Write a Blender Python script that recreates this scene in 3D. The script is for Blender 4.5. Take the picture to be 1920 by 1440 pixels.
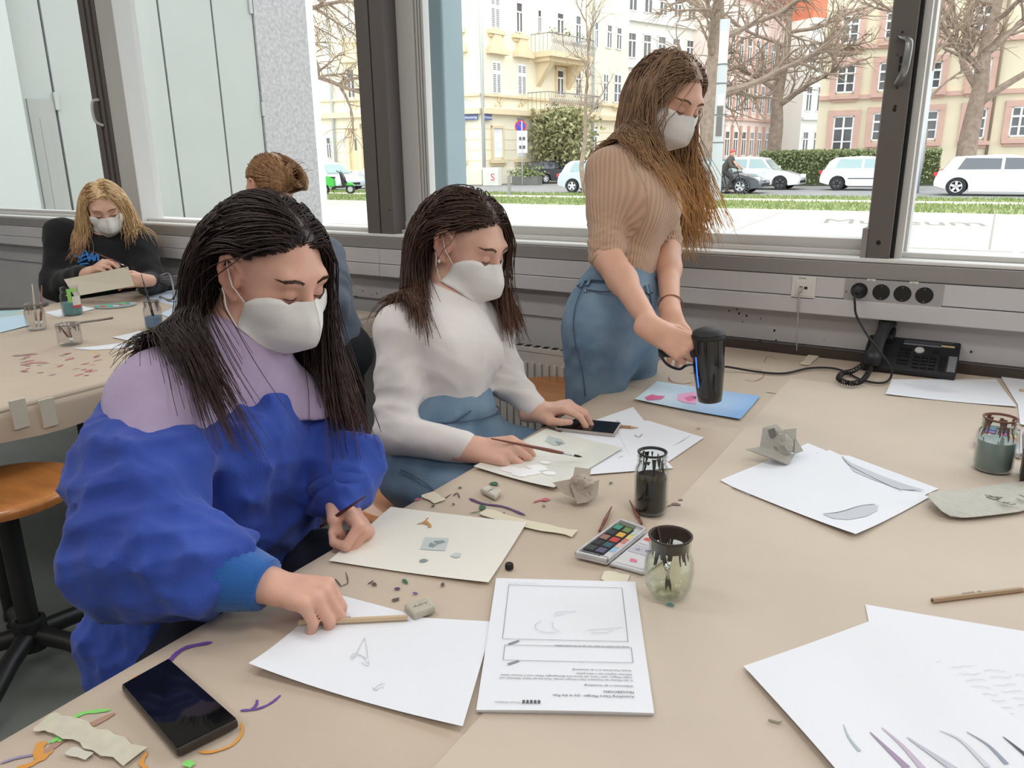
import bpy, bmesh, math, random
import numpy as np
from mathutils import Vector, Matrix

SC = bpy.context.scene
for o in list(bpy.data.objects): bpy.data.objects.remove(o)
COL = SC.collection

# ------------------------------------------------------------------ camera
FPX, YAW, PITCH, ROLL = 1453.0, 32.2, 16.15, -0.75
CAMPOS = np.array((0.0, 0.0, 1.37))
def _basis():
    a, p, r = math.radians(YAW), math.radians(PITCH), math.radians(ROLL)
    f = np.array((-math.sin(a)*math.cos(p), math.cos(a)*math.cos(p), -math.sin(p)))
    rt = np.array((math.cos(a), math.sin(a), 0.0)); up = np.cross(rt, f)
    return math.cos(r)*rt+math.sin(r)*up, -math.sin(r)*rt+math.cos(r)*up, f
RT, UP, FW = _basis()
cd = bpy.data.cameras.new('camera'); cam = bpy.data.objects.new('camera', cd); COL.objects.link(cam)
cd.sensor_fit = 'HORIZONTAL'; cd.sensor_width = 36.0; cd.lens = 36.0*FPX/1920.0
cd.clip_start = 0.02; cd.clip_end = 600
cam.matrix_world = Matrix(((RT[0], UP[0], -FW[0], CAMPOS[0]), (RT[1], UP[1], -FW[1], CAMPOS[1]),
                           (RT[2], UP[2], -FW[2], CAMPOS[2]), (0, 0, 0, 1)))
SC.camera = cam
# survey helpers: a sight line of the calibrated camera met with a real plane gives a point of the place
def ray(x, y): return FW+RT*(x-960)/FPX-UP*(y-720)/FPX
def PZ(x, y, z): d = ray(x, y); return CAMPOS+d*((z-CAMPOS[2])/d[2])
def PY(x, y, Y): d = ray(x, y); return CAMPOS+d*((Y-CAMPOS[1])/d[1])
def PX(x, y, X): d = ray(x, y); return CAMPOS+d*((X-CAMPOS[0])/d[0])
def PD(x, y, D): return CAMPOS+ray(x, y)*D

# ------------------------------------------------------------------ world, exposure
W = bpy.data.worlds.new('overcast_sky'); SC.world = W; W.use_nodes = True
nt = W.node_tree; nt.nodes.clear()
wo = nt.nodes.new('ShaderNodeOutputWorld'); bg = nt.nodes.new('ShaderNodeBackground')
bg.inputs[0].default_value = (0.93, 0.965, 1.0, 1); bg.inputs[1].default_value = 2.8
nt.links.new(bg.outputs[0], wo.inputs[0])
VS = SC.view_settings
VS.view_transform = 'Standard'; VS.look = 'None'; VS.gamma = 1.0; VS.use_curve_mapping = False
VS.exposure = 0.14
SC.cycles.max_bounces = 8; SC.cycles.diffuse_bounces = 4; SC.cycles.glossy_bounces = 4
SC.cycles.transmission_bounces = 8; SC.cycles.transparent_max_bounces = 16
SC.cycles.caustics_reflective = False; SC.cycles.caustics_refractive = False
SC.cycles.sample_clamp_indirect = 6.0
FILL_POWER = 15.0     # each added ceiling fill light, out of view
# ------------------------------------------------------------------ materials
def _nodes(name):
    m = bpy.data.materials.new(name); m.use_nodes = True
    n = m.node_tree; n.nodes.clear()
    out = n.nodes.new('ShaderNodeOutputMaterial'); b = n.nodes.new('ShaderNodeBsdfPrincipled')
    n.links.new(b.outputs[0], out.inputs[0])
    return m, n, b, out
def C4(c): return (c[0], c[1], c[2], 1.0)
def S(r, g, b):   # 0..255 display colour to linear
    f = lambda v: (v/255.0/12.92) if v <= 10 else ((v/255.0+0.055)/1.055)**2.4
    return (f(r), f(g), f(b))
def mat(name, col, rough=0.6, metal=0.0, var=0.0, vscale=8.0, col2=None, bump=0.0, bscale=40.0, spec=0.5,
        sss=0.0, trans=0.0, emit=None, estr=0.0, sheen=0.0, detail=4.0, coat=0.0, stretch=None, ior=1.45):
    m, n, b, out = _nodes(name)
    b.inputs['Base Color'].default_value = C4(col); b.inputs['Roughness'].default_value = rough
    b.inputs['Metallic'].default_value = metal; b.inputs['Specular IOR Level'].default_value = spec
    b.inputs['IOR'].default_value = ior
    if sss: b.inputs['Subsurface Weight'].default_value = sss; b.inputs['Subsurface Radius'].default_value = (0.012, 0.005, 0.003); b.inputs['Subsurface Scale'].default_value = 1.0
    if trans: b.inputs['Transmission Weight'].default_value = trans
    if sheen: b.inputs['Sheen Weight'].default_value = sheen
    if coat: b.inputs['Coat Weight'].default_value = coat
    if emit: b.inputs['Emission Color'].default_value = C4(emit); b.inputs['Emission Strength'].default_value = estr
    tc = None
    def coord():
        nonlocal tc
        if tc is None:
            tc = n.nodes.new('ShaderNodeTexCoord')
            if stretch:
                mp = n.nodes.new('ShaderNodeMapping'); mp.inputs['Scale'].default_value = stretch
                n.links.new(tc.outputs['Object'], mp.inputs[0]); tc = mp
        return tc.outputs['Vector'] if stretch else tc.outputs['Object']
    if var or col2:
        nz = n.nodes.new('ShaderNodeTexNoise'); nz.inputs['Scale'].default_value = vscale; nz.inputs['Detail'].default_value = detail
        n.links.new(coord(), nz.inputs['Vector'])
        rp = n.nodes.new('ShaderNodeValToRGB')
        c2 = col2 if col2 else tuple(max(0, v*(1-var)) for v in col)
        c1 = col if col2 else tuple(min(1, v*(1+var*0.6)) for v in col)
        rp.color_ramp.elements[0].position = 0.32; rp.color_ramp.elements[1].position = 0.68
        rp.color_ramp.elements[0].color = C4(c2); rp.color_ramp.elements[1].color = C4(c1)
        n.links.new(nz.outputs['Fac'], rp.inputs[0]); n.links.new(rp.outputs[0], b.inputs['Base Color'])
    if bump:
        nb = n.nodes.new('ShaderNodeTexNoise'); nb.inputs['Scale'].default_value = bscale; nb.inputs['Detail'].default_value = detail
        n.links.new(coord(), nb.inputs['Vector'])
        bp = n.nodes.new('ShaderNodeBump'); bp.inputs['Strength'].default_value = bump; bp.inputs['Distance'].default_value = 0.01
        n.links.new(nb.outputs['Fac'], bp.inputs['Height']); n.links.new(bp.outputs[0], b.inputs['Normal'])
    return m
def thin_glass(name, tint=(1, 1, 1), refl=0.5, rough=0.0):
    m, n, b, out = _nodes(name); n.nodes.remove(b)
    t = n.nodes.new('ShaderNodeBsdfTransparent'); t.inputs[0].default_value = C4(tint)
    g = n.nodes.new('ShaderNodeBsdfGlossy'); g.inputs['Roughness'].default_value = rough
    lw = n.nodes.new('ShaderNodeLayerWeight'); lw.inputs[0].default_value = 0.5
    pw = n.nodes.new('ShaderNodeMath'); pw.operation = 'POWER'; pw.inputs[1].default_value = 3.5
    n.links.new(lw.outputs['Facing'], pw.inputs[0])
    mu = n.nodes.new('ShaderNodeMath'); mu.operation = 'MULTIPLY_ADD'; mu.inputs[1].default_value = refl; mu.inputs[2].default_value = 0.035*refl
    mx = n.nodes.new('ShaderNodeMixShader')
    n.links.new(pw.outputs[0], mu.inputs[0]); n.links.new(mu.outputs[0], mx.inputs[0])
    n.links.new(t.outputs[0], mx.inputs[1]); n.links.new(g.outputs[0], mx.inputs[2]); n.links.new(mx.outputs[0], out.inputs[0])
    return m
def attr_mat(name, rough=0.6, bump=0.0, bscale=60.0, sss=0.0, spec=0.4, var=0.0, vscale=20.0, sheen=0.0):
    """colour comes from the mesh's own point colours (paint, print, skin tone)"""
    m, n, b, out = _nodes(name)
    a = n.nodes.new('ShaderNodeAttribute'); a.attribute_name = 'Col'
    b.inputs['Roughness'].default_value = rough; b.inputs['Specular IOR Level'].default_value = spec
    src = a.outputs['Color']
    tc = n.nodes.new('ShaderNodeTexCoord')
    if var:
        nz = n.nodes.new('ShaderNodeTexNoise'); nz.inputs['Scale'].default_value = vscale; nz.inputs['Detail'].default_value = 5
        n.links.new(tc.outputs['Object'], nz.inputs['Vector'])
        mr = n.nodes.new('ShaderNodeMapRange'); mr.inputs['From Min'].default_value = 0.3; mr.inputs['From Max'].default_value = 0.7
        mr.inputs['To Min'].default_value = 1-var; mr.inputs['To Max'].default_value = 1+var*0.5
        n.links.new(nz.outputs['Fac'], mr.inputs['Value'])
        mx = n.nodes.new('ShaderNodeVectorMath'); mx.operation = 'SCALE'
        n.links.new(src, mx.inputs[0]); n.links.new(mr.outputs[0], mx.inputs['Scale']); src = mx.outputs[0]
    n.links.new(src, b.inputs['Base Color'])
    if sss: b.inputs['Subsurface Weight'].default_value = sss; b.inputs['Subsurface Radius'].default_value = (0.012, 0.005, 0.003); b.inputs['Subsurface Scale'].default_value = 1.0
    if sheen: b.inputs['Sheen Weight'].default_value = sheen
    if bump:
        nb = n.nodes.new('ShaderNodeTexNoise'); nb.inputs['Scale'].default_value = bscale; nb.inputs['Detail'].default_value = 5
        n.links.new(tc.outputs['Object'], nb.inputs['Vector'])
        bp = n.nodes.new('ShaderNodeBump'); bp.inputs['Strength'].default_value = bump; bp.inputs['Distance'].default_value = 0.004
        n.links.new(nb.outputs['Fac'], bp.inputs['Height']); n.links.new(bp.outputs[0], b.inputs['Normal'])
    return m

# ------------------------------------------------------------------ mesh building
def V(*a): return np.array(a, float)
def unit(v): v = np.asarray(v, float); return v/max(1e-9, np.linalg.norm(v))
def frame_from(d, hint=(0, 0, 1)):
    d = unit(d); h = np.asarray(hint, float)
    if abs(np.dot(d, h)) > 0.97: h = V(1, 0, 0) if abs(d[0]) < 0.9 else V(0, 1, 0)
    s = unit(np.cross(d, h)); return s, np.cross(s, d), d      # side, up, dir
class MB:
    def __init__(s): s.v = []; s.f = []; s.m = []; s.c = []; s.col = None
    def add(s, vs, fs, mi=0):
        o = len(s.v); s.v.extend([tuple(map(float, p)) for p in vs])
        s.f.extend([tuple(i+o for i in f) for f in fs]); s.m.extend([mi]*len(fs))
        if s.col is not None: s.c.extend([s.col]*len(vs))
        return s
    def box(s, lo, hi, mi=0):
        x0, y0, z0 = lo; x1, y1, z1 = hi
        vs = [(x0, y0, z0), (x1, y0, z0), (x1, y1, z0), (x0, y1, z0), (x0, y0, z1), (x1, y0, z1), (x1, y1, z1), (x0, y1, z1)]
        return s.add(vs, [(0, 3, 2, 1), (4, 5, 6, 7), (0, 1, 5, 4), (1, 2, 6, 5), (2, 3, 7, 6), (3, 0, 4, 7)], mi)
    def obox(s, c, ax, half, mi=0):
        """box with centre c, three axis vectors ax (unit) and half sizes"""
        c = np.asarray(c, float); a = [np.asarray(ax[i], float)*half[i] for i in range(3)]
        vs = [c+i*a[0]+j*a[1]+k*a[2] for k in (-1, 1) for j in (-1, 1) for i in (-1, 1)]
        return s.add(vs, [(0, 2, 3, 1), (4, 5, 7, 6), (0, 1, 5, 4), (1, 3, 7, 5), (3, 2, 6, 7), (2, 0, 4, 6)], mi)
    def tube(s, pts, r, n=8, mi=0, caps=True, flat=1.0, hint=(0, 0, 1)):
        pts = [np.asarray(p, float) for p in pts]; k = len(pts)
        rs = [r]*k if np.isscalar(r) else list(r)
        vs = []; prev = None
        for i in range(k):
            d = pts[min(i+1, k-1)]-pts[max(i-1, 0)]
            sd, up, dd = frame_from(d, hint if prev is None else prev)
            prev = up
            for j in range(n):
                a = 2*math.pi*j/n
                vs.append(pts[i]+rs[i]*(math.cos(a)*sd+flat*math.sin(a)*up))
        fs = [(i*n+j, i*n+(j+1) % n, (i+1)*n+(j+1) % n, (i+1)*n+j) for i in range(k-1) for j in range(n)]
        if caps: fs += [tuple(range(n))[::-1], tuple(range((k-1)*n, k*n))]
        return s.add(vs, fs, mi)
    def cyl(s, a, b, r0, r1=None, n=16, mi=0, caps=True): return s.tube([a, b], [r0, r0 if r1 is None else r1], n, mi, caps)
    def lathe(s, prof, n=24, c=(0, 0, 0), axis=(0, 0, 1), mi=0, hint=(1, 0, 0), cap=False, ell=1.0):
        sd, up, d = frame_from(axis, hint); c = np.asarray(c, float); vs = []
        for (r, z) in prof:
            for j in range(n):
                a = 2*math.pi*j/n; vs.append(c+d*z+r*(math.cos(a)*sd+ell*math.sin(a)*up))
        k = len(prof)
        fs = [(i*n+j, i*n+(j+1) % n, (i+1)*n+(j+1) % n, (i+1)*n+j) for i in range(k-1) for j in range(n)]
        if cap: fs += [tuple(range(n))[::-1], tuple(range((k-1)*n, k*n))]
        return s.add(vs, fs, mi)
    def prism(s, poly, z0, z1, mi=0, o=(0, 0, 0), ax=None):
        """polygon in the first two axes, extruded along the third"""
        ax = ax or (V(1, 0, 0), V(0, 1, 0), V(0, 0, 1)); o = np.asarray(o, float); k = len(poly)
        vs = [o+p[0]*ax[0]+p[1]*ax[1]+z*ax[2] for z in (z0, z1) for p in poly]
        fs = [tuple(range(k))[::-1], tuple(range(k, 2*k))]+[(i, (i+1) % k, k+(i+1) % k, k+i) for i in range(k)]
        return s.add(vs, fs, mi)
    def ball(s, c, r, nu=12, nv=8, mi=0, ax=None):
        r = (r, r, r) if np.isscalar(r) else r; ax = ax or (V(1, 0, 0), V(0, 1, 0), V(0, 0, 1)); c = np.asarray(c, float)
        vs = [c+ax[2]*r[2]]
        for i in range(1, nv):
            t = math.pi*i/nv
            for j in range(nu):
                a = 2*math.pi*j/nu
                vs.append(c+ax[0]*r[0]*math.sin(t)*math.cos(a)+ax[1]*r[1]*math.sin(t)*math.sin(a)+ax[2]*r[2]*math.cos(t))
        vs.append(c-ax[2]*r[2]); L = len(vs)-1
        fs = [(0, 1+j, 1+(j+1) % nu) for j in range(nu)]
        fs += [(1+i*nu+j, 1+(i+1)*nu+j, 1+(i+1)*nu+(j+1) % nu, 1+i*nu+(j+1) % nu) for i in range(nv-2) for j in range(nu)]
        fs += [(L, 1+(nv-2)*nu+(j+1) % nu, 1+(nv-2)*nu+j) for j in range(nu)]
        return s.add(vs, fs, mi)
    def build(s, name, mats, parent=None, smooth=None, bevel=0.0, sub=0, **props):
        return link(name, s.v, s.f, mats, parent, smooth, bevel, sub, s.m, s.c, **props)
def link(name, v, f, mats, parent=None, smooth=None, bevel=0.0, sub=0, mi=None, cols=None, **props):
    me = bpy.data.meshes.new(name)
    if isinstance(v, np.ndarray) and isinstance(f, np.ndarray):
        k = f.shape[1]
        me.vertices.add(len(v)); me.vertices.foreach_set('co', np.ascontiguousarray(v, np.float32).ravel())
        me.loops.add(f.size); me.loops.foreach_set('vertex_index', np.ascontiguousarray(f, np.int32).ravel())
        me.polygons.add(len(f)); me.polygons.foreach_set('loop_start', np.arange(0, f.size, k, dtype=np.int32))
        me.update(calc_edges=True)
    else: me.from_pydata([tuple(map(float, p)) for p in v], [], [tuple(map(int, q)) for q in f])
    mats = mats if isinstance(mats, (list, tuple)) else [mats]
    for m in mats: me.materials.append(m)
    if mi is not None and len(mats) > 1 and len(mi) == len(me.polygons): me.polygons.foreach_set('material_index', np.asarray(mi, np.int32))
    if cols is not None and len(cols) == len(me.vertices) and len(cols):
        at = me.color_attributes.new('Col', 'FLOAT_COLOR', 'POINT')
        cc = np.ones((len(cols), 4), np.float32); cc[:, :3] = np.asarray(cols, np.float32)[:, :3]
        at.data.foreach_set('color', cc.ravel())
    if smooth is True: me.polygons.foreach_set('use_smooth', np.ones(len(me.polygons), bool))
    elif smooth is not None: 
        me.polygons.foreach_set('use_smooth', np.ones(len(me.polygons), bool))
        try: me.set_sharp_from_angle(angle=math.radians(smooth))
        except Exception: pass
    me.validate(); me.update()
    o = bpy.data.objects.new(name, me); COL.objects.link(o)
    if bevel:
        b = o.modifiers.new('bevel', 'BEVEL'); b.width = bevel; b.segments = 2; b.limit_method = 'ANGLE'; b.angle_limit = math.radians(40)
    if sub:
        b = o.modifiers.new('sub', 'SUBSURF'); b.levels = sub; b.render_levels = sub
    if parent is not None: adopt(o, parent)
    for k, val in props.items(): o[k] = val
    return o
def adopt(o, parent):
    """parent o, whose mesh is given in world space, keeping it where it is"""
    o.parent = parent
    if parent.parent is None and not parent.get('_local'): o.matrix_parent_inverse = Matrix.Translation(-Vector(parent.location))
def thing(name, label, cat, loc=(0, 0, 0), rotz=0.0, group=None, local=False, kind=None):
    o = bpy.data.objects.new(name, None); COL.objects.link(o); o.empty_display_size = 0.1
    o.location = tuple(map(float, loc)); o.rotation_euler = (0, 0, rotz)
    o['label'] = label; o['category'] = cat
    if group: o['group'] = group
    if local: o['_local'] = 1
    if kind: o['kind'] = kind
    return o
def tagp(label, cat, group=None, kind=None):
    d = dict(label=label, category=cat)
    if group: d['group'] = group
    if kind: d['kind'] = kind
    return d
def copy_tree(o, parent=None):
    c = o.copy(); COL.objects.link(c); c.parent = parent
    for ch in list(o.children): copy_tree(ch, c)
    return c
def text(name, body, size, mat_, origin, right, up, parent=None, extr=0.0004, align='LEFT', sx=1.0, width=None):
    """flat lettering turned into a mesh; width stretches the line to a given length"""
    cu = bpy.data.curves.new('tmp', 'FONT'); cu.body = body; cu.size = size; cu.extrude = extr; cu.align_x = align; cu.resolution_u = 2
    t = bpy.data.objects.new('tmp', cu); COL.objects.link(t)
    me = bpy.data.meshes.new_from_object(t.evaluated_get(bpy.context.evaluated_depsgraph_get()))
    n = len(me.vertices); co = np.zeros(n*3, np.float32); me.vertices.foreach_get('co', co); co = co.reshape(-1, 3).astype(float)
    bpy.data.objects.remove(t); bpy.data.curves.remove(cu)
    if width and n: sx = width/max(1e-6, co[:, 0].max()-co[:, 0].min())
    r = unit(right); u = np.asarray(up, float); u = unit(u-r*np.dot(u, r)); nn = np.cross(r, u)
    w = np.asarray(origin, float)+co[:, :1]*sx*r+co[:, 1:2]*u+co[:, 2:3]*nn
    fs = [tuple(p.vertices) for p in me.polygons]; bpy.data.meshes.remove(me)
    return link(name, w, fs, mat_, parent)
RNG = random.Random(7)
def catmull(pts, n=8):
    pts = [np.asarray(p, float) for p in pts]; out = []
    for i in range(len(pts)-1):
        p0 = pts[max(i-1, 0)]; p1 = pts[i]; p2 = pts[i+1]; p3 = pts[min(i+2, len(pts)-1)]
        for k in range(n):
            t = k/n
            out.append(0.5*((2*p1)+(p2-p0)*t+(2*p0-5*p1+4*p2-p3)*t*t+(3*p1-p0-3*p2+p3)*t**3))
    out.append(pts[-1]); return out

# palette
M_alu = mat('frame_aluminium', S(150, 146, 142), 0.45, 0.0, var=0.06, vscale=3)
M_aludk = mat('frame_dark', S(104, 98, 94), 0.5)
M_aluwh = mat('frame_light', S(205, 203, 200), 0.45)
M_trunk = mat('trunking_enamel', S(205, 202, 203), 0.5, var=0.05, vscale=2)
M_wall = mat('wall_paint', S(190, 187, 187), 0.85, var=0.05, vscale=3, bump=0.05, bscale=80)
M_ceil = mat('ceiling_paint', S(225, 224, 220), 0.9)
M_floor = mat('floor_lino', S(120, 124, 119), 0.5, var=0.10, vscale=5, bump=0.03, bscale=100)
M_black = mat('black_plastic', (0.012, 0.012, 0.013), 0.4)
M_blackm = mat('black_metal', (0.016, 0.016, 0.017), 0.45, bump=0.05, bscale=300)
M_white = mat('white_plastic', S(225, 223, 218), 0.45)
M_glass = thin_glass('window_glass', (0.97, 0.985, 0.98), 0.35)
M_dark = mat('dark_gap', (0.02, 0.018, 0.016), 0.8)
M_chrome = mat('chrome', (0.7, 0.7, 0.7), 0.2, 1.0)
# ------------------------------------------------------------------ room shell
X0, X1, Y0, YW, ZC = -7.2, 3.6, -3.6, 2.64, 3.25
def st(mb, name, m, label, cat, **k): return mb.build(name, m, kind='structure', label=label, category=cat, **k)
st(MB().box((X0, Y0, -0.12), (X1, YW+0.35, 0.0)), 'floor', M_floor, 'grey green linoleum floor under the tables', 'floor')
st(MB().box((X0, Y0, ZC), (X1, YW+0.35, ZC+0.2)), 'ceiling', M_ceil, 'white ceiling above the room', 'ceiling')
st(MB().box((X0-0.2, Y0, -0.1), (X0, YW+0.35, ZC)), 'wall_left', M_wall, 'painted end wall beyond the far table', 'wall')
st(MB().box((X1, Y0, -0.1), (X1+0.2, YW+0.35, ZC)), 'wall_right', M_wall, 'painted end wall beside the main table', 'wall')
st(MB().box((X0-0.2, Y0-0.2, -0.1), (X1+0.2, Y0, ZC)), 'wall_back', M_wall, 'painted wall facing the windows', 'wall')
# spandrel below the windows
st(MB().box((X0, YW, -0.1), (X1, YW+0.22, 1.03)), 'wall_window', M_wall, 'painted low wall under the window band', 'wall')
st(MB().box((X0, YW, 2.95), (X1, YW+0.3, ZC)), 'trim_1', M_wall, 'lintel band above the windows', 'trim')
TF = YW-0.06      # face of the cable trunking
trk = thing('cable_trunking', 'long grey metal cable trunking running under the window sill', 'trunking', (-1.0, TF, 0.88))
for xa, xb in ((X0, -4.7), (-4.7, -2.3), (-2.3, 0.9), (0.9, X1)):
    xb -= 0.0015
    MB().box((xa, TF, 0.94), (xb, YW, 1.003)).build('panel', M_trunk, trk, bevel=0.0015)
    MB().box((xa, TF-0.006, 0.884), (xb, YW, 0.9375)).build('panel', M_trunk, trk, bevel=0.003)
MB().box((X0, TF+0.008, 1.0052), (X1, YW, 1.052)).build('top_rail', M_alu, trk, bevel=0.002)
MB().box((X0, TF+0.012, 0.93), (X1, YW, 0.945)).build('joint', M_dark, trk)
# low backing panel beneath the trunking, with a second ledge towards the far end
st(MB().box((X0, YW-0.012, 0.772), (X1, YW, 0.884)), 'trim_2', M_wall, 'pale panel strip between trunking and table top', 'trim')
st(MB().box((-1.0, YW-0.036, 0.70), (X1, YW-0.0125, 0.764)), 'shade_strip', mat('gap_shade', S(70, 60, 54), .8), 'dark brown strip standing in for the shaded gap between table and wall', 'trim')  # shade of the gap behind the table, painted as a brown strip
# specks of paint on that strip
spk = MB()
rg = random.Random(3)
for (px, py) in [(1426, 597), (1367, 583), (1386, 588), (1392, 603), (1452, 620), (1545, 637), (1455, 638), (1616, 612), (1821, 660), (680, 545), (697, 553), (706, 550), (660, 548), (715, 546), (668, 556), (1382, 580), (1400, 592), (1425, 640), (1460, 646)]:
    p = PY(px, py, YW-0.0125); r = rg.uniform(0.0015, 0.004)
    spk.prism([(r*math.cos(a)*rg.uniform(.7, 1.2), r*math.sin(a)*rg.uniform(.7, 1.6)) for a in np.linspace(0, 6.28, 7)[:-1]], 0, 0.0006, o=p, ax=(V(1, 0, 0), V(0, 0, 1), V(0, -1, 0)))
spk.build('paint_speck', M_dark, bpy.data.objects['trim_2'], kind='stuff')
# sill board
sl = MB().box((X0, YW-0.035, 1.0525), (X1, YW+0.3, 1.066)); sl.box((X0, YW-0.04, 1.0535), (X1, YW-0.012, 1.0645)); 
st(sl, 'trim_3', mat('sill_white', S(236, 235, 232), 0.35), 'bright aluminium window sill rail', 'trim', bevel=0.002)

# window band: mullions + rails + glass
def xat(px, py): return PY(px, py, YW+0.05)[0]
mL0, mL1, mL2 = -4.34, -4.21, -4.06
def window(n, xa, xb, label, leaf=0.055, leafr=0.014):
    w = thing('window_%d' % n, label, 'window', ((xa+xb)/2, YW+0.08, 1.066), kind='structure')
    m = MB().box((xa, YW+0.045, 1.066), (xb, YW+0.125, 1.066+leaf*0.55)); m.box((xa, YW+0.02, 1.066), (xb, YW+0.045, 1.082)); m.build('bottom_rail', M_aluwh, w, bevel=0.003)
    MB().box((xa, YW+0.045, 2.9), (xb, YW+0.125, 2.95)).build('top_rail', M_alu, w)
    MB().box((xa, YW+0.05, 1.066), (xa+leaf, YW+0.12, 2.95)).build('stile', M_aluwh, w, bevel=0.003)
    MB().box((xb-leafr, YW+0.05, 1.066), (xb, YW+0.12, 2.95)).build('stile', M_alu, w, bevel=0.003)
    MB().box((xa+leaf-.01, YW+0.082, 1.09), (xb-leafr+.01, YW+0.087, 2.91)).build('pane', M_glass, w)
    return w
cx0, cx1 = -2.385, -2.235
rx0, rx1 = -0.352, -0.268
window(1, X0, mL0, 'window pane bay at the far end of the low wall', 0.06)
window(2, mL1, cx0-0.0, 'large window looking onto grey panels and a concrete pillar', 0.02)
w3 = window(3, cx1, rx0, 'large window looking onto the cream corner house', 0.09)
window(4, rx1, X1, 'large window looking onto the white estate car', 0.02)
# light inner profile lines beside the central mullion
for k, (a, b) in enumerate([(cx1+0.092, cx1+0.102), (cx1+0.108, cx1+0.116), (cx1+0.122, cx1+0.134)]):
    MB().box((a, YW+0.06, 1.09), (b, YW+0.10, 2.93)).build('glazing_bead', M_aluwh, w3, bevel=0.001)
# mullions
m1 = thing('mullion', 'dark double window mullion with a black joint line', 'mullion', (-2.31, YW, 1.066))
MB().box((cx0, YW-0.03, 1.066), (cx0+0.072, YW+0.14, 2.95)).build('post', M_aludk, m1, bevel=0.002)
MB().box((cx0+0.078, YW-0.03, 1.066), (cx1, YW+0.14, 2.95)).build('post', M_aludk, m1, bevel=0.002)
MB().box((cx0+0.07, YW-0.012, 1.066), (cx0+0.08, YW+0.1, 2.95)).build('joint', M_dark, m1)
MB().tube([PY(731, 394, YW-0.03), PY(731, 394, YW-0.03)+V(0, -0.002, 0)], 0.003, 10).build('screw_hole', M_dark, m1)
m2 = thing('mullion', 'dark slim window mullion carrying a bent metal lever handle', 'mullion', (-0.31, YW, 1.066))
MB().box((rx0, YW-0.03, 1.066), (rx1-0.018, YW+0.14, 2.95)).build('post', M_aludk, m2, bevel=0.002)
MB().box((rx1-0.0165, YW-0.01, 1.066), (rx1-0.008, YW+0.14, 2.95)).build('gasket', M_black, m2)
MB().box((rx1-0.0075, YW+0.0, 1.066), (rx1+0.012, YW+0.13, 2.95)).build('edge_strip', M_aluwh, m2)
MB().box((rx0-0.016, YW-0.034, 1.066), (rx0, YW+0.06, 1.155)).build('lower_guide', M_alu, m2, bevel=0.001)
for (px, py, rr) in [(1647, 455, 0.007), (1675, 205, 0.0022), (1692, 60, 0.003), (1682, 165, 0.003), (1683, 103, 0.002)]:
    p = PY(px, py, YW-0.03); MB().tube([p, p+V(0, -0.0015, 0)], rr, 12).build('screw_hole', M_dark, m2)
for (px, py) in [(1687, 128), (1678, 203), (1689, 112)]:
    p = PY(px, py, YW-0.03); MB().box(p+V(-0.0035, -0.0015, -0.009), p+V(0.0035, 0.001, 0.009)).build('latch_slot', M_dark, m2)
# bent lever handle
hz = [PY(x, y, YW-0.032) for x, y in [(1690, 67), (1696, 72), (1706, 76), (1708, 90), (1700, 132), (1690, 148), (1682, 158)]]
off = [0.0, -0.02, -0.035, -0.045, -0.045, -0.022, 0.0]
hp = [p+V(0, o, 0) for p, o in zip(hz, off)]
MB().tube(catmull(hp, 5), 0.011, 10, flat=0.45).build('lever_handle', mat('handle_metal', S(150, 150, 148), 0.3, 0.6), m2, smooth=True)
m3 = thing('mullion', 'ribbed dark window mullion with a small pull handle near the blonde person', 'mullion', (-4.28, YW, 1.066))
for a, b, dd, mm in [(mL0, mL0+0.05, 0.03, M_aludk), (mL0+0.053, mL0+0.075, 0.022, M_aludk), (mL0+0.078, mL0+0.098, 0.03, M_aludk), (mL0+0.101, mL1, 0.02, M_aludk)]:
    MB().box((a, YW-dd, 1.066), (b, YW+0.14, 2.95)).build('post', mm, m3, bevel=0.002)
MB().box((mL0+0.05, YW-0.012, 1.066), (mL1, YW+0.1, 2.95)).build('joint', M_dark, m3)
MB().box((mL1, YW-0.015, 1.066), (mL2, YW+0.12, 2.95)).build('light_stile', M_aluwh, m3, bevel=0.003)
hp = [PY(x, y, YW-0.03)+V(0, o, 0) for x, y, o in [(186, 187, 0), (183, 193, -0.03), (188, 226, -0.03), (195, 236, 0)]]
MB().tube(catmull(hp, 5), 0.008, 8).build('pull_handle', M_aluwh, m3, smooth=True)

# radiator under the sill between the seated and the standing person
rad = thing('radiator', 'off white ribbed panel radiator on the wall under the trunking', 'radiator', (-1.55, YW-0.06, 0.2))
M_rad = mat('radiator_enamel', S(200, 196, 190), 0.5)
MB().box((-2.2, YW-0.085, 0.14), (-0.92, YW-0.03, 0.655)).build('body', M_rad, rad, bevel=0.008)
for i in range(38):
    x = -2.18+i*0.0332
    MB().box((x, YW-0.094, 0.18), (x+0.016, YW-0.084, 0.60)).build('rib', M_rad, rad, bevel=0.004)
for i in range(31):
    x = -2.17+i*0.0405
    MB().box((x, YW-0.078, 0.6545), (x+0.024, YW-0.036, 0.6565)).build('vent_slot', M_dark, rad)
MB().box((-2.21, YW-0.088, 0.64), (-0.91, YW-0.082, 0.66)).build('top_lip', M_rad, rad, bevel=0.002)
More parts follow.
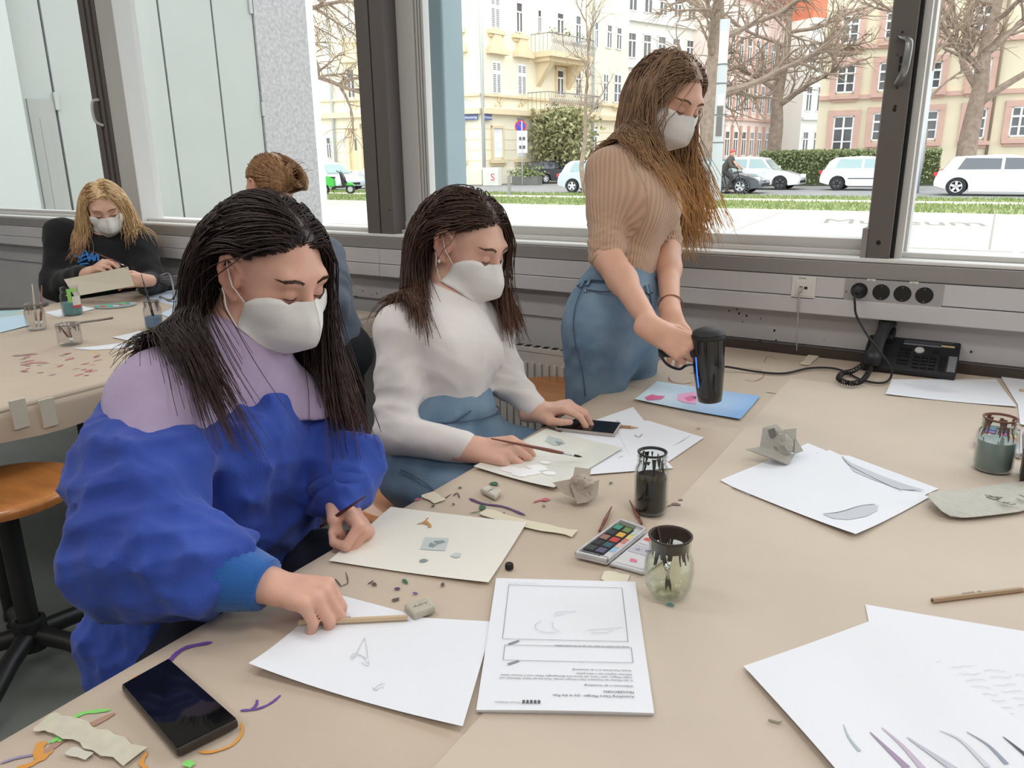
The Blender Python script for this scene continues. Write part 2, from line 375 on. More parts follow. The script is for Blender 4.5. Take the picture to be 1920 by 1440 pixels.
# network socket
MBn = PY(1507, 539, TF)
ns = thing('network_socket', 'square white network socket plate on the trunking', 'socket', MBn)
MB().box(MBn+V(-0.037, -0.006, -0.036), MBn+V(0.037, 0.001, 0.036)).build('plate', M_white, ns, bevel=0.002)
MB().box(MBn+V(-0.024, -0.008, -0.026), MBn+V(0.024, -0.005, 0.022)).build('insert', M_white, ns, bevel=0.002)
for dx in (-0.007, 0.008): MB().box(MBn+V(dx-0.005, -0.0088, -0.004), MBn+V(dx+0.005, -0.006, 0.004)).build('port', M_dark, ns)
text('lettering', 'FE 04-06', 0.006, M_aludk, MBn+V(-0.016, -0.0062, 0.028), (1, 0, 0), (0, 0, 1), ns)
cb = [MBn+V(-0.007, -0.008, -0.003), MBn+V(-0.007, -0.02, -0.01), PY(1497, 570, TF-0.014), PY(1496, 600, TF-0.008), PY(1494, 625, TF), PY(1494, 662, YW-0.03)]
net = thing('network_cable', 'thin pale grey network cable hanging from the white socket plate', 'cable', cb[0])
MB().tube(catmull(cb, 8), 0.0022, 7).build('wire', mat('pale_cable', S(185, 178, 180), 0.5), net, smooth=True)
MB().box(cb[0]+V(-0.005, -0.018, -0.008), cb[0]+V(0.005, 0.001, 0.005)).build('plug', mat('clear_plug', S(190, 185, 175), 0.3), net, bevel=0.001)
# four-way socket strip
q0 = PY(1583, 551, TF); q1 = PY(1768, 556, TF)
so = thing('socket_strip', 'grey strip of four round black power sockets on the trunking', 'socket strip', (q0+q1)/2)
zc_ = 0.972
MB().box((q0[0], TF-0.004, zc_-0.036), (q1[0], TF+0.001, zc_+0.031)).build('plate', mat('strip_grey', S(168, 165, 165), 0.5), so, bevel=0.001)
SOCK = []
for (px, py) in [(1611, 545), (1652, 548), (1692, 551), (1733, 554)]:
    p = PY(px, py, TF-0.004); SOCK.append(p)
    s_ = MB().lathe([(0.0, 0.003), (0.0225, 0.003), (0.0245, 0.0), (0.0245, -0.002)], 28, p, (0, -1, 0)).build('socket', M_black, so, smooth=40)
    MB().lathe([(0.0, 0.0033), (0.019, 0.0033), (0.0195, 0.0031)], 24, p, (0, -1, 0)).build('well', M_dark, s_)
    for dz in (-0.0185, 0.0185): MB().box(p+V(-0.001, -0.0042, dz-0.0012), p+V(0.001, -0.003, dz+0.0012)).build('earth_clip', M_chrome, s_)
for (px, py, t) in [(1634, 525, 'B 3'), (1714, 530, 'B 3')]:
    p = PY(px, py, TF-0.0045); tg = MB().box(p+V(-0.012, -0.001, -0.003), p+V(0.012, 0.001, 0.003)).build('tag', M_white, so)
    text('lettering', t, 0.0055, M_aludk, p+V(-0.005, -0.0012, -0.002), (1, 0, 0), (0, 0, 1), tg)
p = PY(1587, 547, TF-0.004); MB().tube([p, p+V(0, -0.0015, 0)], 0.0028, 10).build('screw', M_aludk, so)

# unseen ceiling fill lights, added to brighten the room
M_fill = mat('fill_diffuser', (1, 1, 1), 0.5, emit=(1.0, 0.98, 0.94), estr=2.0)
for i, (lx, ly) in enumerate([(-4.6, 0.6), (-4.6, -1.6), (-2.0, 0.6), (-2.0, -1.6), (0.6, 0.6), (0.6, -1.6), (2.6, -0.4)]):
    l = thing('ceiling_fill', 'long white ceiling fill light added out of view', 'fill light', (lx, ly, ZC), group='ceiling fill lights')
    MB().box((lx-0.75, ly-0.12, ZC-0.08), (lx+0.75, ly+0.12, ZC)).build('housing', M_white, l, bevel=0.005)
    MB().box((lx-0.73, ly-0.1, ZC-0.088), (lx+0.73, ly+0.1, ZC-0.0805)).build('diffuser', M_fill, l)
    ld = bpy.data.lights.new('fill_light', 'AREA'); ld.shape = 'RECTANGLE'; ld.size = 1.5; ld.size_y = 0.5; ld.energy = FILL_POWER; ld.color = (1.0, 0.975, 0.955)
    lo = bpy.data.objects.new('fill_light', ld); COL.objects.link(lo); lo.location = (lx, ly, ZC-0.10)
    lo.parent = l; lo.matrix_parent_inverse = Matrix.Translation((-lx, -ly, -ZC))
# ------------------------------------------------------------------ outside: ground
GZ = -0.10
M_pave = mat('pale_concrete', S(180, 176, 166), 0.8, var=0.06, vscale=0.6, bump=0.03, bscale=30)
M_road = mat('asphalt', S(140, 139, 138), 0.85, var=0.06, vscale=0.7)
M_path = mat('path_gravel', S(225, 220, 200), 0.9)
M_joint = mat('pavement_joint', S(140, 136, 128), 0.9)
M_grassb = mat('lawn_soil', S(128, 138, 92), 0.95, col2=S(150, 154, 112), vscale=1.2)
M_blade = mat('grass_blade', S(116, 136, 78), 0.8, col2=S(146, 154, 100), vscale=0.8)
st(MB().box((-70, YW+0.36, GZ-0.3), (45, 23.35, GZ)), 'pavement', M_pave, 'wide pale concrete forecourt outside the windows', 'pavement')
st(MB().box((-90, 23.35, GZ-0.3), (45, 31.6, GZ-0.012)), 'ground', M_grassb, 'earth of the grass verge beside the road', 'ground')
st(MB().box((-90, 27.85, GZ-0.3), (45, 29.0, GZ+0.004)), 'path', M_path, 'narrow pale path between two grass strips', 'path')
st(MB().box((-120, 31.6, GZ-0.3), (60, 140, GZ-0.03)), 'road', M_road, 'grey asphalt road with parked cars', 'road')
pav = bpy.data.objects['pavement']
for Yj, x0, x1 in [(14.25, -30, -3.0), (14.3, -2.85, 0.15), (14.33, 0.25, 12)]:
    MB().box((x0, Yj-0.035, GZ), (x1, Yj+0.035, GZ+0.004)).build('joint', M_joint, pav)
for (a, b) in [((1866, 400), (1855, 468)), ((1470, 396), (1340, 447)), ((1130, 420), (1020, 432))]:
    pa, pb = PZ(*a, GZ), PZ(*b, GZ); MB().tube([pa, pb], 0.02, 4, flat=0.2).build('joint', M_joint, pav)
# the ground lettering in front of the building
ta, tb = PZ(1537, 418, GZ), PZ(1842, 424, GZ)
M_gl = mat('ground_lettering', S(128, 125, 118), 0.9)
text('lettering', 'Museum', 1.9, M_gl, ta+V(0, 0, 0.003), tb-ta, np.cross(V(0, 0, 1), tb-ta), pav, 0.001, width=np.linalg.norm(tb-ta))
def grass(name, ya, yb, n, seed, label):
    r = np.random.default_rng(seed); x = r.uniform(-60, 14, n); y = r.uniform(ya, yb, n); h = r.uniform(0.05, 0.13, n); a = r.uniform(0, 6.28, n); w = r.uniform(0.012, 0.03, n)
    lean = r.normal(0, 0.03, (n, 2)); dx, dy = np.cos(a)*w, np.sin(a)*w; z = np.full(n, GZ-0.015)
    v = np.stack([np.stack([x-dx, y-dy, z], 1), np.stack([x+dx, y+dy, z], 1), np.stack([x+lean[:, 0], y+lean[:, 1], z+h], 1)], 1).reshape(-1, 3)
    link(name, v, np.arange(3*n).reshape(-1, 3), M_blade, kind='stuff', label=label, category='grass')
grass('grass', 23.4, 27.8, 26000, 1, 'short green grass of the strip beside the forecourt')
grass('grass', 29.05, 31.55, 16000, 2, 'short dry grass of the strip beside the road')

# ------------------------------------------------------------------ outside: wing wall, pillar, column
XWING = -10.6
M_panel = mat('grey_panel', S(152, 155, 150), 0.7, var=0.06, vscale=0.5)
M_panel2 = mat('grey_panel_door', S(142, 142, 138), 0.7, var=0.08, vscale=0.8)
M_conc = mat('rough_render', S(154, 152, 152), 0.95, var=0.2, vscale=16, bump=1.0, bscale=14)
M_concw = mat('white_render', S(222, 220, 214), 0.9)
def yw(u): return PX(u, 200, XWING)[1]
ys = [yw(u) for u in (0, 105, 212, 320, 417, 490, 590)]
pw_ = ys[3]-ys[1]; step = (ys[5]-ys[3])/2
wing = thing('wing_wall', 'tall grey panelled side wall standing outside the far window', 'wall', (XWING, (ys[0]+ys[5])/2, GZ))
yp = [ys[1]-2*step, yw(35), ys[1], ys[2], ys[3], ys[4], ys[5]]
for i in range(len(yp)-1):
    MB().box((XWING-0.3, yp[i]+0.016, GZ), (XWING, yp[i+1]-0.016, 8.0)).build('panel', M_panel, wing, bevel=0.004)
MB().box((XWING-0.32, yp[0], GZ), (XWING-0.06, yp[-1], 8.0)).build('joint', M_dark, wing)
d0, d1 = PX(40, 185, XWING), PX(100, 188, XWING)
zt = d1[2]
MB().box((XWING-0.02, yp[1]+0.10, GZ), (XWING+0.02, ys[1]-0.03, zt)).build('door', M_panel2, wing, bevel=0.004)
MB().box((XWING+0.012, yp[1]+0.22, GZ), (XWING+0.026, ys[1]-0.13, zt-0.22)).build('door_leaf', M_panel2, wing, bevel=0.004)
for (u, vv) in [(104, 190), (492, 205), (468, 12)]:
    p = PX(u, vv, XWING); MB().box(p+V(0, -0.03, -0.11), p+V(0.04, 0.03, 0.11)).build('hinge', M_panel, wing, bevel=0.01)
pil = thing('concrete_pillar', 'rough grey rendered pillar with its lit edge painted white outside', 'pillar', (XWING, (ys[5]+ys[6])/2, GZ))
MB().box((XWING-0.5, ys[5]+0.01, GZ), (XWING+0.03, ys[6]-0.06, 8.0)).build('shaft', M_conc, pil)
pb_ = yw(598)
MB().box((XWING-0.5, ys[6]-0.06, GZ), (XWING+0.03, pb_, 8.0)).build('edge_strip', M_concw, pil)  # lit side of the pillar, its brightness painted as a white strip
# bright rendered return wall at the very end
b0 = PX(0, 200, XWING+1.6)
MB().box((XWING+0.01, yw(-160), GZ), (XWING+0.14, yw(33), 8.0)).build('render_wall', mat('pale_render', S(172, 176, 172), .9), **tagp('pale rendered wall block beside the grey panels', 'wall', kind='structure'))
# steel column just outside the central window
ca, cb_, cc_ = PY(748, 430, 3.25), PY(793, 430, 3.25), PY(832, 430, 3.25)
colu = thing('steel_column', 'blue grey painted column standing just outside the window', 'column', (ca[0], 3.3, GZ))
M_col = mat('column_paint', S(132, 150, 156), 0.55, var=0.06, vscale=3)
cl = MB().prism([(ca[0], 3.25), (cb_[0]+0.02, 3.22), (cc_[0], 3.30), (cc_[0]-0.02, 3.50), (ca[0]-0.02, 3.50)], GZ, 6.0)
cl.build('shaft', M_col, colu, bevel=0.01)
MB().box((ca[0]-0.1, 3.12, 0.98), (cc_[0]+0.1, 3.6, 1.015)).build('base_plate', mat('column_base', S(150, 135, 120), 0.7), colu)

# ------------------------------------------------------------------ outside: houses
M_pane = mat('dark_pane', S(92, 92, 94), 0.08, var=0.25, vscale=0.6, spec=0.6)
M_wfr = mat('window_white', S(240, 240, 238), 0.5)
M_cream = mat('cream_render', S(238, 230, 208), 0.9, var=0.03, vscale=0.3)
M_cream2 = mat('cream_moulding', S(226, 208, 176), 0.9, var=0.05, vscale=2)
M_shut = mat('white_shutter', S(236, 238, 240), 0.6)
M_gap = mat('shutter_gap', S(150, 148, 146), 0.8)
M_beige = mat('beige_render', S(228, 216, 190), 0.9, var=0.04, vscale=0.4)
M_pink = mat('pink_sandstone', S(208, 172, 158), 0.9, var=0.06, vscale=1.5)
M_pinkw = mat('pale_pink_render', S(238, 222, 214), 0.9, var=0.05, vscale=0.8)
M_roof = mat('red_roof', S(196, 120, 92), 0.9, var=0.12, vscale=2)
M_iron = mat('iron_rail', S(150, 145, 145), 0.6)
M_pipe = mat('zinc_pipe', S(190, 195, 195), 0.5)
class Facade:
    def __init__(s, A, B, z0=GZ):
        s.A = np.array((A[0], A[1], 0.0)); d = np.array((B[0], B[1], 0.0))-s.A; s.L = np.linalg.norm(d); s.u = d/s.L
        s.n = np.cross(s.u, V(0, 0, 1))
        if np.dot(s.n, CAMPOS*V(1, 1, 0)-s.A) < 0: s.n = -s.n
        s.z0 = z0
    def px(s, x, y):
        d = ray(x, y); t = np.dot(s.A-CAMPOS, s.n)/np.dot(d, s.n); P = CAMPOS+d*t
        return np.dot(P-s.A, s.u), P[2]
    def P(s, u, z, d=0.0): return s.A+s.u*u+V(0, 0, z)+s.n*d
    def box(s, mb, u0, u1, z0, z1, d0, d1, mi=0):
        c = s.P((u0+u1)/2, (z0+z1)/2, (d0+d1)/2)
        return mb.obox(c, (s.u, s.n, V(0, 0, 1)), (abs(u1-u0)/2, abs(d1-d0)/2, abs(z1-z0)/2), mi)
    def rect(s, x0, x1, y0, y1):
        ua, za = s.px(x0, y0); ub, zb = s.px(x1, y1); return min(ua, ub), max(ua, ub), min(za, zb), max(za, zb)
def win(F, par, r, style='cross', surround=None, sill=None, head=None, sm=None, dark=None):
    u0, u1, z0, z1 = r; w = u1-u0; h = z1-z0; fr = min(0.09, w*0.1)
    if surround:
        m = MB(); t = surround
        F.box(m, u0-t, u0, z0-t*0.4, z1+t, 0, 0.14); F.box(m, u1, u1+t, z0-t*0.4, z1+t, 0, 0.14)
        F.box(m, u0-t, u1+t, z1, z1+t, 0, 0.15); m.build('window_surround', sm or M_cream2, par)
    if sill:
        m = MB(); F.box(m, u0-sill, u1+sill, z0-0.34, z0-0.12, 0, 0.28); F.box(m, u0-sill*.6, u1+sill*.6, z0-0.5, z0-0.34, 0, 0.14); m.build('window_sill', sm or M_cream2, par)
    if head:
        m = MB(); F.box(m, u0-head, u1+head, z1+0.35, z1+0.62, 0, 0.42); F.box(m, u0-head*.8, u1+head*.8, z1+0.62, z1+0.74, 0, 0.3)
        k = [(u0-head*.55, 0), (u1+head*.55, 0), ((u0+u1)/2+0.3, 0.75), ((u0+u1)/2, 1.15), ((u0+u1)/2-0.3, 0.75)]
        m.prism([(a, b+z1+0.74) for a, b in k], 0, 0.22, o=F.A, ax=(F.u, V(0, 0, 1), F.n)); m.build('pediment', sm or M_cream2, par)
    m = MB()
    F.box(m, u0, u0+fr, z0, z1, 0.0, 0.08); F.box(m, u1-fr, u1, z0, z1, 0.0, 0.08)
    F.box(m, u0, u1, z0, z0+fr, 0.0, 0.08); F.box(m, u0, u1, z1-fr, z1, 0.0, 0.08)
    zs = z0+h*0.68
    if style in ('cross', 'grid', 'tee'):
        F.box(m, (u0+u1)/2-fr*.6, (u0+u1)/2+fr*.6, z0, z1 if style == 'grid' else zs, 0.0, 0.09)
        F.box(m, u0, u1, zs-fr*.6, zs+fr*.6, 0.0, 0.10)
        if style == 'grid':
            for q in (0.34,): F.box(m, u0, u1, z0+h*q-fr*.35, z0+h*q+fr*.35, 0.0, 0.07)
    if style == 'shutter':
        o = MB(); F.box(o, u0, u1, z0, z1, 0.01, 0.05); wn = o.build('shutter', M_shut, par)
        for a, b in ((u0+w*.06, u0+w*.47), (u0+w*.53, u0+w*.94)):
            for k in range(16):
                if k in (10, 11): continue
                zz = z0+h*(0.04+k*0.057); q = MB(); F.box(q, a+0.05, b-0.05, zz, zz+h*0.03, 0.05, 0.075); q.build('louvre', M_gap, wn)
        return
    if style == 'blind':
        o = MB(); F.box(o, u0, u1, z0, z1, 0.01, 0.05); wn = o.build('roller_blind', M_shut, par); return
    wn = m.build('window', M_wfr, par)
    xs = [(u0+fr, (u0+u1)/2-fr*.5), ((u0+u1)/2+fr*.5, u1-fr)]
    zz = [(z0+fr, zs-fr*.5), (zs+fr*.5, z1-fr)]
    if style == 'tee': cells = [(xs[0], zz[0]), (xs[1], zz[0]), ((u0+fr, u1-fr), zz[1])]
    elif style == 'grid':
        zz = [(z0+fr, z0+h*.34-fr*.3), (z0+h*.34+fr*.3, zs-fr*.5), (zs+fr*.5, z1-fr)]; cells = [(a, b) for a in xs for b in zz]
    else: cells = [(a, b) for a in xs for b in zz]
    for a, b in cells:
        q = MB(); F.box(q, a[0], a[1], b[0], b[1], 0.005, 0.03); q.build('pane', M_pane, wn)
def band(F, par, u0, u1, z0, z1, d, name, m):
    b = MB(); F.box(b, u0, u1, z0, z1, 0, d); return b.build(name, m, par)
# --- corner house
PC = PD(903, 260, 47); PLf = PD(540, 260, 51); PR_ = PC+(PD(1107, 260, 56)-PC)*1.42
ch = thing('corner_house', 'cream corner apartment house with balconies and white shutters', 'house', (PC[0], PC[1], GZ))
FL = Facade(PLf, PC); FR = Facade(PC, PR_)
HT = 17.5
w = MB(); inn = -12.0
w.prism([(PLf[0], PLf[1]), (PC[0], PC[1]), (PR_[0], PR_[1]), (PR_[0]-FR.n[0]*12, PR_[1]-FR.n[1]*12), (PLf[0]-FL.n[0]*12, PLf[1]-FL.n[1]*12)], GZ, HT)
w.build('wall', M_cream, ch)
for F in (FL, FR):
    z1 = F.px(903, 208)[1]; z2 = F.px(903, 177)[1]
    band(F, ch, 0, F.L, z1-0.16, z1+0.16, 0.35, 'cornice', M_cream2); band(F, ch, 0, F.L, z2-0.08, z2+0.06, 0.2, 'cornice', M_cream2)
    band(F, ch, 0, F.L, 16.6, 17.5, 0.9, 'eaves', M_cream2)
    zb = F.px(903, 318)[1]; band(F, ch, 0, F.L, GZ, zb, 0.12, 'plinth', M_cream)
    for k in range(5):      # rustication grooves of the ground floor
        zz = z1-1.0-k*0.62; band(F, ch, 0.1, F.L-0.05, zz-0.025, zz+0.025, 0.015, 'groove', M_cream2)
for r_, sty, kw in [((839, 862, -12, 50), 'tee', dict(sill=.35)), ((843, 866, 112, 173), 'tee', dict(head=.45, surround=.14)), ((848, 868, 238, 296), 'blind', dict(sill=.3, surround=.2)),
                    ((650, 668, 130, 184), 'tee', dict(head=.4, surround=.12)), ((643, 661, 15, 70), 'blind', dict(sill=.3)), ((612, 622, 140, 186), 'blind', {}),
                    ((592, 605, 258, 296), 'tee', {}), ((612, 623, 258, 296), 'tee', {}), ((575, 586, 125, 180), 'tee', {}), ((575, 586, 20, 78), 'tee', {})]:
    win(FL, ch, FL.rect(*r_), sty, **kw)
u0, u1, z0, z1 = FL.rect(655, 677, 242, 330)
m = MB(); FL.box(m, u0, u1, z0, z1, 0.0, 0.05); dr = m.build('door', mat('house_door', S(226, 208, 170), 0.7), ch)
m = MB(); FL.box(m, u0+(u1-u0)*.55, u0+(u1-u0)*.75, z0+1.6, z0+2.3, 0.05, 0.08); m.build('pane', M_pane, dr)
m = MB(); FL.box(m, u0-.25, u0, z0, z1+.3, 0, .2); FL.box(m, u1, u1+.25, z0, z1+.3, 0, .2); FL.box(m, u0-.25, u1+.25, z1, z1+.3, 0, .25); m.build('door_surround', M_cream2, ch)
for r_, sty, kw in [((918, 937, -12, 55), 'shutter', dict(sill=.3)), ((921, 939, 113, 176), 'shutter', dict(head=.45)), ((923, 941, 240, 295), 'blind', dict(sill=.35, surround=.15)),
                    ((966, 979, 3, 63), 'tee', dict(sill=.4)), ((969, 986, 119, 178), 'shutter', dict(head=.4)), ((970, 984, 238, 294), 'blind', dict(sill=.35)),
                    ((1007, 1014, 18, 62), 'tee', {}), ((1043, 1056, 22, 66), 'tee', {}), ((1043, 1056, 130, 180), 'tee', dict(surround=.15)), ((1078, 1088, 28, 85), 'tee', {}), ((1078, 1088, 132, 182), 'tee', {}),
                    ((1078, 1087, 262, 288), 'tee', {}), ((1108, 1118, 243, 282), 'tee', {}), ((1113, 1120, 40, 90), 'tee', {}), ((1137, 1146, 45, 92), 'tee', {}),
                    ((1130, 1139, 138, 192), 'grid', {}), ((1150, 1163, 138, 194), 'grid', dict(sill=.1)), ((1155, 1164, 50, 95), 'tee', {})]:
    win(FR, ch, FR.rect(*r_), sty, **kw)
for q, (F, px, py) in enumerate([(FL, 852, 186), (FR, 934, 188), (FR, 978, 190), (FL, 664, 196)]):
    u, z = F.px(px, py); m = MB()
    rgk = random.Random(q)
    for k in range(9): m.ball(F.P(u+rgk.uniform(-.35, .35), z+rgk.uniform(-.28, .28), 0.03), (0.12, 0.1, 0.12), 6, 4)
    m.build('relief_ornament', M_cream2, ch, smooth=True)
u, z = FR.px(1020, 300); ub, zb2 = FR.px(1036, 236)
m = MB(); FR.box(m, u-0.9, ub+2.6, GZ, zb2, 0.0, 0.04); m.build('porch_shade_panel', mat('porch_shade', S(196, 178, 146), 0.9), ch)  # flat panel in a darker tone for the shade inside the porch
for (xa, xb, ys_, yr, dd) in [(996, 1076, 102, 63, 1.6), (990, 1088, 210, 178, 1.7)]:
    ua, zs = FR.px(xa, ys_); ub, _ = FR.px(xb, ys_); zr = FR.px((xa+xb)/2, yr)[1]
    m = MB(); FR.box(m, ua, ub, zs-0.2, zs+0.12, 0, dd); FR.box(m, ua+.2, ub-.2, zs-0.45, zs-0.2, 0, dd*.8)
    for k in (0.15, 0.85):
        uu = ua+(ub-ua)*k; m.prism([(0, zs-0.45), (dd*.75, zs-0.45), (dd*.5, zs-0.9), (dd*.2, zs-1.5), (0, zs-1.9)], -0.25, 0.25, o=FR.A+FR.u*uu, ax=(FR.n, V(0, 0, 1), FR.u))
    bal = m.build('balcony', M_cream2, ch)
    m = MB(); n_ = 26
    for k in range(n_+1):
        uu = ua+(ub-ua)*k/n_; bul = 0.18*math.sin(0)
        pts = [FR.P(uu, zs+0.12, dd-.1), FR.P(uu, zs+0.5, dd+.12), FR.P(uu, zs+0.85, dd-.02), FR.P(uu, zs+1.15, dd-.05)]
        m.tube(catmull(pts, 3), 0.022, 4)
        if k < n_: 
            cu_ = [FR.P(uu+0.05+0.13*math.cos(a)*(1-.1*a), zs+0.62+0.16*math.sin(a)*(1-.1*a), dd+.04) for a in np.linspace(0, 6.5, 9)]; m.tube(cu_, 0.016, 3)
    for k in range(5):
        for uu in (ua, ub): m.tube([FR.P(uu, zs+.12, dd*k/5), FR.P(uu, zs+1.15, dd*k/5)], 0.02, 4)
    for uu in (ua, ub): m.tube([FR.P(uu, zs+1.15, 0), FR.P(uu, zs+1.15, dd-.05)], 0.03, 5)
    m.tube([FR.P(ua, zs+1.15, dd-.05), FR.P(ub, zs+1.15, dd-.05)], 0.035, 5)
    m.build('railing', M_iron, bal, kind='stuff')
    pl = MB(); rgk = random.Random(int(xa))
    for k in range(110):
        c = FR.P(ua+rgk.choice([.1, .38, .7, .9])*(ub-ua)+rgk.gauss(0, .25), zs+1.1+abs(rgk.gauss(0, .18)) if ys_ < 150 else zs+0.3+abs(rgk.gauss(0, .12)), dd-.1+rgk.gauss(0, .08)); a = unit(V(rgk.gauss(0, 1), rgk.gauss(0, 1), rgk.gauss(0, 1))); b = unit(np.cross(a, V(.3, .5, .9)))
        pl.add([c-a*.08, c+b*.05, c+a*.08, c-b*.05], [(0, 1, 2, 3)])
    pl.build('planting', mat('balcony_green', S(120, 135, 95), 0.8, var=.3, vscale=3), bal, kind='stuff')
for (F, px, ya, yb_) in [(FR, 905, 330, -40), (FL, 634, 330, -40), (FR, 1107, 330, -40)]:
    u, za = F.px(px, ya); MB().tube([F.P(u, GZ, .15), F.P(u, HT-1, .15)], 0.09, 8).build('downpipe', M_pipe, ch, smooth=True)
MB().prism([(PLf[0]+.5, PLf[1]+.5), (PC[0], PC[1]), (PR_[0], PR_[1]), (PR_[0]-FR.n[0]*9, PR_[1]-FR.n[1]*9), (PLf[0]-FL.n[0]*9, PLf[1]-FL.n[1]*9)], HT, HT+2.6).build('roof', M_roof, ch)
for (F, px, py, w_, h_, tx_) in [(FL, 880, 220, 1.25, 0.33, 'Brauhausweg'), (FR, 910, 220, 0.75, 0.33, 'Ostend')]:
    u, z = F.px(px, py); m = MB(); F.box(m, u-w_/2, u+w_/2, z-h_/2, z+h_/2, .18, .22); sg = m.build('street_sign', mat('sign_blue', S(92, 104, 150), 0.5), ch)
    text('lettering', tx_, 0.2, M_wfr, F.P(u-w_*.44, z-.07, .225), F.u, (0, 0, 1), sg, .002, width=w_*.88)
# --- school
SA = PD(1530, 250, 47); SB = SA+(PD(1862, 250, 43.5)-SA)*1.35
FS = Facade(SA, SB)
sch = thing('school_house', 'beige school building with pink sandstone window surrounds', 'house', (SA[0], SA[1], GZ))
MB().prism([(SA[0], SA[1]), (SB[0], SB[1]), (SB[0]-FS.n[0]*14, SB[1]-FS.n[1]*14), (SA[0]-FS.n[0]*14, SA[1]-FS.n[1]*14)], GZ, 13.2).build('wall', M_beige, sch)
MB().prism([(SA[0]+.1, SA[1]), (SB[0], SB[1]), (SB[0]-FS.n[0]*14, SB[1]-FS.n[1]*14), (SA[0]-FS.n[0]*14, SA[1]-FS.n[1]*14)], 13.2, 15.5).build('roof', M_roof, sch)
for (xa, ya) in ((1530, 184.5), (1546, 92)):
    z = FS.px(xa, ya)[1]; band(FS, sch, 0, FS.L, z-.14, z+.1, 0.18, 'string_course', M_pink)
band(FS, sch, 0, FS.L, 12.4, 13.2, .5, 'eaves', M_pink)
band(FS, sch, 0, FS.L, GZ, 0.55, .12, 'plinth', M_pink)
for r_ in [(1580, 1609, 30, 81), (1663, 1690, 24, 72), (1571, 1601, 122, 174), (1650, 1677, 118, 170), (1564, 1595, 218, 290), (1638, 1664, 212, 264), (1718, 1754, 208, 262), (1815, 1844, 204, 260), (1735, 1762, 116, 166), (1826, 1854, 110, 162), (1738, 1764, 18, 70), (1828, 1856, 12, 65), (1898, 1926, 200, 256)]:
    win(FS, sch, FS.rect(*r_), 'grid', surround=.32, sill=.3, sm=M_pink)
u, z = FS.px(1862, 200); MB().tube([FS.P(u, GZ, .12), FS.P(u, 12.5, .12)], 0.08, 8).build('downpipe', mat('brown_pipe', S(140, 125, 105), .6), sch, smooth=True)
# --- row houses between the two
def row_house(name, label, xa, da, xb, db, h, m, cols, px0, pxs, rows, pil_=None, roof=True):
    A, B = PD(xa, 250, da), PD(xb, 250, db); F = Facade(A, B)
    t = thing(name, label, 'house', (A[0], A[1], GZ))
    MB().prism([(A[0], A[1]), (B[0], B[1]), (B[0]-F.n[0]*3, B[1]-F.n[1]*3), (A[0]-F.n[0]*3, A[1]-F.n[1]*3)], GZ, h).build('wall', m, t)
    if roof: MB().prism([(A[0]+.2, A[1]+.2), (B[0]-.2, B[1]+.2), (B[0]-F.n[0]*3, B[1]-F.n[1]*3), (A[0]-F.n[0]*3, A[1]-F.n[1]*3)], h, h+2.4).build('roof', M_roof, t)
    for (z0, z1) in rows:
        band(F, t, 0, F.L, z0-.75, z0-.5, .3, 'cornice', pil_ or m)
        for k in range(cols):
            u = F.L*(k+.5)/cols; ww = min(1.1, F.L/cols*.55)
            win(F, t, (u-ww/2, u+ww/2, z0, z1), 'cross')
            if pil_: band(F, t, u+F.L/cols*.5-.14, u+F.L/cols*.5+.14, z0-.5, z1+.5, .22, 'pilaster', pil_)
    band(F, t, 0, F.L, h-.5, h, .6, 'eaves', pil_ or m)
    return t, F
row_house('terraced_house', 'white rendered town house beyond the bare trees', 1165, 66, 1345, 74, 16, M_concw, 7, 0, 0, [(1.6, 3.6), (5.6, 7.7), (9.4, 11.4), (13, 14.6)])
row_house('terraced_house', 'pale pink town house front with many sandstone pilasters', 1338, 70, 1470, 82, 15.5, M_pinkw, 9, 0, 0, [(1.4, 3.7), (5.4, 8.0), (9.6, 12)], M_pink)
row_house('terraced_house', 'pale pink lower house with arched ground floor windows', 1462, 80, 1512, 90, 14, M_pinkw, 6, 0, 0, [(1.4, 3.5), (5.4, 7.8), (9.4, 11.5)], M_pinkw)
row_house('terraced_house', 'narrow white house with a red roof beside the school', 1500, 74, 1560, 76, 13.5, M_concw, 3, 0, 0, [(1.4, 3.6), (5.4, 7.7), (9.2, 11.5)])
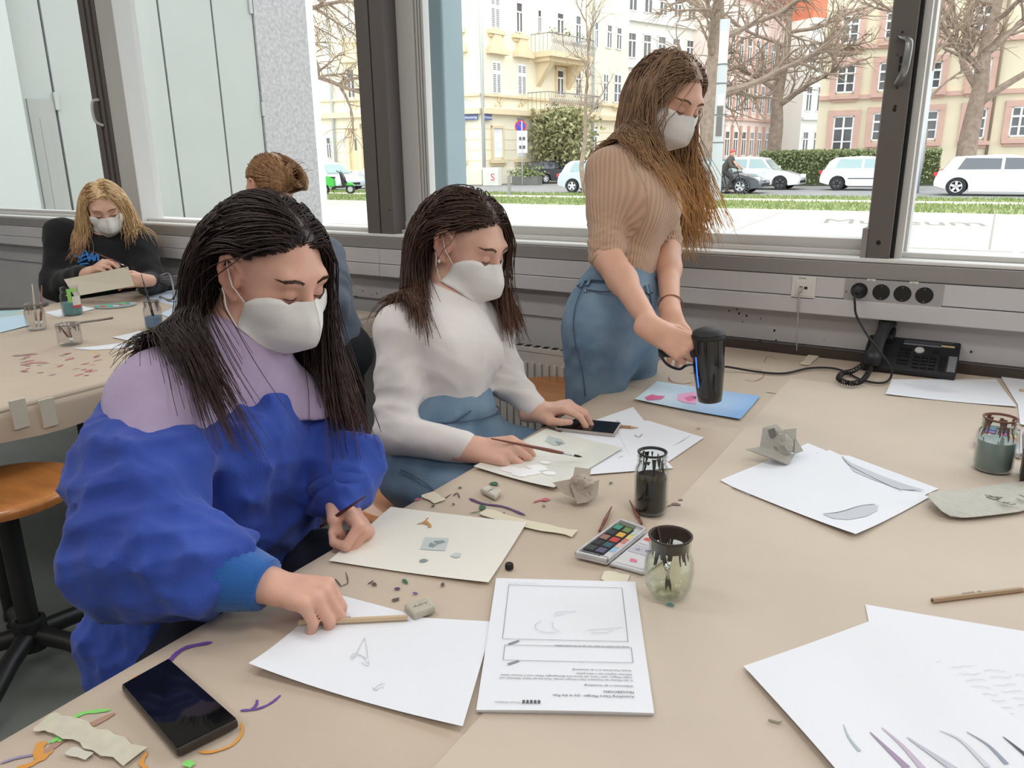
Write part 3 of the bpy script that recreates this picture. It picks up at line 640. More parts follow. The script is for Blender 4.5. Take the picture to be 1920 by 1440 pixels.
# ------------------------------------------------------------------ outside: trees, street furniture, cars
M_bark = mat('bark', S(148, 130, 116), 0.95, var=0.25, vscale=5, bump=0.6, bscale=14)
M_twig = mat('twig', S(150, 132, 114), 0.95)
def tree(name, label, base, h_clear, r0, h_total, spread, seed, n1=9, n2=9, n3=8, lean=(0, 0), up=0.35, droop=0.0):
    rg = np.random.default_rng(seed); base = np.asarray(base, float)
    t = thing(name, label, 'tree', base)
    tr = MB(); br = MB(); tw = MB()
    top = base+V(lean[0], lean[1], h_total)
    tp = [base+V(0, 0, -.1)]+[base+V(lean[0]*s_*s_, lean[1]*s_*s_, h_total*s_)+V(rg.normal(0, .12), rg.normal(0, .12), 0)*h_total*.05 for s_ in np.linspace(.03, 1, 9)]
    rad = [r0*1.25]+[r0*(1-.92*s_**1.1) for s_ in np.linspace(.03, 1, 9)]
    tr.tube(catmull(tp, 3), list(np.interp(np.linspace(0, 9, 28), range(10), rad)), 10)
    for i in range(n1):
        f = h_clear/h_total+(1-h_clear/h_total)*(i+.5)/n1*.95
        k = f*8+1; a_ = tp[min(9, int(k))]; b_ = tp[min(9, int(k)+1)]; p = a_+(b_-a_)*(k-int(k))
        az = i*2.4+rg.uniform(-.5, .5); L = spread*(1.05-.55*f)*rg.uniform(.75, 1.15)
        d = V(math.cos(az), math.sin(az), up+rg.normal(0, .15)); r = r0*(1-.85*f)*.5+.02
        def limb(p, d, L, r, lev):
            n = 5; pts = [p]; dd = unit(d)
            for q in range(n):
                dd = unit(dd+rg.normal(0, .16, 3)+V(0, 0, (.06-droop) if lev < 2 else -.04-droop)); pts.append(pts[-1]+dd*L/n)
            (br if lev < 2 else tw).tube(catmull(pts, 2) if lev == 0 else pts, list(np.linspace(r, r*.25, len(pts)*2-1)) if lev == 0 and False else list(np.linspace(r, max(.004, r*.25), len(catmull(pts, 2)) if lev == 0 else len(pts))), 6 if lev == 0 else (4 if lev == 1 else 3), caps=False)
            if lev < 2:
                for q in range(n2 if lev == 0 else n3):
                    s_ = rg.uniform(.2, 1.0); kk = s_*n; a = pts[min(n-1, int(kk))]; b = pts[min(n, int(kk)+1)]; pp = a+(b-a)*(kk-int(kk))
                    sd = unit(rg.normal(0, 1, 3)); nd = unit(unit(b-a)*.75+sd*.75+V(0, 0, .12-droop))
                    limb(pp, nd, L*rg.uniform(.35, .62), max(.006, r*.42), lev+1)
        limb(p, d, L, r, 0)
    tr.build('trunk', M_bark, t, smooth=True); br.build('branch', M_bark, t, kind='stuff'); tw.build('twig', M_twig, t, kind='stuff')
    return t
def gp(px, depth): p = PD(px, 300, depth); return V(p[0], p[1], GZ-.02)
tree('bare_tree', 'bare old street tree with a thick trunk behind the standing person', gp(1328, 36.5), 3.6, 0.55, 12, 6.2, 11, 10, 11, 13)
tree('bare_tree', 'bare gnarled tree at the hedge beside the pink house', gp(1446, 41), 3.4, 0.42, 11, 5.2, 12, 10, 11, 12, lean=(.8, .2))
tree('bare_tree', 'bare forked tree with mossy trunk standing before the school', gp(1806, 38), 3.0, 0.50, 12, 6.5, 13, 11, 12, 13, lean=(1.0, .2))
tree('bare_tree', 'slim bare sapling in the grass near the silver hatchback', gp(1096, 32.5), 2.6, 0.11, 7.8, 2.4, 14, 9, 6, 4, up=.9)
tree('bare_tree', 'slim bare sapling close beside the grey sign post', gp(1726, 31.0), 3.0, 0.13, 8.5, 2.6, 15, 9, 7, 5, up=.9)  # colour darkened in the rib valleys to stand in for their shade
tree('bare_tree', 'bare tree with long hanging twigs beyond the concrete pillar', gp(520, 30), 4.2, 0.35, 11, 7.0, 16, 11, 12, 13, droop=.10, up=.1)
# leaves: hedge and evergreen shrub
def leaves(n, fn, size, seed):
    r = np.random.default_rng(seed); P = fn(r, n); a = r.normal(size=(n, 3)); a /= np.linalg.norm(a, axis=1)[:, None]
    b = r.normal(size=(n, 3)); b -= a*(a*b).sum(1)[:, None]; b /= np.linalg.norm(b, axis=1)[:, None]
    s = size*r.uniform(.6, 1.3, (n, 1))
    v = np.stack([P-a*s, P+b*s*.55, P+a*s, P-b*s*.55], 1).reshape(-1, 3); return v, np.arange(4*n).reshape(-1, 4)
M_leaf = mat('hedge_leaf', S(110, 125, 72), 0.6, col2=S(165, 170, 125), vscale=6)
M_leaf2 = mat('shrub_leaf', S(128, 132, 86), 0.7, col2=S(178, 172, 130), vscale=4)
h0, h1 = gp(1425, 41), gp(1760, 38.5)
hd = thing('hedge', 'low clipped green hedge along the school front', 'hedge', (h0+h1)/2)
hu = unit(h1-h0); hn = np.cross(hu, V(0, 0, 1)); hl = np.linalg.norm(h1-h0)
v, f = leaves(16000, lambda r, n: h0+hu*r.uniform(0, hl, (n, 1))+hn*(r.uniform(-.6, .6, (n, 1)))+V(0, 0, 1)*(r.beta(2.2, 1.1, (n, 1))*1.75+.05*np.sin(r.uniform(0, 30, (n, 1)))), .075, 5)
link('foliage', v, f, M_leaf, hd, kind='stuff')
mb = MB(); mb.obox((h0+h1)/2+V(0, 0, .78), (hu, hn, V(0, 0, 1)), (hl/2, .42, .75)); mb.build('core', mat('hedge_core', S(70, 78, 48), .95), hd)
fr_ = MB()
for k in range(9): p = h0+hu*(hl*k/8)-hn*(-.75)*(1 if np.dot(hn, h0) < 0 else -1); fr_.tube([p, p+V(0, 0, .85)], .03, 5)
sb = gp(1050, 50)
sh_ = thing('evergreen_shrub', 'tall loose evergreen shrub climbing in front of the cream porch', 'shrub', sb)
v, f = leaves(4200, lambda r, n: sb+np.concatenate([r.normal(0, .95, (n, 1)), r.normal(0, .5, (n, 1)), 1.0+r.beta(1.6, 1.4, (n, 1))*3.6], 1)*np.array([1, 1, 1]), .16, 6)
link('foliage', v, f, M_leaf2, sh_, kind='stuff')
mb = MB(); [mb.tube([sb+V(.2*i, 0, 0), sb+V(.3*i, .05, 2.2)], .05, 5) for i in (-1, 0, 1)]; mb.build('stem', M_bark, sh_, kind='stuff')
pl = gp(988, 47); pt = thing('planter', 'grey stone planter with low green plants at the kerb', 'planter', pl)
MB().box(pl+V(-.9, -.3, 0), pl+V(.9, .3, .5)).build('trough', mat('planter_grey', S(120, 120, 115), .9), pt)
v, f = leaves(500, lambda r, n: pl+np.concatenate([r.normal(0, .5, (n, 1)), r.normal(0, .2, (n, 1)), .5+np.abs(r.normal(0, .28, (n, 1)))], 1), .09, 8); link('foliage', v, f, M_leaf, pt, kind='stuff')
# street furniture
M_post = mat('post_grey', S(176, 180, 182), 0.5)
p = PZ(1340, 376, GZ); p = V(p[0], p[1], GZ)
lp = thing('light_column', 'thick grey lighting column on the grass strip', 'lamp post', p)
top = PD(1355, 52, np.dot(p-CAMPOS, FW)); H_ = top[2]
MB().cyl(p+V(0, 0, -.1), V(p[0], p[1], H_-1.35), .19, .165, 18).build('pole', M_post, lp, smooth=50)
MB().cyl(V(p[0], p[1], H_-1.35), V(p[0], p[1], H_-.35), .15, .15, 18).build('lens', mat('lamp_lens', S(225, 230, 232), .25), lp, smooth=50)
MB().cyl(V(p[0], p[1], H_-.35), V(p[0], p[1], H_), .165, .165, 18).build('cap', M_post, lp, smooth=50)
for zz, rr in ((H_-1.4, .185), (H_-2.0, .185), (H_-3.0, .186), (H_-3.9, .188)): MB().cyl(V(p[0], p[1], zz), V(p[0], p[1], zz+.04), rr, rr, 18).build('ring', M_aludk, lp, smooth=50)
nf = unit(CAMPOS-p)*V(1, 1, 0); nf = unit(nf); sd = np.cross(V(0, 0, 1), nf)
for (zz, hh, mm) in ((H_-3.35, .32, M_aludk), (H_-2.55, .2, M_white), (H_-2.85, .16, M_aludk)):
    MB().obox(V(p[0], p[1], zz)+nf*.178, (sd, nf, V(0, 0, 1)), (.1, .012, hh)).build('sticker', mm, lp)
# curved street lamp
p = gp(849, 47.5); sl_ = thing('street_lamp', 'slim curved street lamp in front of the corner house', 'lamp post', p)
zt = PD(846, 80, 47.5)[2]
pts = [p, p+V(0, 0, zt*.5), p+V(0, 0, zt)]+[V(*(PD(x, y, 47.5))) for x, y in ((842, 72), (834, 64), (824, 60), (812, 59))]
MB().tube(catmull(pts, 5), list(np.linspace(.13, .06, 31)), 8).build('pole', M_post, sl_, smooth=True)
q = PD(806, 59, 47.5); MB().ball(q, (.5, .2, .12)).build('lantern', M_post, sl_, smooth=True)
q = PD(857, 238, 47.2); a = MB().obox(q, (RT*V(1, 1, 0)/np.linalg.norm(RT[:2]), V(0, 0, 1), unit(FW*V(1, 1, 0))), (.33, .1, .02)).build('street_sign', mat('sign_navy', S(70, 90, 140), .5), sl_)
text('lettering', 'Ostwall', .19, M_wfr, q-unit(FW*V(1, 1, 0))*.03-RT*.29+V(0, 0, -.065), RT, (0, 0, 1), a, .002)
# no-stopping sign
p = gp(979, 45.5); ns_ = thing('traffic_sign', 'round blue no parking sign with red rim on a thin pole', 'traffic sign', p)
zt = PD(977, 228, 45.5)[2]
MB().cyl(p, V(p[0], p[1], zt), .04, .04, 8).build('pole', M_post, ns_, smooth=True)
fwd = -unit(FW*V(1, 1, 0)); rt_ = unit(RT*V(1, 1, 0)); q = V(*PD(976, 237, 45.5))+fwd*.06
MB().lathe([(0, 0), (.34, 0), (.34, .02), (0, .02)], 24, q, fwd).build('disc', mat('sign_red', S(205, 60, 70), .5), ns_)
MB().lathe([(0, .021), (.26, .021), (.26, .03), (0, .03)], 24, q, fwd).build('face', mat('sign_face_blue', S(60, 80, 190), .5), ns_)
MB().obox(q+fwd*.035, (unit(rt_+V(0, 0, -1)), unit(rt_+V(0, 0, 1)), fwd), (.28, .03, .006)).build('bar', bpy.data.materials['sign_red'], ns_)
q = V(*PD(979, 266, 45.5))+fwd*.06; MB().obox(q, (rt_, V(0, 0, 1), fwd), (.3, .62, .015)).build('plate', M_wfr, ns_)
for dz in (.18, -.3): MB().obox(q+fwd*.02+V(0, 0, dz), (rt_, V(0, 0, 1), fwd), (.18, .1, .006)).build('pictogram', M_aludk, ns_)
q = V(*PD(977, 226, 45.5)); MB().prism([(-.28, 0), (.28, 0), (.1, -.3), (-.1, -.3)], 0, .03, o=q+V(0, 0, .15), ax=(rt_, V(0, 0, 1), fwd)).build('top_plate', M_aludk, ns_)
# grey sign post at the far window bay
p = V(*PZ(1717, 362, GZ)); gs = thing('sign_post', 'slim bluish grey sign post with boards seen from behind', 'sign post', p)
D_ = np.dot(p-CAMPOS, FW); MB().cyl(p, V(p[0], p[1], PD(1725, 140, D_)[2]), .1, .09, 12).build('pole', mat('post_blue', S(170, 182, 196), .5), gs, smooth=True)
q = V(*PD(1722, 178, D_-.1)); MB().obox(q, (rt_, V(0, 0, 1), fwd), (.34, .62, .02)).build('board', mat('board_back', S(140, 150, 160), .5), gs)
# bollard, electric cabinet
p = V(*PZ(955, 366, GZ)); b_ = thing('bollard', 'slim grey steel bollard at the edge of the grass', 'bollard', p)
MB().lathe([(.07, 0), (.07, .8), (.05, .82), (0, .82)], 12, p).build('post', mat('bollard_grey', S(130, 128, 122), .6), b_, smooth=40)
p = gp(922, 46); cbn = thing('electric_cabinet', 'pale grey street cabinet with a red sprayed mark', 'cabinet', p)
MB().box(p+V(-.55, -.2, 0), p+V(.55, .2, 1.05)).build('body', mat('cabinet_grey', S(216, 214, 205), .7), cbn, bevel=.02)
text('graffiti', 'S', .6, mat('spray_red', S(190, 70, 80), .7), p+V(0, 0, .3)+fwd*.45-rt_*.1, rt_, (0, 0, 1), cbn)
# --- cars
M_tyre = mat('tyre', (.025, .025, .027), .8)
M_rim = mat('alloy_rim', (.75, .75, .76), .3, .3)
M_rimd = mat('steel_rim', (.08, .08, .085), .5)
M_cglass = mat('car_glass', S(150, 172, 172), .05, spec=.8)
M_cglassd = mat('car_glass_dark', S(84, 86, 92), .05, spec=.8)
M_lampw = mat('headlamp', S(235, 238, 240), .15)
M_lampr = mat('tail_lamp', S(205, 50, 60), .25)
def car(name, label, loc, heading, paint, L=4.1, Wd=1.72, H=1.47, wagon=False, glass=M_cglass, rim=M_rim, strip=False, wr=.31):
    c = thing(name, label, 'car', loc, heading, local=True)
    w = Wd/2; fx, rx = L*.5-.82, -L*.5+.76
    arch = lambda x: [(x+(wr+.05)*math.cos(a), .3+(wr+.05)*math.sin(a)*.98) for a in np.linspace(math.pi*1.05, -.05*math.pi, 11)]
    belt = .62*H
    top = [(-L/2+.02, .34), (-L/2, .5), (-L/2+.05, .72), (-L/2+.13, belt-.02), (-L/2+.5, belt+.03), (0, belt+.0), (L*.5-1.32, belt-.04), (L*.5-.75, belt-.12), (L*.5-.25, belt-.26), (L*.5-.04, .53), (L*.5, .4), (L*.5-.04, .24)]
    bot = [(fx+.4, .2)]+arch(fx)[::-1]+[(fx-.45, .19), (rx+.45, .19)]+arch(rx)[::-1]+[(rx-.4, .24)]
    poly = [(x, z) for x, z in top]+bot
    mb = MB(); k = len(poly); lay = []
    cxm, czm = 0, .55
    for y, s_ in ((-w, .965), (-w+.07, 1.0), (w-.07, 1.0), (w, .965)):
        lay.append([(cxm+(x-cxm)*(1-(1-s_)*.5), y, czm+(z-czm)*s_) for x, z in poly])
    vs = sum(lay, []); fs = [tuple(range(k)), tuple(range(3*k, 4*k))[::-1]]
    for l in range(3): fs += [(l*k+i, (l+1)*k+i, (l+1)*k+(i+1) % k, l*k+(i+1) % k) for i in range(k)]
    mb.add(vs, fs); mb.build('body', paint, c, smooth=35)
    # cabin
    ra = -L/2+(.22 if wagon else .18); prof = [(ra, belt-.03), (ra+.18 if not wagon else ra+.25, H-.22), (ra+.42 if not wagon else ra+.4, H-.06), (-.35, H), (.1, H-.02), (.45, H-.1), (L*.5-1.2, belt-.05)]
    cab = MB(); vs = []; n = len(prof)
    def yy(z): return w-.09-.2*(z-belt)/(H-belt)
    for sgn in (-1, 1): vs += [(x, sgn*yy(z), z) for x, z in prof]
    cab.add(vs, [tuple(range(n))[::-1], tuple(range(n, 2*n))]+[(i, i+1, n+i+1, n+i) for i in range(n-1)]+[(n-1, 0, n, 2*n-1)])
    cab.build('cabin', paint, c, smooth=50)
    for sgn in (-1, 1):
        P_ = lambda x, z, o=.012: (x, sgn*(yy(z)+o), z)
        for (x0, x1, xt0, xt1) in ((ra+.5 if wagon else ra+.42, -.28, ra+.72 if wagon else ra+.6, -.28), (-.18, L*.5-1.42, -.18, .38)):
            q = [P_(x0, belt+.04), P_(x1, belt+.04), P_(xt1, H-.13), P_(xt0, H-.11)]
            m = MB(); m.add(q, [(0, 1, 2, 3)]); m.build('side_window', glass, c)
    m = MB(); zz = lambda t: prof[5][1]+(prof[6][1]-prof[5][1])*t; xx = lambda t: prof[5][0]+(prof[6][0]-prof[5][0])*t
    q = [(xx(t)+.015, s_*(yy(zz(t))-.07), zz(t)+.015) for t, s_ in ((.08, -1), (.08, 1), (.95, 1), (.95, -1))]; m.add(q, [(0, 1, 2, 3)]); m.build('windscreen', glass, c)
    m = MB(); q = [(x-.015, s_*(yy(z)-.1), z+.01) for (x, z), s_ in ((prof[0], -1), (prof[0], 1), (prof[1], 1), (prof[1], -1))]; m.add(q, [(0, 1, 2, 3)]); m.build('rear_window', M_cglassd, c)
    for x in (fx, rx):
        for sgn in (-1, 1):
            o = V(x, sgn*(w-.1), wr)
            wl = MB().lathe([(wr*.62, -.1), (wr*.95, -.1), (wr, -.06), (wr, .06), (wr*.95, .1), (wr*.62, .1)], 26, o, (0, sgn, 0)).build('wheel', M_tyre, c, smooth=40)
            m = MB().lathe([(0, .06), (wr*.16, .075), (wr*.16, .05)], 12, o, (0, sgn, 0)); m.lathe([(wr*.56, .09), (wr*.66, .095), (wr*.66, -.05), (wr*.56, -.05)], 24, o, (0, sgn, 0))
            for q in range(5):
                a = q*2*math.pi/5+.3; dr = V(math.cos(a), 0, math.sin(a)); m.obox(o+dr*wr*.34+V(0, sgn*.06, 0), (dr, np.cross(dr, V(0, 1, 0)), V(0, 1, 0)), (wr*.28, .04 if rim is M_rim else .06, .02))
            m.build('rim', rim, wl, smooth=30)
            MB().lathe([(0, .02), (wr*.6, .02)], 20, o, (0, sgn, 0)).build('brake_disc', M_dark, wl)
    for sgn in (-1, 1):
        MB().obox((L*.5-.2, sgn*(w-.2), .6), (unit(V(.8, sgn*.45, 0)), unit(V(-.45, sgn*.8, 0)), V(0, 0, 1)), (.17, .04, .075)).build('headlamp', M_lampw, c, bevel=.02)
        MB().obox((-L*.5+.1, sgn*(w-.16), belt-.13), (unit(V(.5, -sgn*.8, 0)), unit(V(.8, sgn*.5, 0)), V(0, 0, 1)), (.16, .05, .075)).build('tail_lamp', M_lampr, c, bevel=.015)
        MB().ball((L*.5-1.35, sgn*(w+.06), belt+.06), (.07, .1, .075)).build('mirror', paint, c, smooth=True)
        for xh in (-.45, .55): MB().box((xh-.1, sgn*(w+.004)-.012, belt-.17), (xh+.1, sgn*(w+.004)+.012, belt-.14)).build('door_handle', paint, c, bevel=.005)
        if strip: MB().box((rx+.45, sgn*w-.012, .5), (fx-.45, sgn*w+.012, .535)).build('side_strip', M_black, c)
        MB().box((rx+.42, sgn*(w-.03)-.02, .17), (fx-.42, sgn*(w-.03)+.02, .25)).build('side_skirt', M_dark if not wagon else paint, c)
    MB().box((L*.5-.07, -.5, .3), (L*.5+.012, .5, .42)).build('grille', M_dark, c, bevel=.01)
    MB().box((-L*.5-.012, -.26, .52), (-L*.5+.03, .26, .62)).build('number_plate', M_wfr, c)
    return c
P_white = mat('paint_white', S(232, 235, 238), .2, coat=.6)
P_silver = mat('paint_silver', S(196, 203, 210), .25, .15, coat=.6)
P_black = mat('paint_black', S(52, 50, 54), .2, coat=.6)
P_dkgrey = mat('paint_dark_grey', S(88, 94, 100), .25, .1, coat=.6)
def gY(px, Y): p = PY(px, 320, Y); return (p[0], p[1], GZ-.03)
aud = PZ(1790, 367, GZ-.03); car('parked_car', 'white estate car with red tail lamps parked by the verge', (aud[0]+1.62, aud[1]+.75, GZ-.03), 0, P_white, 4.75, 1.84, 1.46, True, glass=M_cglassd, wr=.335)
a = PZ(1462, 356, GZ-.03); car('parked_car', 'white compact car with black wheels parked before the hedge', (a[0]-1.33, a[1]+.8, GZ-.03), 0, P_white, 4.3, 1.8, 1.5, rim=M_rimd, wr=.32)
a = PZ(1568, 357, GZ-.03); car('parked_car', 'white three door hatchback with a dark side strip at the hedge', (a[0]+1.2, a[1]+.8, GZ-.03), 0, P_white, 3.95, 1.66, 1.46, rim=M_rimd, strip=True, wr=.3)
a = PZ(1388, 366, GZ-.03); car('moving_car', 'dark grey hatchback driving behind the grey lighting column', (a[0]-1.5, a[1]+1.9, GZ-.03), 0, P_dkgrey, 3.95, 1.72, 1.46, wr=.31)
a = PZ(1075, 361.5, GZ-.03); car('parked_car', 'silver hatchback beside the slim sapling', (a[0]+1.15, a[1]+.7, GZ-.03), .06, P_silver, 3.9, 1.65, 1.46, wr=.31)
a = gp(1043, 50); car('parked_car', 'black hatchback parked at the evergreen shrub seen from behind', (a[0], a[1], GZ-.03), math.radians(62), P_black, 4.2, 1.75, 1.43, glass=M_cglassd)
a = gp(612, 43); car('parked_car', 'silver estate car standing behind the green scooter', (a[0], a[1], GZ-.03), math.radians(-10), P_silver, 4.5, 1.75, 1.5, True)
a = gp(715, 44); car('parked_car', 'white car half hidden behind the dark mullion', (a[0], a[1], GZ-.03), math.radians(170), P_white, 4.2, 1.75, 1.5)
# --- scooter
a = gp(629, 36.5); sc_ = thing('scooter', 'green and black rental scooter with a top case', 'scooter', (a[0], a[1], GZ-.02), math.radians(28), local=True)
M_green = mat('scooter_green', S(72, 190, 72), .35)
for x in (-.62, .62):
    wl = MB().lathe([(.13, -.05), (.2, -.055), (.235, 0), (.2, .055), (.13, .05)], 20, (x, 0, .235), (0, 1, 0)).build('wheel', M_tyre, sc_, smooth=True)
    MB().lathe([(0, .04), (.13, .04), (.13, -.04), (0, -.04)], 14, (x, 0, .235), (0, 1, 0)).build('rim', M_post, wl)
MB().prism([(-.9, .62), (-.45, .86), (-.12, .74), (-.1, .36), (-.35, .34), (-.55, .5), (-.8, .5)], -.16, .16, ax=(V(1, 0, 0), V(0, 0, 1), V(0, 1, 0))).build('rear_body', M_green, sc_, bevel=.04)
MB().prism([(-.85, .8), (-.1, .82), (-.08, .74), (-.5, .72)], -.15, .15, ax=(V(1, 0, 0), V(0, 0, 1), V(0, 1, 0))).build('seat', M_black, sc_, bevel=.03)
MB().prism([(-.15, .3), (.35, .3), (.3, .4), (-.1, .4)], -.17, .17, ax=(V(1, 0, 0), V(0, 0, 1), V(0, 1, 0))).build('footboard', M_black, sc_, bevel=.02)
MB().prism([(.28, .3), (.42, .34), (.38, .75), (.24, 1.0), (.18, .98)], -.2, .2, ax=(V(1, 0, 0), V(0, 0, 1), V(0, 1, 0))).build('front_shield', M_black, sc_, bevel=.03)
MB().prism([(.44, .4), (.85, .42), (.72, .52), (.5, .56)], -.08, .08, ax=(V(1, 0, 0), V(0, 0, 1), V(0, 1, 0))).build('mudguard', M_green, sc_, bevel=.02)
MB().tube([(.22, 0, .95), (.62, 0, .25)], .035, 8).build('fork', M_black, sc_)
MB().tube([(.1, -.34, 1.08), (.22, -.1, 1.0), (.22, .1, 1.0), (.1, .34, 1.08)], .022, 8).build('handlebar', M_black, sc_)
MB().box((-1.15, -.2, .86), (-.72, .2, 1.16)).build('top_case', M_black, sc_, bevel=.06)
MB().tube([(-.3, .1, .35), (-.25, .25, 0.0)], .018, 6).build('kick_stand', M_black, sc_)

# orange marker board on the forecourt
p = V(*PZ(824, 436, GZ)); ob = thing('marker_board', 'small orange board on a foot outside behind the turtleneck person', 'board', p)
MB().obox(p+V(0, 0, .75), (rt_, fwd, V(0, 0, 1)), (.16, .02, .42)).build('board', mat('orange_board', S(222, 140, 84), .6), ob)
MB().box(p+V(-.2, -.2, 0), p+V(.2, .2, .06)).build('foot', M_aludk, ob); MB().tube([p, p+V(0, 0, .4)], .02, 8).build('post', M_aludk, ob)
# ------------------------------------------------------------------ tables and kraft paper
TZ = 0.74
M_kraft = mat('kraft_paper', S(197, 180, 162), 0.75, var=0.09, vscale=3.0, bump=0.55, bscale=5, detail=5)
M_kraftb = mat('kraft_paper_light', S(204, 189, 173), 0.75, var=0.08, vscale=2.5, bump=0.6, bscale=4, detail=4)
M_ttop = mat('table_laminate', S(150, 150, 148), 0.5)
M_tape = mat('masking_tape', S(222, 212, 188), 0.6)
M_tapew = mat('white_tape', S(205, 200, 185), 0.6)
def table(label, x0, x1, y0, y1, legs):
    t = thing('table', label, 'table', ((x0+x1)/2, (y0+y1)/2, 0))
    MB().box((x0, y0, TZ-0.03), (x1, y1, TZ-0.002)).build('table_top', M_ttop, t, bevel=0.004)
    MB().box((x0+.05, y0+.05, TZ-0.085), (x1-.05, y1-.05, TZ-0.031)).build('apron', M_blackm, t)
    for (lx, ly) in legs:
        l = MB().cyl((lx, ly, 0.0), (lx, ly, TZ-0.031), .027, .027, 18).build('leg', M_blackm, t, smooth=40)
        MB().lathe([(.03, 0), (.03, .015), (.024, .03)], 16, (lx, ly, 0.0)).build('foot', M_black, l)
    return t
TE = -0.892
table('long work table by the window covered with brown paper', TE+.004, 1.55, 0.16, YW-0.035, [(TE+.1, .26), (1.45, .26), (TE+.1, YW-.14), (1.45, YW-.14), (TE+.1, 1.4), (1.45, 1.4)])
t2x = -2.205
la, lb = PZ(95, 1095, 0.0), PZ(140, 1050, 0.0)
table('far work table covered with brown paper beside the blonde person', -3.78, t2x-.004, 0.55, 2.5, [(t2x-.28, .98), (t2x-.12, 1.22), (-3.68, .65), (-3.68, 2.4), (t2x-.1, 2.4)])
def wav(x, y, s): return 0.0006*(math.sin(x*9+s)*math.cos(y*7+2*s)+.5*math.sin(x*21+y*13+s))
def kraft(name, label, quad, z, m, fold=None, seed=1, n=28, amp=1.0):
    """a thin paper covering sheet, quad in world xy; fold=(edge index, drop) bends one edge over the table edge"""
    q = [np.asarray(p, float) for p in quad]; vs = []; fs = []
    for j in range(n+1):
        for i in range(n+1):
            a, b = i/n, j/n; p = (q[0]*(1-a)+q[1]*a)*(1-b)+(q[3]*(1-a)+q[2]*a)*b
            vs.append((p[0], p[1], z+amp*(wav(p[0], p[1], seed)+.0006)))
    fs = [(j*(n+1)+i, j*(n+1)+i+1, (j+1)*(n+1)+i+1, (j+1)*(n+1)+i) for j in range(n) for i in range(n)]
    if fold:
        base = len(vs); k0 = [j*(n+1) for j in range(n+1)] if fold[0] == 'x0' else [j*(n+1)+n for j in range(n+1)]; sg = -1 if fold[0] == 'x0' else 1
        for s_, dx, dz in ((0, .006, -.004), (1, .010, -.02), (2, .008+.01*0, -fold[1])):
            for j in range(n+1):
                p = vs[k0[j]]; wv = .006*math.sin(j*1.3+seed)*(s_ == 2); vs.append((p[0]+sg*(dx+wv), p[1], z+dz+(.006*math.sin(j*.9+seed*2) if s_ == 2 else 0)))
        rows = [k0]+[[base+s_*(n+1)+j for j in range(n+1)] for s_ in range(3)]
        for r in range(3):
            for j in range(n): fs.append((rows[r][j], rows[r][j+1], rows[r+1][j+1], rows[r+1][j]))
    return link(name, vs, fs, m, None, True, label=label, category='kraft paper')
sa, sb_ = PZ(1482, 710, TZ), PZ(862, 1385, TZ)
kr1 = kraft('kraft_paper', 'stained brown paper sheet along the seated people side of the table', [(TE, .17), (-.30, .17), (-.30, YW-.04), (TE, YW-.04)], TZ-.0016, M_kraft, ('x0', .05), 1)
dirs = unit(sa-sb_); s0 = sb_-dirs*.45; s1 = sb_+dirs*1.72
kr2 = kraft('kraft_paper', 'clean lighter brown paper sheet covering the telephone side of the table', [(s0[0], .165), (1.55, .165), (1.55, 2.30), (s1[0], 2.30)], TZ, M_kraftb, None, 2)
kr3 = kraft('kraft_paper', 'brown paper strip on the table along the wall under the telephone', [(-.5, 2.12), (1.55, 2.12), (1.55, YW-.045), (-.5, YW-.045)], TZ-.0008, M_kraft, None, 3)
kr4 = kraft('kraft_paper', 'brown paper sheet hanging over the edge of the far table', [(-3.79, .53), (t2x, .53), (t2x, 2.5), (-3.79, 2.5)], TZ-.0004, M_kraft, ('x1', .085), 5)
# white tape on the far table legs
for (lx, ly) in ((t2x-.28, .98), (t2x-.12, 1.22)):
    pass
# ------------------------------------------------------------------ paint on the paper
_pm = {}
def pmat(c):
    if c not in _pm: _pm[c] = mat('dry_paint', S(*c), .7)
    return _pm[c]
def ribbon(path, w, z, taper=True, seed=0, n=5):
    pts = catmull([PZ(x, y, z) for x, y in path], n); rg = random.Random(seed); k = len(pts); vs = []
    for i, p in enumerate(pts):
        d = unit(pts[min(i+1, k-1)]-pts[max(0, i-1)]); s_ = np.cross(d, V(0, 0, 1)); ww = w*.5*(rg.uniform(.75, 1.15))*(min(1, .35+min(i, k-1-i)*.5) if taper else 1)
        vs += [p+s_*ww, p-s_*ww]
    return vs, [(2*i, 2*i+2, 2*i+3, 2*i+1) for i in range(k-1)]
def stroke(par, path, w, c, z=TZ+.0003, seed=0):
    v, f = ribbon(path, w, z+seed*.00003, True, seed); link('paint_stain', v, f, pmat(c), par)
def blob(par, px, py, r, c, z=TZ+.0004, seed=0, ax=1.6, ang=0.0):
    rg = random.Random(seed*7+int(px)); o = PZ(px, py, z+.0009+seed*.00003 if par is not kr4 else z+seed*.00003); n = 11; ph = [rg.uniform(.6, 1.25) for _ in range(n)]
    pts = [(r*ph[i]*ax*math.cos(2*math.pi*i/n), r*ph[i]*math.sin(2*math.pi*i/n)) for i in range(n)]; ca, sa_ = math.cos(ang), math.sin(ang)
    link('paint_stain', [o+V(a*ca-b*sa_, a*sa_+b*ca, 0) for a, b in pts], [tuple(range(n))], pmat(c), par)
PUR, DPU, GRN, ORA, BRN, PNK, DGR, DRK, RED = (104, 74, 150), (92, 66, 108), (135, 214, 112), (216, 152, 70), (176, 140, 122), (192, 96, 112), (62, 104, 78), (92, 80, 78), (166, 96, 96)
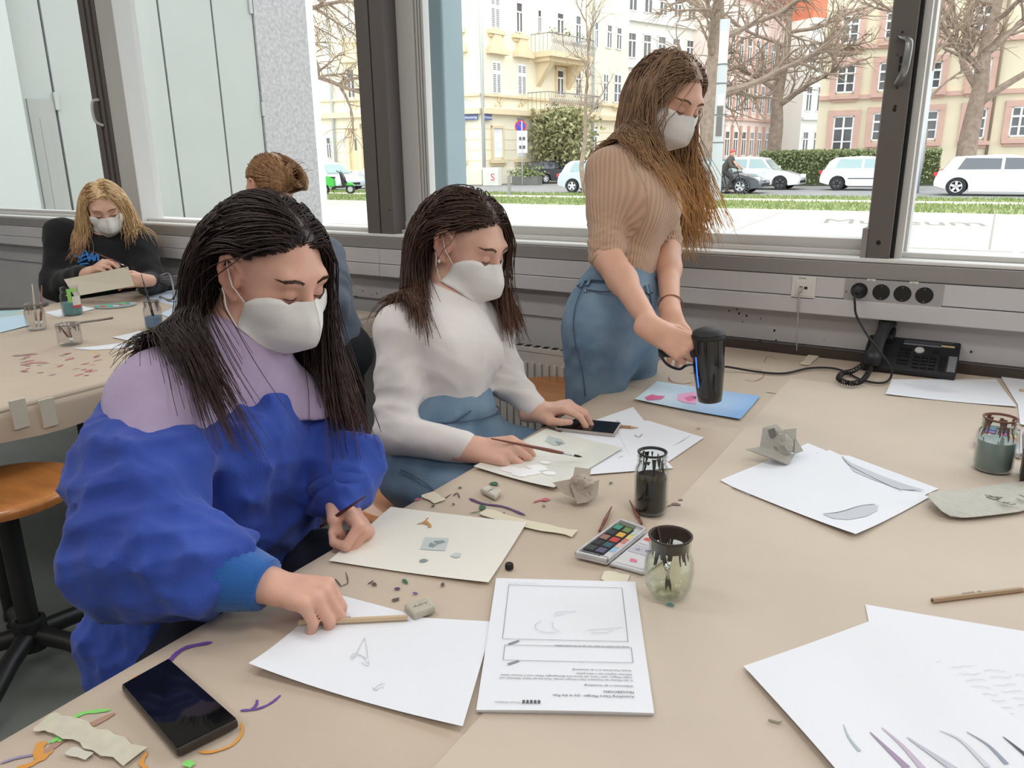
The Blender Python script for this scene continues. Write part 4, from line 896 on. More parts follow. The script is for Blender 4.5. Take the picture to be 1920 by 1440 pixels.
for i, (pth, w_, c) in enumerate([
    ([(318, 1240), (330, 1226), (352, 1213), (398, 1204)], .008, PUR), ([(450, 1332), (482, 1329), (508, 1318), (526, 1303)], .004, PUR), ([(482, 1312), (480, 1322), (470, 1331)], .004, PUR),
    ([(137, 1346), (160, 1336), (206, 1331)], .007, GRN), ([(452, 1355), (454, 1372), (436, 1396), (400, 1409), (372, 1409)], .004, ORA), ([(234, 1286), (256, 1268), (300, 1255)], .004, (212, 160, 112)),
    ([(80, 1390), (72, 1408), (82, 1425)], .012, ORA), ([(30, 1440), (60, 1432), (100, 1405)], .008, ORA), ([(82, 1412), (125, 1383), (215, 1337)], .010, BRN), ([(0, 1431), (30, 1421), (62, 1415)], .004, (150, 140, 170)),
    ([(275, 1410), (265, 1430), (275, 1440)], .005, ORA), ([(880, 934), (905, 944), (945, 950), (985, 966)], .007, DPU), ([(832, 936), (846, 926)], .003, DRK), ([(850, 930), (857, 924), (862, 934)], .003, DRK),
    ([(1000, 942), (1015, 937), (1032, 937)], .005, PNK), ([(1254, 706), (1258, 714), (1280, 719), (1300, 716)], .003, RED), ([(1294, 700), (1310, 697), (1340, 700)], .003, RED), ([(1398, 690), (1425, 694), (1432, 705), (1415, 714), (1396, 711)], .0025, RED),
    ([(1432, 680), (1440, 668), (1458, 674)], .0025, RED), ([(1205, 692), (1222, 698), (1212, 706), (1232, 702)], .006, (160, 190, 156)), ([(1178, 722), (1200, 729)], .002, (130, 110, 95)), ([(628, 1085), (640, 1100)], .003, DRK), ([(648, 1072), (652, 1092), (640, 1098)], .002, DRK),
    ([(1170, 868), (1180, 858)], .003, RED), ([(905, 958), (880, 962)], .003, DGR), ([(690, 1095), (700, 1088)], .003, DRK), ([(1245, 952), (1262, 945)], .003, (120, 95, 95))]): stroke(kr1, pth, w_, c, seed=i)
for i, (x, y, r, c, ax) in enumerate([(112, 1383, .006, GRN, 1.2), (354, 1432, .006, GRN, 1), (106, 1386, .004, GRN, 2), (905, 951, .007, DGR, 1.5), (926, 906, .008, DGR, 1.6), (862, 914, .004, DGR, 1.4), (783, 936, .005, PNK, 1.3), (1022, 936, .006, PNK, 1.6), (1020, 948, .003, RED, 1.4),
                                      (1268, 945, .006, (130, 104, 104), 1.6), (1276, 937, .004, (130, 104, 104), 1.3), (944, 962, .003, DPU, 1.5), (905, 918, .004, DRK, 1.5), (760, 1090, .004, DGR, 2), (745, 1103, .004, DPU, 1.3), (742, 1124, .004, DRK, 1.5), (778, 1112, .004, PUR, 1), (702, 1095, .004, DRK, 1.4), (1158, 790, .003, DRK, 1.6), (1145, 905, .004, DGR, 1.2), (680, 1060, .003, DRK, 1.5), (830, 1095, .003, DRK, 2), (1310, 803, .003, RED, 1.6), (1305, 816, .002, RED, 1.8), (1195, 938, .004, (150, 120, 110), 1.2), (812, 948, .003, DRK, 2), (850, 945, .003, DRK, 1.5)]): blob(kr1, x, y, r, c, seed=i, ax=ax, ang=i*.7)
rg = random.Random(21)
for i in range(46):
    x, y = rg.uniform(30, 190), rg.uniform(662, 705)
    blob(kr4, x+rg.gauss(0, 6), y, rg.uniform(.003, .012), [(172, 110, 104), (160, 150, 142), (182, 120, 112), (190, 140, 128)][i % 4], seed=i, ax=rg.uniform(1.2, 2.6), ang=rg.uniform(0, 3))
for (x, y, r) in ((178, 660, .012), (200, 656, .008)): blob(kr4, x, y, r, (214, 172, 110), seed=3)
def tape(label, path, w=.02, m=None, par=None, z=TZ+.003):
    v, f = ribbon(path, w, z, False, 1); link('tape_strip', v, f, m or M_tape, None, label=label, category='tape')
tape('long strip of masking tape beside the cream painted sheet', [(905, 958), (980, 980), (1078, 1000)], .028)
tape('short masking tape piece next to the small eraser on brown paper', [(800, 925), (826, 940)], .03)
tape('masking tape piece at the wall beside the network cable', [(1528, 664), (1508, 684)], .032)
tape('small masking tape piece sticking out under the paint box', [(1130, 1078), (1178, 1086)], .03)
tape('printed white paper strip glued near the large phone', [(78, 1352), (120, 1360), (180, 1385), (254, 1418)], .03, mat('receipt', S(205, 200, 180), .7, var=.08, vscale=60), z=TZ+.004)
tape('torn scrap of white tape beside the printed paper strip', [(128, 1406), (168, 1418)], .012, M_tapew)
v_ = [(PZ(*p, TZ+.0005)) for p in ((1100, 0), (1, 1))] if False else None
# tape wrapped over the far table corner
for px, py in ((38, 770), (92, 768)):
    p = PX(px, py, t2x+.02); MB().box(p+V(-.012, -.02, -.05), p+V(-.004, .02, .03)).build('tape_strip', M_tapew, **tagp('white tape holding the brown paper at the far table rim', 'tape', 'tape on the far table rim'))
# ------------------------------------------------------------------ sheets of paper
from mathutils.bvhtree import BVHTree
SHEETS = {}
M_paper = mat('paper_white', S(232, 234, 240), 0.8, bump=0.04, bscale=12)
M_paperc = mat('paper_cream', S(232, 228, 218), 0.85, bump=0.05, bscale=30)
M_pencil_l = mat('graphite_mark', S(150, 150, 156), 0.8)
M_graph2 = mat('graphite_faint', S(198, 200, 207), 0.8)
M_ink = mat('print_ink', S(92, 92, 98), 0.8)
def sheet(name, label, quad, z, m, lift=(0, 0, 0, 0), buckle=0.0, n=14, cat='paper', cols=None, thick=.0003, group=None, edge=0.0):
    q = [PZ(x, y, TZ) for x, y in quad]; vs = []
    for j in range(n+1):
        for i in range(n+1):
            a, b = i/n, j/n; p = (q[0]*(1-a)+q[1]*a)*(1-b)+(q[3]*(1-a)+q[2]*a)*b
            ws = ((1-a)*(1-b), a*(1-b), a*b, (1-a)*b)
            h = sum(l*w_**3 for l, w_ in zip(lift, ws))+buckle*(math.sin(a*7+b*3)*.5+.5)*math.sin(math.pi*min(1, max(0, b)))**.5
            vs.append((p[0], p[1], z+h))
    fs = [(j*(n+1)+i, j*(n+1)+i+1, (j+1)*(n+1)+i+1, (j+1)*(n+1)+i) for j in range(n) for i in range(n)]
    o = link(name, vs, fs, m, None, None, cols=cols, **tagp(label, cat, group)); SHEETS[o.name] = BVHTree.FromPolygons([Vector(p) for p in vs], fs)
    sd = o.modifiers.new('thickness', 'SOLIDIFY'); sd.thickness = thick; sd.offset = 1
    return o
def drape(par, pts, e=.0007):
    b = SHEETS.get(par.name)
    if b is None: return pts
    out = []
    for p in pts:
        h = b.ray_cast(Vector((p[0], p[1], TZ+.2)), Vector((0, 0, -1)))[0]; out.append(p if h is None else V(p[0], p[1], h.z+e))
    return out
_lay = {}
def lay(par): _lay[par.name] = _lay.get(par.name, 0)+1; return .0006+.00015*_lay[par.name]
def quadfn(quad, z):
    q = [PZ(x, y, TZ) for x, y in quad]
    return lambda a, b: (q[0]*(1-a)+q[1]*a)*(1-b)*V(1, 1, 0)+(q[3]*(1-a)+q[2]*a)*b*V(1, 1, 0)+V(0, 0, z)
def line(par, pts, w, m, name='pencil_mark'):
    pts = drape(par, pts, .0014); k = len(pts); vs = []
    for i, p in enumerate(pts):
        d = unit(pts[min(i+1, k-1)]-pts[max(0, i-1)]); s_ = np.cross(d, V(0, 0, 1)); vs += [p+s_*w*.5, p-s_*w*.5]
    return link(name, vs, [(2*i, 2*i+2, 2*i+3, 2*i+1) for i in range(k-1)], m, par)
def pxline(par, path, w, m, z, smooth=4, name='pencil_mark'):
    return line(par, catmull([PZ(x, y, TZ)*V(1, 1, 0)+V(0, 0, z) for x, y in path], smooth), w, m, name)
# front drawing and the sheet beneath the pencil
z0 = TZ+.0016
s_u = sheet('paper_sheet', 'white sheet half hidden under the hand and the pencil', [(560, 1200), (637, 1117), (772, 1153), (742, 1240)], z0, M_paper)
q1 = [(468, 1262), (868, 1374), (925, 1169), (590, 1150)]
s_d = sheet('drawing_sheet', 'white sheet with faint pencil sketches beside the questionnaire', q1, z0+.0012, M_paper, (.012, .006, 0, 0), .0012)
for pth in ([(684, 1200), (676, 1215), (668, 1232), (657, 1240)], [(657, 1240), (665, 1230), (680, 1236), (690, 1250)], [(660, 1244), (672, 1234), (688, 1240)], [(684, 1200), (688, 1222), (690, 1240)], [(678, 1248), (690, 1255), (692, 1244)]): pxline(s_d, pth, .0009, M_graph2, z0+.0042)
for pth in ([(700, 1300), (712, 1290), (722, 1288)], [(704, 1302), (716, 1294), (720, 1298)], [(698, 1296), (708, 1302)]): pxline(s_d, pth, .0009, M_graph2, z0+.0045)
# questionnaire stack
q2 = [(930, 1088), (1190, 1095), (1225, 1343), (893, 1337)]
Q = quadfn(q2, TZ+.0016)
qs = thing('questionnaire', 'printed questionnaire stack with sketch boxes lying upside down', 'paper', Q(.5, .5))
for k in range(4):
    n = 12; vs = []; zz = TZ+.0018+.0013*k
    for j in range(n+1):
        for i in range(n+1):
            a, b = i/n, j/n; vs.append(Q(a, b)*V(1, 1, 0)+V(.0006*k, -.0008*k, zz+.0028*k*.3*(b**4)*(1-.5*(2*a-1)**2)))
    o = link('page', vs, [(j*(n+1)+i, j*(n+1)+i+1, (j+1)*(n+1)+i+1, (j+1)*(n+1)+i) for j in range(n) for i in range(n)], M_paper, qs, None)
    m_ = o.modifiers.new('thickness', 'SOLIDIFY'); m_.thickness = .0011; m_.offset = 1
zt_ = TZ+.0018+.0013*3+.0011+.0003
QT = lambda a, b: Q(a, b)*V(1, 1, 0)+V(.0018, -.0024, zt_+.0026*(b**4)*(1-.5*(2*a-1)**2))
def qbox(a0, a1, b0, b1):
    P_ = [QT(a0, b0), QT(a1, b0), QT(a1, b1), QT(a0, b1), QT(a0, b0)]
    for i in range(4): line(qs, [P_[i]+(P_[i+1]-P_[i])*t for t in np.linspace(0, 1, 5)], .0006, M_ink, 'printed_box')
qbox(.10, .90, .07, .53); qbox(.12, .915, .575, .685)
qr = unit(QT(0, .8)-QT(1, .8)); qu = unit(QT(.5, 1)-QT(.5, 0))
def qline(body, b, a_start, width, size, m=M_ink): text('lettering', body, size, m, QT(a_start, b), qr, qu, qs, .00002, width=width)
qline('Finde eine Arbeit von dem Tier, das dir am besten gefällt.', .565, .90, .098, .0042)
qline('Welche Tiere findest du in der Ausstellung?', .735, .90, .075, .0042)
qline('Materialien eingebaut oder in Szene gesetzt.', .762, .90, .07, .0042)
qline('Vögel: Fliegen, oder Tiere, die durch ihre Bewegungen Fäden und in Körper haben', .782, .90, .165, .0042)
qline('In den Werken der Künstlerin Claire Morgan werden Tiere aus der Natur, Menschen und', .802, .90, .165, .0042)
qline('Willkommen in der Ausstellung!', .838, .90, .06, .0046)
qline('FRAGEBOGEN', .875, .90, .036, .0058)
qline('Ausstellung Claire Morgan - Joy in the Pain', .905, .90, .098, .0060)
for k in range(5): P_ = QT(.265+.022*k, .945); line(qs, [P_, QT(.265+.022*k, .965)], .003, M_ink, 'logo_bar')
qline('Museum Wiesbaden', .957, .245, .03, .0035); qline('Vorname, Name', .045, .30, .045, .004, M_graph2)
for (a, b) in ((.17, .555), (.18, .70)):
    P_ = QT(a, b); line(qs, [P_-qr*.008-qu*.004, P_+qr*.006+qu*.004], .0035, M_pencil_l, 'pencil_symbol')
for pth in ([(1040, 1160), (1050, 1155), (1080, 1155)], [(1040, 1163), (1060, 1158)], [(1003, 1180), (1008, 1190), (1030, 1195), (1050, 1192)], [(1035, 1175), (1038, 1187), (1046, 1191)], [(1015, 1173), (1003, 1180)], [(1100, 1190), (1130, 1188), (1168, 1185)], [(1108, 1194), (1135, 1195), (1150, 1190)]):
    pts = catmull([PZ(x, y, TZ)*V(1, 1, 0)+V(0, 0, zt_+.0006) for x, y in pth], 3); line(qs, pts, .0009, M_graph2, 'pencil_mark')
# cream painted sheet
q3 = [(733, 952), (988, 984), (916, 1098), (617, 1055)]
s_c = sheet('painted_sheet', 'cream watercolour sheet with a tiny bird and grey spots', q3, z0+.0004, M_paperc, (0, .003, .004, .002), .0008)
zc3 = z0+.0036
M_wash = mat('grey_wash', S(196, 204, 202), .8); M_washd = mat('dark_wash', S(140, 150, 152), .8)
def pxpoly(par, pts, z, m, name='painted_mark'): link(name, drape(par, [PZ(x, y, TZ)*V(1, 1, 0)+V(0, 0, z) for x, y in pts], lay(par)), [tuple(range(len(pts)))], m, par)
pxpoly(s_c, [(797, 1010), (842, 1012), (835, 1036), (788, 1033)], zc3, M_wash)
pxpoly(s_c, [(805, 1022), (815, 1017), (832, 1016), (836, 1020), (822, 1024), (812, 1030), (803, 1028)], zc3+.0003, M_washd)
pxpoly(s_c, [(786, 1054), (795, 1051), (804, 1054), (797, 1058), (788, 1058)], zc3, M_washd); pxpoly(s_c, [(845, 1046), (855, 1040), (866, 1042), (862, 1049), (852, 1050)], zc3, M_wash)
M_orp = mat('ochre_paint', S(200, 152, 92), .7)
for pth, w_ in (([(783, 986), (795, 982), (803, 974)], .003), ([(797, 980), (805, 987), (806, 992)], .006), ([(788, 984), (800, 986)], .003)): pxline(s_c, pth, w_, M_orp, zc3, name='painted_mark')
# papers near the white blouse
for lab, qd, dz in (('white sheet lying crosswise under the phone of the second seated person', [(1050, 812), (1187, 764), (1240, 830), (1110, 878)], 0), ('white printed sheet on the table between hair dryer and dark jar', [(1150, 797), (1215, 790), (1320, 822), (1205, 900)], .0007), ('white sheet corner peeping out beside the crumpled paper', [(1090, 850), (1235, 850), (1262, 880), (1105, 892)], .0014)):
    o = sheet('paper_sheet', lab, qd, z0+dz, M_paper)
    if 'printed' in lab:
        for k in range(4): pxline(o, [(1262+k*6, 838-k*3), (1282+k*4, 828-k*3)], .0012, M_graph2, z0+dz+.0012, 2)
        pxline(o, [(1190, 818), (1198, 822), (1204, 816)], .002, M_pencil_l, z0+dz+.0012); pxline(o, [(1160, 861), (1168, 858)], .002, M_pencil_l, z0+dz+.0012)
M_paintB = mat('wet_wash_sheet', S(214, 214, 206), .5, col2=S(228, 226, 216), vscale=14)
s_b = sheet('painted_sheet', 'watercolour sheet with grey wash and white blots under the brush', [(1025, 808), (1168, 846), (1038, 923), (888, 880)], z0+.003, M_paintB, (.002, .004, .006, .003), .001)
M_wht = mat('white_gouache', S(240, 240, 242), .35)
for k, (x, y, r) in enumerate(((960, 885, .018), (990, 890, .022), (1008, 882, .018), (975, 895, .014), (1030, 893, .012), (1022, 872, .010))): 
    o_ = PZ(x, y, TZ); rg = random.Random(k); link('painted_mark', drape(s_b, [o_*V(1, 1, 0)+V(r*rg.uniform(.8, 1.2)*1.3*math.cos(a), r*rg.uniform(.7, 1.1)*math.sin(a), z0+.0072) for a in np.linspace(0, 6.28, 15)[:-1]], .0006+.00008*k), [tuple(range(14))], M_wht, s_b)
pxpoly(s_b, [(1028, 822), (1052, 828), (1060, 836), (1040, 840), (1022, 832)], z0+.0075, mat('pale_green_wash', S(178, 190, 186), .5)); pxpoly(s_b, [(1040, 832), (1056, 834), (1048, 840)], z0+.0078, M_washd)
# blue picture under the hair dryer
qb = [(1232, 716), (1425, 745), (1388, 789), (1190, 752)]
n = 24; cols = []; rg = np.random.default_rng(4)
for j in range(n+1):
    for i in range(n+1):
        a, b = i/n, j/n; t = min(1, max(0, a*1.15-.15+.25*math.sin(5*b+3*a)*.3)); blue = np.array(S(128, 172, 224)); pale = np.array(S(214, 232, 240))
        cols.append(pale*(1-t)+blue*t*(1)+rg.normal(0, .012, 3))
s_bl = sheet('painted_sheet', 'blue watercolour picture with pink flowers under the hair dryer', qb, z0+.0006, attr_mat('watercolour_blue', .6), (0, .002, .003, .004), .0005, n=n, cols=np.clip(cols, 0, 1))
M_pk1 = mat('pink_paint', S(224, 112, 160), .6); M_pk2 = mat('light_pink_paint', S(236, 168, 204), .6)
zb = z0+.0036
pxpoly(s_bl, [(1209, 748), (1222, 742), (1232, 744), (1247, 745), (1240, 751), (1226, 753), (1213, 754)], zb, M_pk1); pxpoly(s_bl, [(1270, 742), (1290, 738), (1303, 737), (1310, 748), (1304, 760), (1282, 757), (1270, 752)], zb, M_pk2); pxpoly(s_bl, [(1282, 748), (1298, 743), (1304, 752), (1290, 755)], zb+.0003, M_pk1)
pxpoly(s_bl, [(1297, 746), (1306, 745), (1304, 751)], zb+.0005, mat('flower_eye', S(70, 80, 90), .6))
# papers by the telephone
for lab, qd, dz, lf in (('white printed sheet in front of the telephone', [(1672, 712), (1868, 712), (1906, 766), (1660, 742)], .0, (0, 0, .004, .004)), ('white sheet corner at the wall side next to the printed sheet', [(1872, 700), (1990, 712), (1985, 790), (1908, 760)], .0006, (0, 0, 0, 0)), ('small white card leaning near the paint water jar', [(1908, 760), (1990, 768), (1990, 812), (1912, 800)], .0014, (0, 0, 0, .004))):
    o = sheet('paper_sheet', lab, qd, z0+dz, M_paper, lf)
    if 'printed' in lab:
        for k in range(5): pxline(o, [(1690+k*10, 722+k*3), (1760+k*10, 726+k*3)], .0012, M_graph2, z0+.0045, 2)
# sheets with charcoal drawings
sheet('paper_sheet', 'plain white sheet under the folded grey paper napkin', [(1350, 903), (1515, 832), (1582, 860), (1405, 930)], z0, M_paper, (.002, 0, 0, 0))
M_bn = mat('grey_ink_wash', S(196, 200, 208), .7); M_bnd = mat('dark_ink_line', S(112, 114, 122), .7)
s_p = sheet('painted_sheet', 'narrow sheet with a grey brushed shape sticking out of the pile', [(1530, 850), (1592, 856), (1760, 918), (1700, 945)], z0+.0006, M_paper, (0, 0, 0, 0))
s_t = sheet('drawing_sheet', 'white sheet with a grey banana shaped wash near the grey rag', [(1370, 915), (1555, 846), (1742, 935), (1603, 1012)], z0+.0015, M_paper, (.001, .0, .0, .008), .001)
pxpoly(s_t, [(1543, 971), (1570, 966), (1600, 957), (1632, 950), (1646, 952), (1644, 962), (1625, 973), (1590, 981), (1562, 979)], z0+.0068, M_bn)
pxline(s_t, [(1543, 970), (1575, 965), (1612, 953), (1640, 950)], .0018, M_bnd, z0+.0072, name='painted_mark')
pxpoly(s_t, [(1582, 862), (1596, 872), (1650, 895), (1700, 915), (1735, 925), (1690, 922), (1640, 905), (1600, 888)], z0+.0052, M_bn); pxline(s_t, [(1579, 860), (1592, 876), (1640, 902), (1690, 925)], .0016, M_bnd, z0+.0056, name='painted_mark')
# large sheets near the front rim
sheet('paper_sheet', 'white sheet with rows of faint handwriting at the table rim', [(1622, 1136), (2010, 1200), (2140, 1500), (1660, 1330)], z0, M_paper, (.001, 0, 0, 0), .001)
hw = bpy.data.objects['paper_sheet' if False else [o.name for o in bpy.data.objects if o.get('label', '').startswith('white sheet with rows')][0]]
rg = random.Random(5)
for k in range(15):
    y = 1245+k*13
    for q_ in range(4):
        x = 1715+k*12+q_*62+rg.uniform(0, 12)
        if x < 1990: pxline(hw, [(x+i*8, y+q_*8+rg.uniform(-2, 2)) for i in range(6)], .0007, M_graph2, z0+.0024, 2)
s_l = sheet('painted_sheet', 'large white watercolour sheet with violet and grey blades', [(1393, 1257), (1632, 1170), (2080, 1480), (1700, 1610)], z0+.0030, M_paper, (.002, .001, 0, 0), .005, n=24)
for pth, w_, c in (([(1580, 1370), (1590, 1395), (1610, 1420)], .004, (176, 190, 196)), ([(1630, 1382), (1665, 1415), (1700, 1448)], .008, (164, 146, 172)), ([(1652, 1372), (1690, 1405), (1730, 1450)], .007, (196, 182, 200)), ([(1700, 1390), (1750, 1425), (1800, 1460)], .010, (190, 194, 204)), ([(1810, 1385), (1850, 1410), (1885, 1445)], .005, (150, 158, 172)), ([(1878, 1395), (1900, 1412), (1925, 1432)], .005, (84, 88, 98)), ([(1760, 1380), (1800, 1400), (1850, 1450)], .006, (206, 208, 216))):
    pts = drape(s_l, catmull([PZ(x, y, TZ)*V(1, 1, 0)+V(0, 0, z0+.0098) for x, y in pth], 5), .001); k = len(pts); vs = []
    for i, p in enumerate(pts):
        d = unit(pts[min(i+1, k-1)]-pts[max(0, i-1)]); s_ = np.cross(d, V(0, 0, 1)); vs += [p+s_*w_*.5*(.2+i/k), p-s_*w_*.5*(.2+i/k)]
    link('painted_mark', vs, [(2*i, 2*i+2, 2*i+3, 2*i+1) for i in range(k-1)], pmat(c), s_l)
# ------------------------------------------------------------------ things on the main table
Z1 = TZ+.0018
M_jar = thin_glass('jar_glass', (.95, .97, .96), .9, .02)
M_jarg = thin_glass('jar_glass_greenish', (.95, .97, .94), .9, .02)
def jar(label, base, r, h, liquid=None, level=.5, stain=None, neck=.84, round_=False, glass=None, lip=True, brushes=(), seed=0, stains=14, extra=None):
    base = np.asarray(base, float); t = thing('jar', label, 'jar', base)
    if round_: prof = [(r*.62, .001), (r*.70, .004), (r*.90, h*.18), (r, h*.40), (r*.97, h*.58), (r*.84, h*.72), (r*.80, h*.80), (r*.83, h*.83), (r*.83, h*.97), (r*.86, h)]
    else: prof = [(r*.80, .001), (r*.95, .004), (r, .012), (r, h*.68), (r*.96, h*.74), (r*neck, h*.80), (r*neck, h*.84), (r*neck*1.05, h*.86), (r*neck, h*.89), (r*neck*1.05, h*.93), (r*neck, h*.96), (r*neck*1.02, h)]
    inner = [(a-.0022, b) for a, b in prof[::-1]][:-1]+[(r*.5, .004), (0, .004)]
    n = 8 if round_ else 32
    MB().lathe([(0, .0005)]+prof+inner, 32, base).build('glass', glass or M_jar, t, smooth=True)
    if liquid is not None:
        zl = h*level; lp_ = [(max(.001, a-.003), b) for a, b in prof if b < zl-.002]
        ra = np.interp(zl, [b for a, b in prof], [a for a, b in prof])-.003
        MB().lathe([(0, .005)]+[(a, max(b, .005)) for a, b in lp_]+[(ra, zl), (0, zl)], 28, base).build('liquid', liquid, t, smooth=40)
    if stain is not None:
        rg = random.Random(seed); m = MB()
        for k in range(stains):
            a0 = rg.uniform(0, 6.28); da = rg.uniform(.1, .45); zt = h*rg.uniform(.86, .99); zb = h*rg.uniform(.6, .85); N = 4
            vs = []
            for j, zz in enumerate(np.linspace(zt, zb, 4)):
                rr = np.interp(zz, [b for a, b in prof], [a for a, b in prof])-.0032
                wd = da*(1-.75*(j/3))
                for q in range(N): a = a0+wd*(q/(N-1)-.5); vs.append(base+V(rr*math.cos(a), rr*math.sin(a), zz))
            m.add(vs, [(j*N+q, j*N+q+1, (j+1)*N+q+1, (j+1)*N+q) for j in range(3) for q in range(N-1)])
        rr = prof[-1][0]-.0008
        if round_: m.lathe([(np.interp(z_, [b for a, b in prof], [a for a, b in prof])-.003, z_) for z_ in np.linspace(h*.80, h*.99, 6)], 28, base)
        m.lathe([(rr-.002, h-.004), (rr+.0012, h-.001), (rr+.0014, h+.0006), (rr-.0016, h+.0008), (rr-.0025, h-.004)], 28, base)
        m.build('dried_paint', stain, t, smooth=True, kind='stuff')
    return t
def brush(label, tip, end, m_handle, r=.003, cat='paintbrush', bristle=True, group=None, ferr=None, bl=.018):
    tip, end = np.asarray(tip, float), np.asarray(end, float); d = unit(end-tip); L = np.linalg.norm(end-tip)
    t = thing('paintbrush', label, cat, tip, group=group)
    a = bl if bristle else 0
    if bristle: MB().tube([tip, tip+d*bl*.5, tip+d*bl], [.0004, r*.8, r*.75], 8).build('bristles', mat('bristle', S(60, 52, 48), .8), t, smooth=True)
    MB().tube([tip+d*a, tip+d*(a+.025)], [r*.78, r*.9], 10).build('ferrule', ferr or M_chrome, t, smooth=True)
    MB().tube([tip+d*(a+.025), tip+d*(a+.05), end-d*L*.3, end], [r*.9, r*1.15, r*.8, r*.35], 10).build('handle', m_handle, t, smooth=True)
    return t
def pencil(label, a, b, m, r=.0036, tipb=True, mark=None):
    a, b = np.asarray(a, float), np.asarray(b, float); d = unit(b-a); t = thing('pencil', label, 'pencil', a)
    e = b-d*.018 if tipb else b
    MB().tube([a, e], r, 6, hint=(0.1, 0, 1)).build('shaft', m, t)
    if tipb:
        MB().tube([e, b-d*.004], [r, r*.3], 6).build('cone', mat('pencil_wood', S(206, 170, 130), .7), t)
        MB().tube([b-d*.004, b], [r*.3, .0003], 6).build('lead', M_dark, t)
    MB().tube([a-d*.0004, a+d*.0003], r*.35, 6).build('lead', M_dark, t)
    if mark:
        s_ = unit(np.cross(d, V(0, 0, 1)))
        text('lettering', mark, r*1.3, M_ink, a+d*.05+V(0, 0, r*.9)-s_*r*.2 if True else a, d, -s_, t, .0001)
    return t
M_natw = mat('natural_wood', S(206, 182, 150), .55, var=.08, vscale=30)
M_redbr = mat('copper_handle', S(128, 78, 66), .35)
M_blkw = mat('black_water', (.006, .006, .008), .08)
# dark jar
bj = PZ(1219, 958, Z1); jar('glass jar of black paint water with dripped rim', bj, .031, .117, M_blkw, .60, mat('black_paint', (.012, .010, .011), .5), seed=2, stains=24)
# round jar with two brushes
rj = PZ(1252, 1115, Z1); M_pale_w = thin_glass('murky_water', (.96, .96, .92), .5, .05)
jar('rounded glass jar with dark rim holding two brushes', rj, .037, .098, M_pale_w, .52, mat('dark_brown_paint', S(60, 48, 42), .6), round_=True, glass=M_jarg, seed=5, stains=34)
hb = np.dot(rj-CAMPOS, FW)
for i, ((tx_, ty_), (bx, by)) in enumerate((((1233, 988), (1247, 1120)), ((1262, 992), (1247, 1112)))):
    tpt = PD(tx_, ty_, hb-.005+.01*i); bpt = rj+V(.004*(1-2*i), .002, .006)
    brush(('slim dark brush leaning in the rounded jar' if i == 0 else 'short dark brush standing upright in the rounded jar'), bpt, tpt, mat('dark_handle', S(58, 46, 42), .5), .0032)
blob(kr2, 1256, 1133, .004, (60, 130, 130), TZ+.003, 1, 1.4)
# jar at the far rim
gj = PZ(1860, 880, Z1); M_gw = mat('grey_green_water', S(126, 140, 138), .15)
jar('glass jar of grey green paint water with brown rim', gj, .037, .113, M_gw, .58, mat('brown_rim_paint', S(112, 72, 58), .6), seed=8, stains=26)
# crumpled papers
def crumple(label, px, py, sx, sy, sz, m, seed, zc=None, name='crumpled_paper', marks=None):
    rg = np.random.default_rng(seed); c = PZ(px, py, TZ); n = 26
    import bmesh as _b
    bm = _b.new(); _b.ops.create_icosphere(bm, subdivisions=3, radius=1.0)
    dirs_ = rg.normal(size=(16, 3)); dirs_ /= np.linalg.norm(dirs_, axis=1)[:, None]; offs = rg.uniform(.55, .95, 16)
    for v in bm.verts:
        p = np.array(v.co); k = 1.0
        for d_, o_ in zip(dirs_, offs):
            q = p.dot(d_)
            if q > o_*k: p = p-d_*(q-o_)
        v.co = p*np.array((sx, sy, sz))+rg.normal(0, .0012, 3)
    zmin = min(v.co.z for v in bm.verts)
    for v in bm.verts: v.co = Vector((v.co.x+c[0], v.co.y+c[1], v.co.z-zmin+Z1+.0008))
    vs = [tuple(v.co) for v in bm.verts]; fs = [tuple(q.index for q in f.verts) for f in bm.faces]; bm.free()
    t = thing(name, label, 'paper', c*V(1, 1, 0)+V(0, 0, Z1)); link('wad', vs, fs, m, t)
    return t, c
M_brpap = mat('brown_tissue', S(176, 164, 150), .9, var=.06, vscale=40)
M_grpap = mat('grey_tissue', S(176, 172, 164), .9, var=.10, vscale=30, bump=.3, bscale=60)
def flaps(t, polys, m, name='flap', thick=.0008):
    for q in polys:
        o = link(name, [p for p in q], [tuple(range(len(q)))] if len(q) < 5 else [(0, i, i+1) for i in range(1, len(q)-1)], m, t)
        s_ = o.modifiers.new('thickness', 'SOLIDIFY'); s_.thickness = thick
t, c = crumple('crumpled brown paper ball between painted sheet and dark jar', 1088, 938, .032, .026, .030, M_brpap, 3)
dd = np.dot(c-CAMPOS, FW)
flaps(t, [[PD(1036, 905, dd-.02), PD(1072, 898, dd-.01), PD(1080, 935, dd-.025), PD(1056, 925, dd-.03)], [PD(1078, 876, dd), PD(1108, 880, dd+.01), PD(1104, 905, dd-.01), PD(1070, 912, dd-.025)], [PD(1070, 912, dd-.025), PD(1104, 905, dd-.01), PD(1100, 942, dd-.03), PD(1082, 945, dd-.035)], [PD(1104, 905, dd-.01), PD(1123, 900, dd+.015), PD(1120, 928, dd), PD(1100, 942, dd-.03)]], M_brpap)
t, c = crumple('folded grey stained paper napkin standing on white sheets', 1460, 862, .028, .024, .028, M_grpap, 5, name='paper_napkin')
dd = np.dot(c-CAMPOS, FW)
for o in t.children: o.location.z += .004
